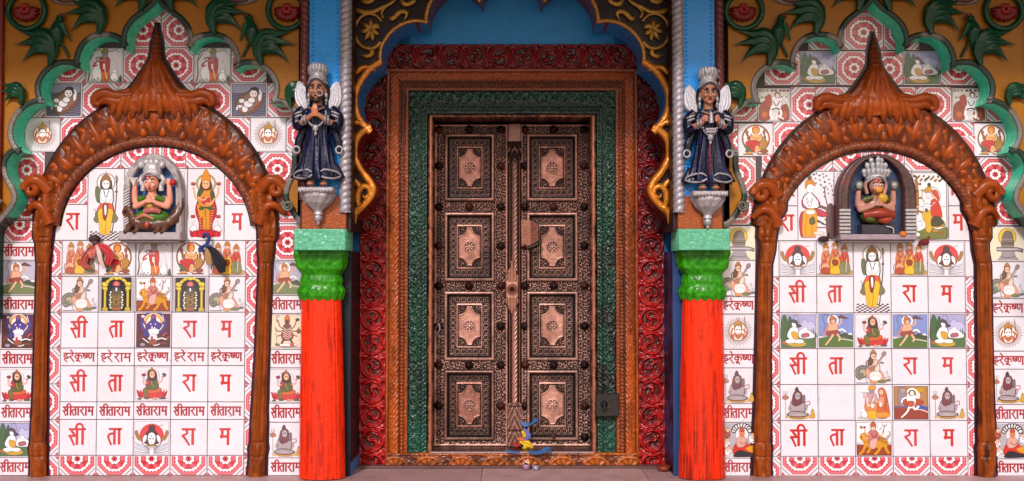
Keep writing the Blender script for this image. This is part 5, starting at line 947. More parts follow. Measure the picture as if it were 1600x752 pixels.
# sill
y = YW - .06; zs0 = float(U(800, 709, y)[1]); m = MB(); X0 = float(U(606, 700, y)[0]); nx, nz = 560, 40
u = np.linspace(-194, 194, nx)[:, None]; v = np.linspace(0, 27, nz)[None, :]; per = 52; c = np.floor(u / per); f = u - (c + .5) * per
d = np.hypot(f, (v - 27) * .95); th = np.arctan2(27 - v, f); h = 4 * np.exp(-((d - 20) / 2.2) ** 2) + (d < 19) * (1.5 + 2.6 * np.abs(np.cos(th * 4.5)) * sst(2, 8, d)) + (d > 22) * 2.4 * vn(u / 4, v / 4, 3) + 2 * (v < 2.5)
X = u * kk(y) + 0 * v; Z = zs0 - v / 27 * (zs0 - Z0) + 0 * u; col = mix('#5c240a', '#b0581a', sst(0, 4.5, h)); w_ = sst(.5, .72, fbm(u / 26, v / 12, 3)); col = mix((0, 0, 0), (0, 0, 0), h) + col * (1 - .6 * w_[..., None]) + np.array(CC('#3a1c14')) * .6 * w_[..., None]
add(m, X, y - h * K, Z, col, YD + .1)
m.build('carved_sill', 'gloss_paint', DF)
m = MB(); xs = float(U(672, 700, y)[0]); m.box(xs, -xs, YW - .06, YW - .035, zs0 + .0005, zs0 + .010, '#a89498', b=.003); m.build('sill_strip', 'silver_paint', DF, 'pale metal strip on the door sill'); m = MB(); m.box(xs, -xs, YW - .0345, YD + .06, zs0 - .01, zs0 + .008, '#4a2a22', b=.002); m.build('threshold', 'copper', DF)
m = MB(); m.box(-2.0, 2.0, YW - .115, YW - .06, Z0, Z0 + .016, '#5c3c3a', b=.004); m.build('base_strip', 'marble', DF)

# ------------------------------------------------------------------ double door
DD = thing('double_door', 'closed carved copper-brown double door with eight panels and round studs', 'double door', (0, YD, zs0))
ZD1 = float(U(800, 195, YD)[1]); ZD0 = zs0 + .011
def floral(u, v, s=9., seed=0):
    "dense small scroll carving"
    i = np.floor(u / s); j = np.floor(v / s); f = u - (i + .5) * s; g = v - (j + .5) * s; d = np.hypot(f, g); th = np.arctan2(g, f) * np.where((i + j) % 2 == 0, 1, -1)
    return np.clip(np.cos(d * 1.55 - th + 2 * _h(i.astype(int), j.astype(int), seed)), -1, 1) * 1.0 + .8 * (vn(u / 1.8, v / 1.8, seed + 2) - .5)
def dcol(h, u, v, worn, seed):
    c = mix('#1c0d0b', '#9c6456', sst(-.5, 1.8, h)); c = c * (1 - .0) ; wv = np.clip(worn, 0, 1)[..., None]; c = c * (1 - wv * .62) + mix('#2c1612', '#dcaa9a', sst(-.4, 1.5, h)) * wv * .62  # recesses dark, raised carving pale: patina plus shade and highlight put into the colour
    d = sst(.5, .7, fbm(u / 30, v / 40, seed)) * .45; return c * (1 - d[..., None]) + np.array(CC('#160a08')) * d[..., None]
PAN = [(14, 123), (139, 250), (264, 375), (388, 500)]
def leaf_door(sg, lab):
    D = thing('door_leaf', None, None) if 0 else None
    x0, x1 = (681, 795) if sg < 0 else (813, 927)
    if sg > 0: x0, x1 = 1600 - 787, 1600 - 675
    x0, x1 = (679, 793) if sg < 0 else (814, 929)
    W = x1 - x0; XA = float(U(x0, 450, YD)[0]); XB = float(U(x1, 450, YD)[0]); Hh = 508; res = .8
    nx = int(W / res); nz = int(Hh / res); u = np.linspace(0, W, nx)[:, None]; v = np.linspace(0, Hh, nz)[None, :]
    pa, pb = (14.5, 94.5) if sg < 0 else (8, 90)
    h = 1.0 * floral(u, v, 8, 3)
    edge = (u < 2.5) | (u > W - 2.5) | (v < 2.5) | (v > Hh - 2.5); h = np.where(edge, 1.5, h)
    for a, b in PAN: ins = (u > pa + 1) & (u < pb - 1) & (v > a + 1) & (v < b - 1); h = np.where(ins, -6, h)
    X = XA + (XB - XA) * u / W + 0 * v; Z = ZD1 - (ZD1 - ZD0) * v / Hh + 0 * u
    worn = sst(120, 420, v + 60 * (vn(u / 20, v / 30, 5) - .5)) * .75 + (sg > 0) * .12 + 0 * u; worn = worn * (1 - .6 * sst(400, 450, v) * (sg < 0)) + 1.2 * sst(494, 500, v)
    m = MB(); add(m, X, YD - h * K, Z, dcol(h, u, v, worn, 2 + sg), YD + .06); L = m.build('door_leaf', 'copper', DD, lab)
    for k, (a, b) in enumerate(PAN):
        w, hh = pb - pa, b - a; m = MB(); nx2 = int(w / .55); nz2 = int(hh / .55); p = np.linspace(0, w, nx2)[:, None]; q = np.linspace(0, hh, nz2)[None, :]
        e = np.minimum(np.minimum(p, w - p), np.minimum(q, hh - q)); P_ = p - w / 2; Q_ = q - hh / 2
        mould = 5.5 * np.sqrt(np.clip(1 - ((e - 4) / 4.2) ** 2, 0, 1)) * (e < 8) ; inner = (e >= 8)
        # ornament border, medallion
        iw, ih = w / 2 - 8, hh / 2 - 8; mw, mh = iw * .5 , ih * .62
        notch = np.minimum(np.hypot((np.abs(P_) - mw - 2), (np.abs(Q_) - mh - 2)) - 15, 99); med = np.maximum(np.maximum(np.abs(P_) - mw, np.abs(Q_) - mh), -notch)   # <0 inside
        sq = np.maximum(np.abs(P_) - mw - 3.5, np.abs(Q_) - mh - 3.5)
        # round rosettes marching along the border
        dd = (e - 8); lin = np.where(np.abs(P_) / iw > np.abs(Q_) / ih, Q_, P_); bw = iw - mw - 4
        i = np.floor(lin / 9.4 + .5); r = np.hypot(lin - i * 9.4, dd - 6.5); ros = np.cos(r * 1.75) * 1.0 * (r < 5) + .25
        orn = np.where(dd < 12, ros, floral(P_ + 50, Q_ + 50, 7, 9)) + .5 * (vn(p / 1.6, q / 1.6, 6) - .5)
        orn = np.where(np.abs(dd - 13.2) < .8, 1.6, orn)
        hm = np.where(med < 0, 1.6 + .25 * (vn(p / 6, q / 9, 5) - .5), orn); hm = np.where(np.abs(med - .2) < .9, 3., hm); hm = np.where(np.abs(med - 2.0) < .7, -1., hm); hm = np.where(np.abs(sq) < .7, 2.0, hm)
        r = np.hypot(P_, Q_ - 0); th = np.arctan2(Q_, P_); hm = np.where(r < 9.2, np.where(np.abs(r - 8.4) < .8, 3.2, np.where(r < 2, 3.2, 2.0 * (np.abs(np.cos(th * 4)) > .45) * (r < 7) + .1)), hm)
        h = np.where(inner, -4.2 + hm, mould - 1.)
        h = h * (e > .3)
        X = XA + (XB - XA) * (pa + p) / W + 0 * q; Z = ZD1 - (ZD1 - ZD0) * (a + q) / Hh + 0 * p
        wk = [.05, .45, .8, .75][k] if sg > 0 else [.05, .4, .75, .15][k]
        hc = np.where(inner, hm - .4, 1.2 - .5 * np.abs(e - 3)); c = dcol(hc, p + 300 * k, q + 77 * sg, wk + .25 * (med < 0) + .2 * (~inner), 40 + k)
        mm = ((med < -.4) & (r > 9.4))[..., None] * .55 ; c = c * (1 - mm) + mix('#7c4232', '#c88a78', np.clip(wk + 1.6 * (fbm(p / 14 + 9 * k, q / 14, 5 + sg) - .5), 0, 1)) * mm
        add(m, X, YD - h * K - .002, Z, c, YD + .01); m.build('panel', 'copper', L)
    sx = (6.5, 54, 103.5) if sg < 0 else (6, 51, 99)
    for j, yy in enumerate((8, 66, 131, 193, 256.5, 320, 381, 445, 503)):
        for i_, xx in enumerate(sx):
            if j % 2 == 1 and i_ == 1: continue
            if j == 8 and sg < 0: continue
            cx = XA + (XB - XA) * xx / W; cz = ZD1 - (ZD1 - ZD0) * (yy if j < 8 else 494) / Hh; rr = 6.2 * K; c = '#2a120e' if (j + i_) % 3 else '#4c261c'
            pr = [(0, 1.12), (.12, 1.15), (.2, .9), (.32, .88), (.5, .72), (.62, .46), (.95, .42), (1.15, .3), (1.2, 0)]
            ang = np.linspace(0, 2 * np.pi, 20, endpoint=False)[None, :]; R = np.array([b for a_, b in pr])[:, None] * rr; Yv = YD - .004 - np.array([a_ for a_, b in pr])[:, None] * rr
            m = MB(); m.grid(cx + R * np.cos(ang), Yv + 0 * ang, cz + R * np.sin(ang), c, closev=True); m.build('stud', 'iron', L)
    return L
LL = leaf_door(-1, 'left leaf with a darkened bottom panel'); RL = leaf_door(1, 'right leaf carrying the hasp')
# centre post
nz = 620; v = np.linspace(0, 508, nz)[None, :]; u = np.linspace(-11, 11, 44)[:, None]; au = np.abs(u)
h = 4 + 3 * (au < 10) ; q = np.sqrt(np.clip(1 - ((au - 0) / 5.2) ** 2, 0, 1)); ro = q * (4 + 1.8 * np.abs(np.sin(np.pi * (v + u * 1.4) / 7.5))); side = 3.2 * np.exp(-((au - 7.6) / 1.2) ** 2)
h = h * .5 + ro + side; blk = v < 28; h = np.where(blk, 7 + 1.5 * (au < 9), h)
orn = (v > 28) & (v < 62); h = np.where(orn, 5 + 2.2 * np.cos(au * .9 - v * .35) + 2 * np.cos(v * .3), h); ob = v > 440; h = np.where(ob, 6.5 + .8 * np.cos(np.abs(u) * .9 - v * .4) - 1.5 * np.exp(-((v - 484) / 1.5) ** 2) - 1.5 * np.exp(-((v - 446) / 1.5) ** 2), h)
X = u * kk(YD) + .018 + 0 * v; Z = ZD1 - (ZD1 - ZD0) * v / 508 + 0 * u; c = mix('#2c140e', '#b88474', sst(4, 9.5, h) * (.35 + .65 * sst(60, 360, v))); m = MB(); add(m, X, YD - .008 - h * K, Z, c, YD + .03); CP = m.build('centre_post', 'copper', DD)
m = MB()
# lock boss: shaped plate with a round boss
yv = np.linspace(408, 490, 120)[:, None]; hw = np.interp(yv, [408, 413, 418, 424, 432, 440, 441, 464, 465, 472, 480, 486, 490], [5, 3, 3, 7, 11, 11, 11.5, 11.5, 10, 11, 8, 3, 0.5]); a = np.linspace(-1, 1, 40)[None, :]
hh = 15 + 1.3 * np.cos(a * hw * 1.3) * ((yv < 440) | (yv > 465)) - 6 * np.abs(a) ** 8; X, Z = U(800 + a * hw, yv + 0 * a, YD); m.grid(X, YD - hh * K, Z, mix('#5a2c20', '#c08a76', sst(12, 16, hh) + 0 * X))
cx, cz = U(800, 452, YD); ang = np.linspace(0, 2 * np.pi, 28, endpoint=False)[None, :]
for prf, c in (([(15, 9), (18, 9), (18.5, 7.8), (16.5, 7.2), (17, 5.8), (20, 5.4), (20, 4), (17.5, 3.4)], '#7c4838'), ([(17, 3.4), (21, 2.6), (21.6, 0)], '#1c0e0c')):
    m.grid(float(cx) + np.array([b for a_, b in prf])[:, None] * K * np.cos(ang), YD - np.array([a_ for a_, b in prf])[:, None] * K + 0 * ang, float(cz) + np.array([b for a_, b in prf])[:, None] * K * np.sin(ang), c, closev=True)
m.build('lock_boss', 'copper', DD)
m = MB(); m.poly([P3(814, 344, YD, 5), P3(829, 345, YD, 7), P3(829, 384, YD, 7), P3(815, 385, YD, 5)], '#8a5442'); m.poly([P3(829, 345, YD, 7), P3(841, 352, YD, 12), P3(841, 376, YD, 12), P3(829, 384, YD, 7)], '#7c4636'); m.sweep(PP(spl([(846, 378, 14), (834, 385, 15), (824, 388, 12)], 6), YD), np.linspace(2, 4, 13) * K, '#241210'); m.build('hasp', 'copper', RL)
m = MB(); P_ = spl([(681, 513, 8), (686, 505, 12), (688, 514, 13), (684, 522, 11), (689, 527, 9)], 6); m.sweep(PP(P_, YD), 1.6 * K, '#8c8084'); m.build('latch_ring', 'iron', LL)

# ------------------------------------------------------------------ cusped gilded arch between the pilasters
YA = 0.0
CA = thing('cusped_arch', 'dark cusped arch with gilded vines spanning between the blue pilasters', 'arch', (0, YA, 2.6))
half = [(753, 2), (740, -14), (720, -24), (698, -20), (680, -2), (671, 16), (668, 38), None, (650, 36), (630, 41), (612, 54), (600, 72), (597, 88), (598, 101), None, (582, 112), (568, 130), (560, 150), (561, 172), (570, 190), (583, 204), None, (568, 212), (560, 226), (560, 246), (570, 266), (584, 284), (588, 300), (578, 318), (562, 334), (553, 348), (549, 358)]
segs = [[]]
for p in half:
    if p is None: segs.append([segs[-1][-1]])
    else: segs[-1].append(p)
hc = []
for s_ in segs: hc += spl(s_, 6).tolist()[:-1]
hc.append(segs[-1][-1])
cen = spl([(753, 2), (760, -18), (780, -34), (800, -40)], 5).tolist()[::-1]
H_ = np.array(cen[:-1] + hc)                     # from the crown down the left side
full = np.vstack([H_[::-1], (np.array([1600, 0]) + H_ * [-1, 1])[1:]])
X, Z = U(full[:, 0], full[:, 1], YA); xi = float(U(538, 200, -.02)[0]) - .04
m = MB(); m.poly([(xi, YA, Z[0])] + [(X[i], YA, Z[i]) for i in range(len(X))] + [(-xi, YA, Z[-1]), (-xi, YA, 3.2), (xi, YA, 3.2)], '#1c0a12'); m.build('spandrel', 'wall_paint', CA)
m = MB(); idx = np.arange(len(X)); k3 = np.minimum(idx, len(X) - 1 - idx); zpx = full[:, 1]
col = np.where(((zpx > 36) & (zpx < 204))[:, None], np.array(CC('#2c74b4')), np.array(CC('#6a120c')))
m.grid(np.stack([X, X], 1), np.broadcast_to(np.array([YA + .001, YA + .27]), (len(X), 2)), np.stack([Z, Z], 1), np.repeat(col[:, None, :], 2, 1), smooth=False); m.build('soffit', 'enamel_paint', CA, 'blue and red underside of the cusps')
GO = '#c8781a'; GD = '#a8782c'
for sgn in (0, 1):
    fx = (lambda x: x) if sgn == 0 else (lambda x: 1600 - x)
    m = MB(); s = 0
    for s_ in segs:
        P = spl(s_, 7); P = P[(P[:, 1] > -30)]
        if len(P) < 4: continue
        low = P[:, 1].mean() > 100
        o_ = -4.5 if low else -3
        T = np.gradient(P, axis=0); T /= np.linalg.norm(T, axis=1, keepdims=True); N = np.stack([-T[:, 1], T[:, 0]], 1); N = np.where((N @ np.array([-1, -.2]))[:, None] > 0, N, -N)
        w_ = 5.4 if low else 3.2
        Q = P + N * w_ * .9; arr = np.stack([fx(Q[:, 0]), Q[:, 1], 3 + 0 * Q[:, 0]], 1); c = GO if low else '#a8702a'
        m.sweep(PP(arr, YA), K * w_, c, depth=.8, n=14, mod=lambda u, a: 1 + .10 * np.cos(5 * a) + .05 * np.sin(u * 60))
    m.build('gilded_edge', 'gold_paint', CA)
    def vine(name, lst, c=GD):
        m = MB()
        for pts, r0, r1 in lst:
            P = spl([(fx(a), b, 5) for a, b in pts], 7); t = np.linspace(0, 1, len(P)); m.sweep(PP(P, YA), K * (r0 + (r1 - r0) * t) * (1 if r0 < 3 else np.clip(np.sin(np.pi * np.clip(t * .95 + .04, 0, 1)) * 1.4, .1, 1)), c, depth=.8, n=10, mod=lambda u, a: 1 + .12 * np.cos(4 * a))
        m.build(name, 'gold_paint', CA)
    vine('vine', [([(578 + 23 * math.cos(t), 50 + 27 * math.sin(t)) for t in np.linspace(-.6, -5.6, 11)], 2, 3), ([(572, 24), (584, 20), (596, 14), (612, 6), (626, -6)], 4, 2.4), ([(600, 30), (597, 20), (608, 8)], 2, 2)])
    vine('flower', [([(580, 47), (578 + 15 * math.cos(t) + 1, 49 + 17 * math.sin(t))], 4.2, 3.4) for t in np.linspace(.4, 5.6, 7)] + [([(580, 44), (588, 42), (594, 46)], 5, 4)])
    for pts in ([(556, 14), (566, 20), (580, 20), (594, 17)], [(608, 28), (614, 30), (626, 20), (636, 22), (632, 34)], [(578, 74), (582, 84), (574, 89), (564, 87)], [(556, 118), (564, 108), (574, 106), (588, 112)], [(626, 0), (634, 8), (646, 4), (650, -6)], [(562, -4), (572, 4), (582, 2), (586, -6)], [(552, 198), (558, 192), (566, 196), (572, 206)]): vine('leaf', [(pts, 4.6, 3)], GD if pts[0][1] < 90 else GO)
    vine('scroll', [([(566, 330), (560, 318), (560, 302), (568, 292), (578, 296), (578, 306), (570, 309), (567, 303)], 5.5, 3), ([(566, 300), (560, 288), (552, 280), (556, 272)], 5, 3), ([(556, 350), (554, 336), (562, 326), (572, 322)], 5, 5)], GO)

# ------------------------------------------------------------------ pilasters with red shafts
YP = -.24
def pilaster(mp, lab, lr):
    W = thing('pilaster', lab, 'pilaster', (float(U(mp(506), 700, -.1)[0]), -.1, Z0))
    x_ = lambda px, py=350, y=YP: float(U(mp(px), py, y)[0]); z_ = lambda py, y=YP: float(U(800, py, y)[1])
    def bx(m, xa, xb, y0, y1, za, zb, c, b=0.): a, b2 = sorted((xa, xb)); m.box(a, b2, y0, y1, min(za, zb), max(za, zb), c, b=b)
    m = MB(); bx(m, x_(480), x_(530), YP + .03, YP + .06, z_(310), 3.2, '#1888d8'); 
    for px in (485.5, 524.5):
        for i in range(46):
            zz = z_(300) + i * .026; m.ell((x_(px), YP + .03, zz), (.007, .006, .007), '#1888d8', 8, 5)
    m.build('blue_panel', 'enamel_paint', W)
    m = MB(); bx(m, x_(466), x_(546, y=YP), YP + .05, .3, z_(360), 3.2, '#2a1418'); m.build('core', 'wall_paint', W)
    m = MB(); bx(m, x_(470), x_(540), YP + .02, YP + .06, z_(358), z_(306), '#94420c', b=.004); m.build('brown_block', 'gloss_paint', W)
    for nm, px, r, c, zl, mat in (('twisted_moulding', 537.5, 8.5, '#9a9098', 332, 'silver_paint'), ('twisted_moulding', 472.5, 6.5, '#5c2c2c', 312, 'enamel_paint')):
        n, k = 520, 26; t = np.linspace(z_(zl), 3.2, n)[:, None]; a = np.linspace(-np.pi, 0, k)[None, :]; R = r * kk(YP) * (1 + .16 * np.abs(np.sin(1.0 * a * (-1 if px > 500 else 1) + t / (.0125)))) ; m = MB()
        m.grid(x_(px) + R * np.cos(a), YP + .03 + R * np.sin(a), t + 0 * a, c); m.build(nm, mat, W, 'silver twisted moulding' if px > 500 else 'maroon twisted moulding')
    def rough(m, xa, xb, y0, y1, za, zb, c, amp=.003, c2=None):
        a, b2 = sorted((xa, xb)); n = 60; u = np.linspace(a, b2, n)[:, None]; t = np.linspace(za, zb, 30)[None, :]; Y = y0 - amp * fbm(u * 60, t * 60, 3); add(m, u + 0 * t, Y, t + 0 * u, mix(c, c2 or c, vn(u * 90, t * 90, 5)), y1)
    m = MB(); rough(m, x_(460), x_(540), YP - .005, .03, z_(391), z_(358), '#4a9a78', .005, '#62b08c'); m.build('green_block', 'gloss_paint', W, 'mint green block above the capital')
    # capital: square flared bowl, neck, pointed leaves
    m = MB(); pr = [(391, 40, .9), (396, 40.5, .9), (402, 38, .85), (412, 37, .8), (420, 36, .7), (425, 33.5, .5), (430, 31, .3), (436, 33, .2), (440, 34, .15), (444, 33, .1), (448, 34, .05), (456, 36, 0), (464, 34, 0), (470, 31.5, 0)]
    P_ = np.array(pr); yv = np.linspace(391, 470, 90)[:, None]; hw = np.interp(yv, P_[:, 0], P_[:, 1]); sq = np.interp(yv, P_[:, 0], P_[:, 2]); a = np.linspace(0, 2 * np.pi, 120, endpoint=False)[None, :]
    r_s = 1 / np.maximum(np.abs(np.cos(a)), np.abs(np.sin(a))); r = hw * (sq * np.minimum(r_s, 1.33) + (1 - sq))
    fol = sst(394, 400, yv) * sst(428, 416, yv) * (2.0 * np.abs(np.sin(a * 9 + .5 * np.sin(yv / 5))) + 3 * (vn(a * 14, yv / 5, 4) - .4)); pet = sst(446, 452, yv) * 2.2 * np.abs(np.cos(a * 8)); r = r + fol + pet + 1.5 * (vn(a * 10, yv / 6, 9) - .5)
    cx = x_(503, 430, -.06); kx = kk(-.1); YC = -.07; DPT = .62
    Zc = U(800, yv, -.15)[1]; tip = sst(462, 470, yv) * 4 * kx * (1 - np.abs(np.cos(a * 8)))
    m.grid(cx + r * kx * np.cos(a), YC + r * kx * DPT * np.sin(a) * 1.0, Zc + tip, mix('#1c6404', '#349406', vn(a * 12, yv / 4, 2)), closev=True); m.build('capital', 'enamel_paint', W, 'bright green leafy capital')
    m = MB(); yv = np.linspace(462, 751, 160)[:, None]; a = np.linspace(0, 2 * np.pi, 192, endpoint=False)[None, :]; hw = np.interp(yv, [462, 480, 600, 745], [30.5, 31, 33.5, 35.5]); cxv = np.interp(yv, [462, 745], [cx, x_(504, 745, -.06)])
    fl = np.clip(np.abs(np.sin(a * 5 + .4)) * 3, 0, 1); af = ((a * 5 + .4) % np.pi) / np.pi - .5; r = hw * (1 + .035 * (af * 2) ** 2) - 1.7 * (1 - fl) + .8 * (fbm(a * 5, yv / 60, 4) - .5)
    Zc = U(800, yv, -.17)[1]; Zc = np.maximum(Zc, Z0); A2 = (a + .3 * lr); band_ = sst(.6, .75, fbm(a * 6 * lr + 3, yv / 40, 8)) * .9
    lo = sst(560, 700, yv) * sst(.5, .64, fbm(a * 22, yv / 90 + .6, 10 + lr)) * (.7 if lr > 0 else .3)
    c = mix('#e02c06', '#b01c06', band_); c = c * (1 - lo[..., None]) + np.array(CC('#38140c')) * lo[..., None]
    c = c + 0 * r[..., None]; m.grid(cxv + r * kx * np.cos(a), YC + r * kx * .62 * np.sin(a), Zc + 0 * a, c, closev=True); m.build('shaft', 'enamel_paint', W, 'bright orange-red fluted shaft')
    # side wall returning to the doorway
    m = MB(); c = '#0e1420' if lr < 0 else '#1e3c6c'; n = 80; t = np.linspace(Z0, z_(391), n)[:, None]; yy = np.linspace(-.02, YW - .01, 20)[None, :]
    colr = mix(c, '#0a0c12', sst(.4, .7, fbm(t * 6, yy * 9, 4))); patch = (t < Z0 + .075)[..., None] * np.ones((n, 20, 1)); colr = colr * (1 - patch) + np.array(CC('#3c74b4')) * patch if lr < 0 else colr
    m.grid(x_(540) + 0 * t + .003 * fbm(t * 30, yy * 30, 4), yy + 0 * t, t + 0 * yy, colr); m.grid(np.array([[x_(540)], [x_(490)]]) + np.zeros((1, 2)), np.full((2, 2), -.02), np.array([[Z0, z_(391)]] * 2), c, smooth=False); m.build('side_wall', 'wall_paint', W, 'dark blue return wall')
pilaster(lambda x: x, 'left pilaster, red shaft with clean foot and green capital, blue panel above', -1)
pilaster(lambda x: 1600 - x, 'right pilaster, red shaft with black soot at its foot, green capital and blue panel above', 1)
# ------------------------------------------------------------------ winged guardian figures on the pilasters
YS = YP + .02
def guardian(cx, dy, lab, folded):
    W = thing('guardian_statue', lab, 'statue', tuple(P3(cx, 350 + dy, YS)))
    q = lambda x, y, d=0: P3(cx + x, y + dy, YS, d); k = kk(YS)
    S = '#a06a52'; NV = '#080a24'; SV = '#968e94'
    def el(m, x, y, d, rx, ry, rd, c, n=14, fn=None): m.ell(q(x, y, d), (rx * k, rd * k, ry * k), c, n, 10, fn)
    def tb(m, pts, r, c, depth=1., n=10, mod=None): 
        P = spl([tuple(q(*p)) for p in pts], 6) if len(pts) > 2 else np.array([q(*p) for p in pts]); m.sweep(P, np.interp(np.linspace(0, 1, len(P)), np.linspace(0, 1, len(np.atleast_1d(r))), np.atleast_1d(r)) * k, c, depth, n, mod)
    # body: head, neck, torso, arms and legs as one surface
    m = MB()
    el(m, 0, 143, 15, 12.5, 16, 12, S, 20); el(m, 0, 153, 18, 8.5, 8, 8, S); el(m, 0, 145, 28, 2.2, 4.6, 3, S); el(m, 0, 149.5, 28.5, 3, 2.2, 2.6, S)
    el(m, -6, 147, 23, 4, 4, 4, S); el(m, 6, 147, 23, 4, 4, 4, S); el(m, 0, 158.5, 24, 3.6, 3, 3, S); el(m, 0, 134, 22, 9, 5, 5, S)
    for s in (-1, 1): el(m, s * 12.5, 145, 13, 2.5, 5, 3, S)
    tb(m, [(0, 155, 12), (0, 172, 12)], [7, 8], S); el(m, 0, 186, 12, 22, 20, 12, S); el(m, 0, 212, 10, 16, 18, 9, S)
    for s in (-1, 1):
        tb(m, [(s * 22, 176, 12), (s * 31, 190, 12), (s * 29, 198, 15)], [8, 6.5, 6], S); tb(m, [(s * 29, 198, 16), (s * 17, 193, 26), (s * (4 if folded else 9), (184 if folded else 187), 31)], [6, 4.6, 3.6], S)
        tb(m, [(s * 8, 220, 10), (s * 8, 250, 10), (s * 9, 286, 11)], [9, 7, 5], S); el(m, s * 10, 289, 16, 6.5, 4, 10, S)
        if folded: tb(m, [(s * 2.6, 187, 31), (s * 2.2, 177, 33), (s * 1.4, 168, 32)], [3.2, 3, 1.6], '#b5704c'); tb(m, [(s * 4, 184, 33), (s * 3.6, 176, 36)], [1.6, 1.2], '#b5704c')
        else:
            el(m, s * 10, 185, 33, 4.6, 4.2, 3.4, '#b5705c')
            for j in range(4): tb(m, [(s * (12 - j * 1.0), 181 + j * 2.6, 34), (s * (8), 181 + j * 2.6, 37), (s * 5.5, 182 + j * 2.4, 35)], [1.5, 1.4, 1.1], '#b5705c')
    o = m.build('body', 'enamel_paint', W); remesh(o, .0034, 2)
    # face paint
    m = MB()
    for s in (-1, 1):
        el(m, s * 5, 142.5, 26.4, 2.9, 1.4, 1.1, '#d0c8c4', 12); el(m, s * 5, 142.5, 27.6, 1.4, 1.5, .8, '#140c10', 10); tb(m, [(s * 1.8, 139.5, 27), (s * 5, 137.6, 27), (s * 9, 139.6, 24.5)], [.7, 1, .5], '#140c10', n=6); tb(m, [(s * 1.8, 142.8, 27.4), (s * 5, 140.8, 27.9), (s * 8.6, 143, 25.5)], [.5, .6, .4], '#140c10', n=6)
    m.build('eyes', 'enamel_paint', W); m = MB(); el(m, 0, 153.6, 26, 3.6, 1.3, 2, '#8c1c1c'); m.build('lips', 'enamel_paint', W)
    m = MB()
    for s in (-1, 1): tb(m, [(s * 8, 131, 18), (s * 14.5, 140, 12), (s * 14.5, 154, 10), (s * 11, 164, 12)], [3.5, 4, 4, 2.4], '#120c14'); 
    el(m, 0, 132, 10, 14, 8, 12, '#120c14'); m.build('hair', 'enamel_paint', W)
    if folded:
        m = MB(); tb(m, [(-9, 155, 20), (0, 161, 24), (9, 155, 20)], [2.4, 4.6, 2.4], '#3a2018'); th = np.linspace(0, 2 * np.pi, 16); m.sweep(np.array([q(6 + 4.6 * math.cos(t), 151 + 4.6 * math.sin(t), 29) for t in th]), .9 * k, SV, n=6); m.build('beard', 'enamel_paint', W, 'dark jaw with a silver nose ring')
    # robe
    m = MB(); t = np.linspace(0, 1, 90)[:, None]; a = np.linspace(0, 2 * np.pi, 96, endpoint=False)[None, :]; yy = 168 + t * 113
    hw = np.interp(yy, [168, 173, 182, 196, 206, 216, 236, 262, 276, 281], [8, 20, 24, 19, 17, 18, 22, 26.5, 31, 33]); dp = np.interp(yy, [168, 182, 206, 240, 281], [9, 14, 12, 15, 19])
    f = 1 + (.05 + .09 * sst(215, 275, yy)) * np.cos(a * 9 + np.sin(yy / 18)) + .03 * np.cos(a * 23)
    if not folded: f = f * (1 - .25 * sst(205, 230, yy) * np.exp(-((np.sin(a) + 1) / .06)))
    xx, zz = U(cx + hw * np.cos(a) * f, yy + dy + 3 * sst(240, 281, yy) * np.cos(a * 4), YS); m.grid(xx, YS - (11 - dp * np.sin(a) * f * -1 * -1) * K, zz, mix(NV, '#121438', vn(a * 5, yy / 9, 3)), closev=True); gv = m.V[-1].reshape(90, 96, 3); m.poly(gv[0], NV); m.poly(gv[-1], NV)
    for s in (-1, 1):
        tb(m, [(s * 20, 173, 12), (s * 30, 184, 12), (s * 30, 199, 15), (s * 22, 198, 23)], [9, 9.5, 8.5, 6], NV)
        tb(m, [(s * 22, 202, 8), (s * 30, 222, 8), (s * 31, 238, 9)], [6, 7, 5], NV, depth=.6); tb(m, [(s * 24, 262, 10), (s * 34, 274, 12), (s * 42, 279, 12)], [9, 6, 1.5], NV, depth=.7)
    o = m.build('robe', 'enamel_paint', W, 'dark blue flared robe'); remesh(o, .0034, 1)
    for s in (-1, 1):
        m = MB(); tb(m, [(s * 6, 272, 27), (s * 14, 268, 27), (s * 30, 271, 22), (s * 36, 277, 16), (s * 26, 281, 22), (s * 12, 280, 27), (s * 5, 276, 28)], [1.3, 1.7, 1.8, 1.6, 1.8, 1.8, 1.2], SV, n=8); m.build('hem_trim', 'silver_paint', W)
        th = np.linspace(0, 2 * np.pi, 18); m = MB(); m.sweep(np.array([q(s * 33 + 5 * math.cos(t_), 236 + 5.4 * math.sin(t_), 12) for t_ in th]), 1.7 * k, SV, n=8); m.build('sleeve_loop', 'silver_paint', W)
        for y in (182, 187): m = MB(); tb(m, [(s * 23, y - 4, 20), (s * 31, y - 1, 21), (s * 38, y + 2, 12)], [1.6, 2, 1.4], SV, n=8); m.build('armlet', 'silver_paint', W)
        for j in range(2): m = MB(); tb(m, [(s * (19 - j * 4), 186 - j, 27 + j * 2), (s * (20 - j * 4), 193 - j, 32 + j * 2), (s * (19 - j * 4), 199 - j, 26 + j * 2)], 1.9, SV, n=8); m.build('bracelet', 'silver_paint', W)
        for y in (284, 288): m = MB(); tb(m, [(s * 5, y, 14), (s * 9, y + .6, 18), (s * 14, y, 14)], 1.6, SV, n=8); m.build('anklet', 'silver_paint', W)
        m = MB(); el(m, s * 13.5, 152, 14, 2.8, 4.4, 3, SV); el(m, s * 13.5, 160, 14, 2.2, 4.4, 2.4, SV); el(m, s * 13.5, 165, 14, 1.4, 2.2, 1.6, SV); m.build('earring', 'silver_paint', W)
    n_ = 15; m = MB()
    for i in range(n_):
        t_ = math.pi * i / (n_ - 1); el(m, -12 * math.cos(t_), 186 + (16 if folded else 24) * math.sin(t_) ** .8, 25 + 3 * math.sin(t_), 1.9, 1.9, 1.9, SV, 8)
    el(m, 0, 205 if folded else 213, 29, 4.6, 5.6, 3, SV); el(m, 0, 213 if folded else 221, 28, 2.4, 3.4, 2, SV); m.build('necklace', 'silver_paint', W)
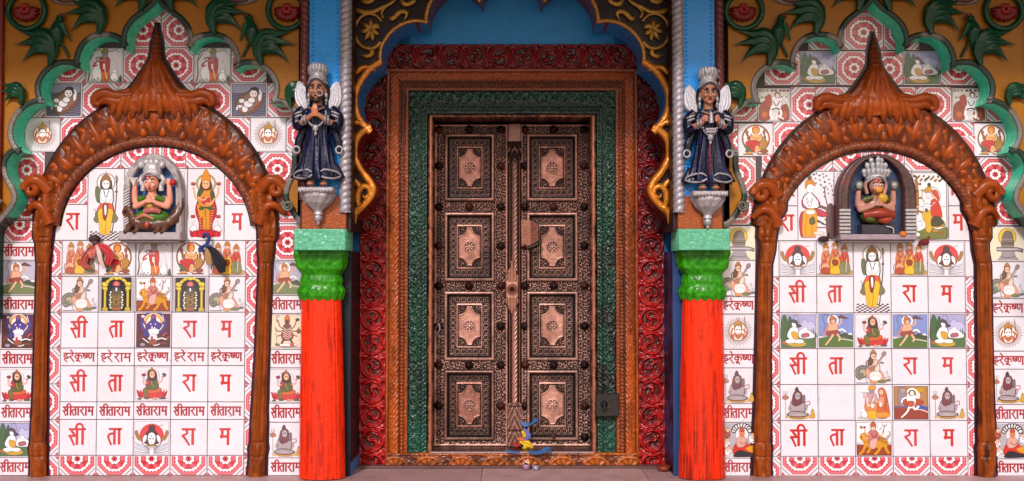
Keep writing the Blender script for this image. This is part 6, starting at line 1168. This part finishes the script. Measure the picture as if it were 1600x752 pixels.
    m = MB(); tb(m, [(-12, 172, 22), (0, 177, 27), (12, 172, 22)], 2, '#7c5a4c', n=8); m.build('collar', 'silver_paint', W)
    if not folded:
        m = MB(); tb(m, [(-8, 201, 30), (8, 201, 30)], 2.6, SV); tb(m, [(-7, 205, 30), (7, 205, 30)], 2.4, SV); m.build('belt_clasp', 'silver_paint', W); m = MB(); tb(m, [(0, 176, 33), (0, 192, 34)], [3, 4], SV); m.build('held_rod', 'silver_paint', W)
        m = MB(); tb(m, [(0, 222, 26), (-1, 250, 28), (0, 284, 20)], [1.4, 1.6, 1.2], '#7a2018'); m.build('red_sash', 'enamel_paint', W)
    # crown
    m = MB(); cb = q(0, 131, 11); n = 60
    m.lathe(cb, [(z * k, r * k) for z, r in ((-6, 14.2), (-3, 15), (0, 15), (2, 13.6), (3, 14.2), (6, 14.2), (8, 12.4), (9, 11.6), (16, 12.6), (21, 14), (23, 13), (24, 10), (24, 0))], SV, n, fl=.9, mod=lambda a, z: 1 + .07 * np.abs(np.sin(a * 6)) * (z > 8 * k))
    for i in range(9):
        a_ = math.pi * (1 + i / 8); x, y_ = 12.6 * math.cos(a_), 12.6 * math.sin(a_) * .9
        m.ell((cb[0] + x * k, cb[1] + y_ * k, cb[2] + (18 + 4 * math.sin(math.pi * i / 8)) * k), (3.6 * k, 2.4 * k, 7.5 * k), SV, 10, 8)
    tb(m, [(-15, 135, 14), (-8, 129, 24), (0, 126, 27), (8, 129, 24), (15, 135, 14)], [1.6, 2.2, 2.6, 2.2, 1.6], SV, n=8); tb(m, [(-14, 139, 15), (-8, 134, 23.6), (0, 131, 26), (8, 134, 23.6), (14, 139, 15)], 1.3, '#5c4a4c', n=8)
    m.build('crown', 'silver_paint', W)
    for s in (-1, 1):
        m = MB(); n1, n2 = 50, 26; u = np.linspace(0, 1, n1)[:, None]; v = np.linspace(-1, 1, n2)[None, :]
        c1 = spl([(s * 20, 172), (s * 25, 158), (s * 28, 143), (s * 31, 128)], 17)[:n1]; wdt = 12 * np.sin(np.pi * np.clip(u * .86 + .1, 0, 1)) ** .75; X = c1[:, :1] + v * wdt * .85; Y = c1[:, 1:2] + v * wdt * .45 * s; h = 8 + 2.2 * (1 - v ** 2) + 1.3 * np.abs(np.sin(v * 7 + u * 3)) ; h = h * (np.abs(v) < .99) + 3 * (np.abs(v) >= .99)
        xx, zz = U(cx + X, Y + dy, YS); yq = YS - h * K; m.grid(xx, yq, zz, '#bcb8c2'); m.grid(xx[:, [0, -1]], YS + 0 * xx[:, :2], zz[:, [0, -1]], '#bcb8c2'); m.build('wing', 'silver_paint', W)
    # bracket under the feet
    m = MB(); b0, b1 = q(-27, 303, 0), q(27, 295, 0); m.box(b0[0], b1[0], YS - 30 * K, YS + .02, b0[2], b1[2], '#a8a0a4', b=.004)
    for i in range(11): m.ell(q(-25 + i * 5, 301, 31), (1.8 * k, 1.5 * k, 1.8 * k), '#8a7c80', 8, 6)
    t = np.linspace(0, 1, 40)[:, None]; a = np.linspace(0, 2 * np.pi, 72, endpoint=False)[None, :]; yy = 303 + t * 33; r = np.interp(yy, [303, 308, 318, 327, 331, 336], [25, 25, 19, 9, 6, 7.5]) * (1 + .1 * np.abs(np.sin(a * 5 + t * 2)) * (t < .8)); xx, zz = U(cx + r * np.cos(a), yy + dy, YS); m.grid(xx, YS - (8 + r * .8 * -np.sin(a)) * K, zz, '#a8a0a4', closev=True)
    m.ell(q(0, 341, 8), (6.5 * k, 6 * k, 7 * k), '#9c9498', 16, 10, fn=lambda a, b: 1 + .12 * np.cos(6 * a)); m.ell(q(0, 349, 8), (3 * k, 3 * k, 4 * k), '#9c9498', 10, 8)
    m.build('bracket', 'silver_paint', W, 'pale carved bracket under the feet'); return W
guardian(499, 0, 'left winged guardian in a dark blue robe with palms pressed together', True)
guardian(1104, 6, 'right winged guardian in a dark blue robe with hands apart at the chest', False)

# ------------------------------------------------------------------ idols inside the arched frames
def idol(cx, y0, lab, kind):
    W = thing('idol_niche', lab, 'idol', tuple(P3(cx, 376, 0)))
    q = lambda x, y, d=0: P3(cx + x, y + y0, -.012, d); k = K
    def el(m, x, y, d, rx, ry, rd, c, n=14, fn=None): m.ell(q(x, y, d), (rx * k, rd * k, ry * k), c, n, 10, fn)
    def tb(m, pts, r, c, depth=1., n=10, mod=None):
        P = spl([tuple(q(*p)) for p in pts], 6) if len(pts) > 2 else np.array([q(*p) for p in pts]); m.sweep(P, np.interp(np.linspace(0, 1, len(P)), np.linspace(0, 1, len(np.atleast_1d(r))), np.atleast_1d(r)) * k, c, depth, n, mod)
    A = kind == 'grey'
    GY = '#7c7274'; SV = '#b8b0b4'; S = '#dc927c' if A else '#b07a6c'
    # back panel and frame (y: 0 = row 240 of the photo)
    m = MB(); hwid = 46 if A else 62; th = np.linspace(0, np.pi, 50); top = 2; ry = 58 if A else 66; by = 124 if A else 128
    out = [(hwid * math.cos(t), top + ry - ry * math.sin(t)) for t in th]; poly = [(hwid, by)] + out + [(-hwid, by)]
    inn_w = 35 if A else 42; inn = [(inn_w * math.cos(t), top + (12 if A else 6) + (ry - 8) - (ry - 8) * math.sin(t)) for t in th]; polyi = [(inn_w, by)] + inn + [(-inn_w, by)]
    D0, D1 = 3, (14 if A else 16)
    m.poly([q(x, y, D0) for x, y in polyi], '#2c5a98' if A else '#1c3050'); m.build('back_panel', 'worn_paint', W, 'blue back panel')
    P_ = spl(poly, 1); n = len(poly); o_ = np.array(poly); i_ = np.array(polyi); m = MB(); rows_ = []
    for f, d in ((0, 0), (0, D1 - 4), (.08, D1), (.3, D1 + 2), (.5, D1 - 1), (.7, D1 + 1.5), (.92, D1), (1, D1 - 3), (1, D0 - 1)):
        pt = o_ * (1 - f) + i_ * f; rows_.append([tuple(q(x, y, d)) for x, y in pt])
    R = np.array(rows_).transpose(1, 0, 2); s_ = np.arange(n)[:, None]; f_ = np.arange(9)[None, :]
    nz = fbm(s_ / 3., f_ * .9, 5); col = mix(GY, '#b0a4a6', sst(.3, .7, nz)) if A else mix('#341c1e', '#5c3430', sst(.3, .7, nz))
    m.grid(R[..., 0], R[..., 1], R[..., 2], col)
    if A:
        for i in range(13): tb(m, [(-44 + 2, 62 + i * 4.2, 17), (-34, 57 + i * 4.2, 17)], 1.3, '#c0b8ba', n=6)
    else:
        for s in (-1, 1):
            for i in range(7): c0 = q(s * 51, 90 + i * 5.6, 16); m.box(c0[0] - 8.5 * k, c0[0] + 8.5 * k, c0[1] - .02, c0[1], c0[2] - 2 * k, c0[2] + 2 * k, '#a8a0a2', b=.002)
        el(m, -52, 45, 15, 4, 5, 2, '#b01c20'); 
        for s in (-1, 1): el(m, s * 20, 4, 17, 4, 3, 3, SV)
    m.build('arch_surround', 'worn_paint', W, 'grey moulded surround' if A else 'dark red-brown surround with white stacked blocks')
    m = MB(); c0, c1 = q(-49 if A else -60, 136, 0), q(47 if A else 58, 124 if A else 127, 0); m.box(c0[0], c1[0], c0[1] - .10, c0[1] + .01, c0[2], c1[2], '#a0949a' if A else '#94808a', b=.005); c0, c1 = q(-47 if A else -58, 140, 0), q(45 if A else 56, 136, 0); m.box(c0[0], c1[0], c0[1] - .085, c0[1] + .01, c0[2], c1[2], '#6c5c60', b=.003); m.build('ledge', 'worn_paint', W, 'pale stone ledge')
    dx = 0 if A else -2; oy = 0 if A else 5
    m = MB(); el(m, dx, 48 + oy, 18, 11, 13, 10, S, 20); el(m, dx, 56 + oy, 20, 7, 6, 7, S); el(m, dx, 51 + oy, 28, 2, 4, 3, S); el(m, dx - 5, 52 + oy, 24, 4, 4, 4, S); el(m, dx + 5, 52 + oy, 24, 4, 4, 4, S)
    tb(m, [(dx, 58 + oy, 15), (dx, 72 + oy, 14)], [6, 8], S); el(m, dx, 78 + oy, 13, 17, 14, 10, S); el(m, dx, 92 + oy, 12, 14, 12, 9, S)
    for s in (-1, 1):
        tb(m, [(dx + s * 15, 70 + oy, 14), (dx + s * 23, 80 + oy, 16), (dx + s * 24, 84 + oy, 18), (dx + s * 12, 80 + oy, 24), (dx + s * 3, 75 + oy, 28)], [5.5, 5, 5, 4, 3], S)
        tb(m, [(dx + s * 16, 70 + oy, 11), (dx + s * 26, 78 + oy, 13), (dx + s * 27, 62 + oy, 15), (dx + s * 26, 50 + oy, 16)], [5, 5, 4.4, 3.4], S); el(m, dx + s * 26, 47 + oy, 17, 4.4, 4.4, 3.6, S)
        tb(m, [(dx + s * 2.4, 79 + oy, 28), (dx + s * 1.6, 68 + oy, 30)], [3, 1.4], S)
        for j in range(4): tb(m, [(dx + s * (24 + j * 1.6), 47 + oy, 19), (dx + s * (24.6 + j * 1.6), 41 + oy, 20)], [1.3, .9], S)
    o = m.build('body', 'enamel_paint', W); remesh(o, .0038, 2)
    m = MB()
    for s in (-1, 1): el(m, dx + s * 4.5, 46.5 + oy, 27.2, 2.8, 1.4, 1.2, '#e8dcd8', 10); el(m, dx + s * 4.5, 46.5 + oy, 28, 1.2, 1.3, .8, '#140c10', 8); tb(m, [(dx + s * 1.8, 43.6 + oy, 28), (dx + s * 5, 42 + oy, 27), (dx + s * 8, 44 + oy, 25)], .7, '#140c10', n=6)
    m.build('eyes', 'enamel_paint', W); m = MB(); el(m, dx, 57 + oy, 27, 3, 1.2, 1.4, '#8c1c1c'); m.build('lips', 'enamel_paint', W); m = MB(); el(m, dx, 39 + oy, 27.5, 1.4, 3.4, 1, '#b02020'); m.build('forehead_mark', 'enamel_paint', W)
    if not A: m = MB(); el(m, dx, 54 + oy, 28, 6, 5, 3, '#c8842c'); m.build('ochre_paste', 'enamel_paint', W)
    m = MB()
    m.lathe(q(dx, 40 + oy, 14), [(z * k, r * k) for z, r in ((-22, 15), (-20, 16.5), (-8, 16.5), (-2, 16), (0, 16.5), (3, 16.5), (5, 14.5), (8, 15.5), (12, 15), (18, 12), (23, 9), (24, 0))], SV, 40, fl=.75, mod=lambda a, z: 1 + .06 * np.abs(np.sin(a * 5)), a0=-.0, a1=np.pi) if 0 else None
    m.lathe(q(dx, 38 + oy, 13), [(z * k, r * k) for z, r in ((0, 14.4), (2, 15.4), (5, 15), (7, 13), (10, 14), (16, 13), (22, 9), (24, 0))], SV, 40, fl=.85, mod=lambda a, z: 1 + .05 * np.abs(np.sin(a * 5)))
    if A:
        for i in range(5): el(m, dx - 16 + i * 8, 20 - (4 if i in (1, 2, 3) else 0), 17, 5.4, 6, 5, SV, 12)
        for s in (-1, 1): tb(m, [(dx + s * 14, 36, 16), (dx + s * 18, 44, 15), (dx + s * 14, 52, 15), (dx + s * 14, 60, 15)], [3, 4.4, 4, 4.4], SV, mod=lambda u, a: 1 + .1 * np.cos(4 * a))
    else:
        for r_, n_, yy, ln in ((16, 7, 33, 10), (11, 5, 24, 11), (5, 3, 16, 10)):
            for i in range(n_):
                f = (i / (n_ - 1) * 2 - 1); tb(m, [(dx + f * r_, yy + 4, 24 - 8 * abs(f)), (dx + f * (r_ + 3), yy - ln * .4, 26 - 8 * abs(f)), (dx + f * (r_ + 5), yy - ln + 3 * abs(f), 24 - 8 * abs(f))], [3.6, 4.4, .6], '#a8a4a8', depth=.5)
        for s in (-1, 1): tb(m, [(dx + s * 14, 44, 16), (dx + s * 16, 52, 15), (dx + s * 13, 64, 15)], [2.6, 3, 3], S); el(m, dx + s * 27, 52, 20, 6, 6, 4, '#8c8c80', 12, fn=lambda a, b: 1 + .25 * np.cos(5 * a))
    tb(m, [(dx - 14, 41 + oy, 18), (dx - 7, 35 + oy, 26), (dx, 32 + oy, 28), (dx + 7, 35 + oy, 26), (dx + 14, 41 + oy, 18)], 2.1, SV)
    m.build('crown', 'silver_paint', W, 'white crown')
    m = MB(); gr = '#3e6a1c' if A else '#4c4a20'
    el(m, dx, 100, 15, 27 if A else 24, 12, 12, gr, 24, fn=lambda a, b: 1 + .05 * np.cos(9 * a)); tb(m, [(dx - 18, 74, 18), (dx - 8, 70, 24)], [6, 3], gr); tb(m, [(dx + 18, 74, 18), (dx + 8, 70, 24)], [6, 3], gr)
    if A:
        tb(m, [(-8, 92, 26), (6, 90, 28), (16, 93, 25)], [4, 5, 3.5], '#a85c54'); tb(m, [(-22, 104, 22), (-8, 98, 27), (6, 104, 26)], [3, 3.4, 2], '#b06a54'); el(m, 0, 84, 24, 5, 7, 3, '#a89028')
    else:
        tb(m, [(-24, 98, 24), (0, 95, 30), (22, 98, 24)], [6, 8, 6], '#8c3420'); el(m, -14, 103, 25, 9, 6, 6, '#4c5c20'); el(m, 4, 72, 28, 8, 8, 5, '#b8882c'); el(m, 8, 104, 26, 12, 7, 6, '#9c3a28'); c0, c1 = q(-26, 127, 0), q(26, 112, 0); m.box(c0[0], c1[0], c0[1] - .09, c0[1], c0[2], c1[2], '#34303a', b=.004); tb(m, [(10, 115, 25), (20, 118, 26), (22, 126, 25)], 1, '#b0a8a4')
    m.build('garment', 'enamel_paint', W, 'green garment' if A else 'green and dark red garment')
    if A:
        m = MB(); BW = '#5a382a'
        tb(m, [(-38, 100, 16), (-42, 92, 17), (-36, 88, 18), (-30, 98, 18), (-24, 108, 18), (0, 112, 20), (22, 110, 17), (36, 98, 14), (42, 78, 10), (41, 66, 7)], [4, 4, 5, 6.5, 9, 9.5, 9, 8, 6, 3], BW, depth=.7, n=14, mod=lambda u, a: 1 + .1 * np.cos(3 * a + 60 * u))
        for x in (-32, -18, 14, 24): tb(m, [(x, 112, 20), (x - 4, 122, 22), (x - 8, 124, 26)], [5, 4, 3], BW)
        el(m, -2, 113, 31, 4, 5, 3, '#a8442c'); el(m, -40, 92, 22, 2, 2, 2, '#2a140c'); m.build('carved_beast', 'enamel_paint', W, 'brown crocodile-like beast under the figure'); 
        m = MB()
        for j in range(4): tb(m, [(-27, 52, 20), (-31 + j * 3, 40, 21), (-36 + j * 5, 46, 18)], 1.2, '#c8c0b8', n=6)
        m.build('shell', 'enamel_paint', W); m = MB(); el(m, 34, 47, 19, 5, 5, 4, '#a81c24', 14); m.build('red_disc', 'enamel_paint', W)
    return W
idol(243.5, 240, 'seated idol with white crown in a grey moulded niche above a brown beast', 'grey')
idol(1364.5, 240, 'seated idol with leafy white crown in a dark red-brown niche with white blocks', 'dark')

# ------------------------------------------------------------------ loose things
def cloth_strip(m, pts, w0, w1, y, c, n=8, seed=0, d=0):
    P = spl(pts, n); t = np.linspace(0, 1, len(P)); T = np.gradient(P[:, :2], axis=0); T /= np.linalg.norm(T, axis=1, keepdims=True) + 1e-9; N = np.stack([-T[:, 1], T[:, 0]], 1); w = np.interp(t, np.linspace(0, 1, len(w0)), w0) if hasattr(w0, '__len__') else np.linspace(w0, w1, len(P))
    v = np.linspace(-1, 1, 14)[None, :]; X = P[:, :1] + N[:, :1] * v * w[:, None]; Y = P[:, 1:2] + N[:, 1:2] * v * w[:, None]; h = P[:, 2:3] + d + 1.6 * np.sin(v * 6 + t[:, None] * 5 + seed) * np.minimum(1, w[:, None] / 5)
    x, z = U(X, Y, y); m.grid(x, y - h * K, z, c); x2, z2 = U(X, Y, y); m.grid(x2, y - (h - 1.0) * K, z2, c)
m = MB(); cloth_strip(m, [(152, 382, 8), (140, 398, 10), (134, 412, 9), (145, 420, 8)], [2, 5, 6, 2], 0, -.012, '#a84a44', seed=1); cloth_strip(m, [(154, 382, 9), (168, 388, 12), (176, 400, 11), (172, 414, 9)], [2, 6, 6.5, 4], 0, -.012, '#b83038', seed=3); cloth_strip(m, [(154, 382, 10), (160, 395, 13), (163, 408, 12), (166, 420, 10)], [1.5, 3.5, 3, 2], 0, -.012, '#d8b8b0', seed=5)
cloth_strip(m, [(156, 382, 10), (150, 400, 14), (145, 392, 12)], [1.5, 4, 5], 0, -.012, '#c06a60', seed=7); m.ell(P3(150, 374, -.012, 6), (8 * K, 6 * K, 6 * K), '#3a2424', 14, 10, fn=lambda a, b: 1 + .2 * np.cos(5 * a)); m.ell(P3(152, 380, -.012, 8), (5 * K, 5 * K, 4 * K), '#5a3434', 12, 8)
o = m.build('cloth_knot', 'cloth'); tag(o, 'torn red and pink cloth tied to a nail under the left idol', 'cloth', 'cloths tied to nails')
m = MB(); cloth_strip(m, [(328, 386, 9), (338, 394, 12), (346, 410, 13), (350, 426, 10)], [2, 6, 9, 5], 0, -.012, '#17131c', seed=1); cloth_strip(m, [(325, 386, 8), (328, 400, 10), (330, 414, 9)], [2, 5, 4], 0, -.012, '#a88458', seed=4)
for pts in ([(320, 372, 7), (324, 366, 10), (330, 372, 10), (326, 382, 9)], [(318, 388, 8), (324, 384, 11), (332, 386, 10)], [(317, 384, 8), (316, 391, 9), (321, 392, 9)]): m.sweep(PP(spl(pts, 6), -.012), 2.4 * K, '#1c3070', n=8, mod=lambda u, a: 1 + .2 * np.cos(3 * a + 20 * u))
o = m.build('cloth_knot', 'cloth'); tag(o, 'blue knot with black cloth hanging under the left idol', 'cloth', 'cloths tied to nails')
for x, y_, c, lab in ((1285, 374, '#3a1c20', 'dark brown cloth knot on a nail below the saffron-skirt picture'), (1441, 379, '#6c1418', 'dark red cloth knot on a nail below the couple picture')):
    m = MB(); m.ell(P3(x, y_, -.012, 6), (7 * K, 5 * K, 4 * K), c, 14, 10, fn=lambda a, b: 1 + .22 * np.cos(4 * a)); m.sweep(PP(spl([(x - 8, y_ - 1, 5), (x, y_ + 4, 8), (x + 6, y_ - 4, 6), (x + 9, y_ - 9, 5)], 5), -.012), 1.8 * K, c, n=8); o = m.build('cloth_knot', 'cloth'); tag(o, lab, 'cloth', 'cloths tied to nails')
# garland of ribbons at the foot of the door
yb = YW - .11
m = MB()
cloth_strip(m, [(813, 657, 4), (820, 664, 6), (827, 661, 5)], [1.44, 2.88, 2.16], 0, YD - .02, '#4a68a0', seed=2); cloth_strip(m, [(827, 664, 8), (836, 656, 10), (840, 655, 9)], [0.72, 2.88, 2.59], 0, YD - .02, '#2c5c94', seed=3); cloth_strip(m, [(816, 672, 8), (820, 680, 10), (824, 690, 10)], [2.88, 3.6, 2.16], 0, YD - .02, '#c8a028', seed=4)
cloth_strip(m, [(808, 684, 8), (818, 686, 12), (826, 690, 10)], [2.16, 4.32, 2.88], 0, YD - .02, '#c0603c', seed=5); cloth_strip(m, [(818, 668, 10), (826, 678, 13), (818, 688, 11)], [1.44, 3.6, 2.16], 0, YD - .02, '#5c68a8', seed=6)
cloth_strip(m, [(812, 688, 8), (824, 692, 14), (832, 698, 12)], [2.16, 5.04, 2.16], 0, YD - .025, '#d8ac20', seed=8); cloth_strip(m, [(824, 690, 12), (818, 702, 14), (814, 710, 12)], [2.88, 3.6, 1.44], 0, YD - .025, '#d8ac20', seed=9); cloth_strip(m, [(802, 690, 8), (806, 694, 9), (812, 692, 9)], [1.44, 3.6, 2.16], 0, YD - .025, '#a82424', seed=10)
o = m.build('ribbon_garland', 'cloth'); tag(o, 'knotted garland of blue, yellow and red ribbons at the foot of the door', 'garland')
m = MB(); cloth_strip(m, [(826, 706, 3), (842, 706, 5), (856, 701, 6), (857, 706, 4)], [2, 3, 3.4, 2.6], 0, YW - .09, '#2c5a90', seed=1); cloth_strip(m, [(790, 704, 3), (800, 706, 5), (812, 707, 4)], [1.4, 2, 1.6], 0, YW - .09, '#34609a', seed=2); o = m.build('blue_ribbon', 'cloth'); tag(o, 'blue cloth strip lying along the metal door sill', 'ribbon')
def bowl(px, py, y, r, h, c, lab, mat, cat='bowl', name='offering_bowl', group=None, deep=.6):
    m = MB(); c0 = P3(px, py, y); z = Z0 if abs(c0[2] - Z0) < .06 else c0[2]
    m.lathe((c0[0], y, z), [(0, 0), (0, r * .6), (h * .3, r * .8), (h, r), (h * 1.04, r * .94), (h * deep, r * .7), (h * .35, 0)], c, 28); o = m.build(name, mat); return tag(o, lab, cat, group), m
bowl(822, 733, .17, .030, .036, '#9c7088', 'small pinkish bowl heaped with petals below the ribbon garland', 'silver_paint', group='offering bowls'); bowl(837, 733, .15, .024, .028, '#9a8ca0', 'small empty grey metal cup right of the pinkish bowl', 'silver_paint', group='offering bowls', name='offering_cup', cat='cup')
m = MB(); xz = float(U(822, 733, .17)[0])
for i in range(9): m.ell((xz + .017 * math.cos(i * 2.4), .17 + .014 * math.sin(i * 2.4), Z0 + .040 + .006 * (i % 4)), (.010, .008, .009), ('#d89468', '#c87888', '#d8b868')[i % 3], 8, 6)
o = m.build('petals', 'cloth'); tag(o, 'orange and pink petals heaped in the pinkish bowl', 'petals')
bowl(1037, 741, .12, .045, .034, '#7c2c18', 'reddish clay oil lamp on the floor beside the right red shaft', 'worn_paint', cat='oil lamp', name='clay_lamp')
m = MB(); c0 = P3(1363 + 38, 367, -.012, 24); m.ell(c0, (6 * K, 5 * K, 4.5 * K), '#c8681c', 14, 10, fn=lambda a, b: 1 + .12 * np.cos(9 * a)); o = m.build('marigold', 'cloth'); tag(o, 'orange marigold on the ledge of the dark niche', 'flower')
# iron lock box on the green band
W = thing('lock_box', 'dark iron lock box fixed at the lower right of the green door frame', 'lock box', tuple(P3(948, 650, YW)))
m = MB(); a_, b_ = P3(931, 650, YW - .04), P3(966, 614, YW - .04); m.box(a_[0], b_[0], YW - .075, YW - .012, a_[2], b_[2], '#2c2624', b=.004); m.build('box', 'iron', W)
m = MB(); c0 = P3(944, 632, YW - .078); m.ell(c0, (5.5 * K, 4 * K, 6 * K), '#171214', 14, 10); m.sweep(np.array([c0 + (0, -.012, .02), c0 + (0, -.018, -.03)]), [2.2 * K, 3 * K], '#171214'); m.build('knob', 'iron', W)
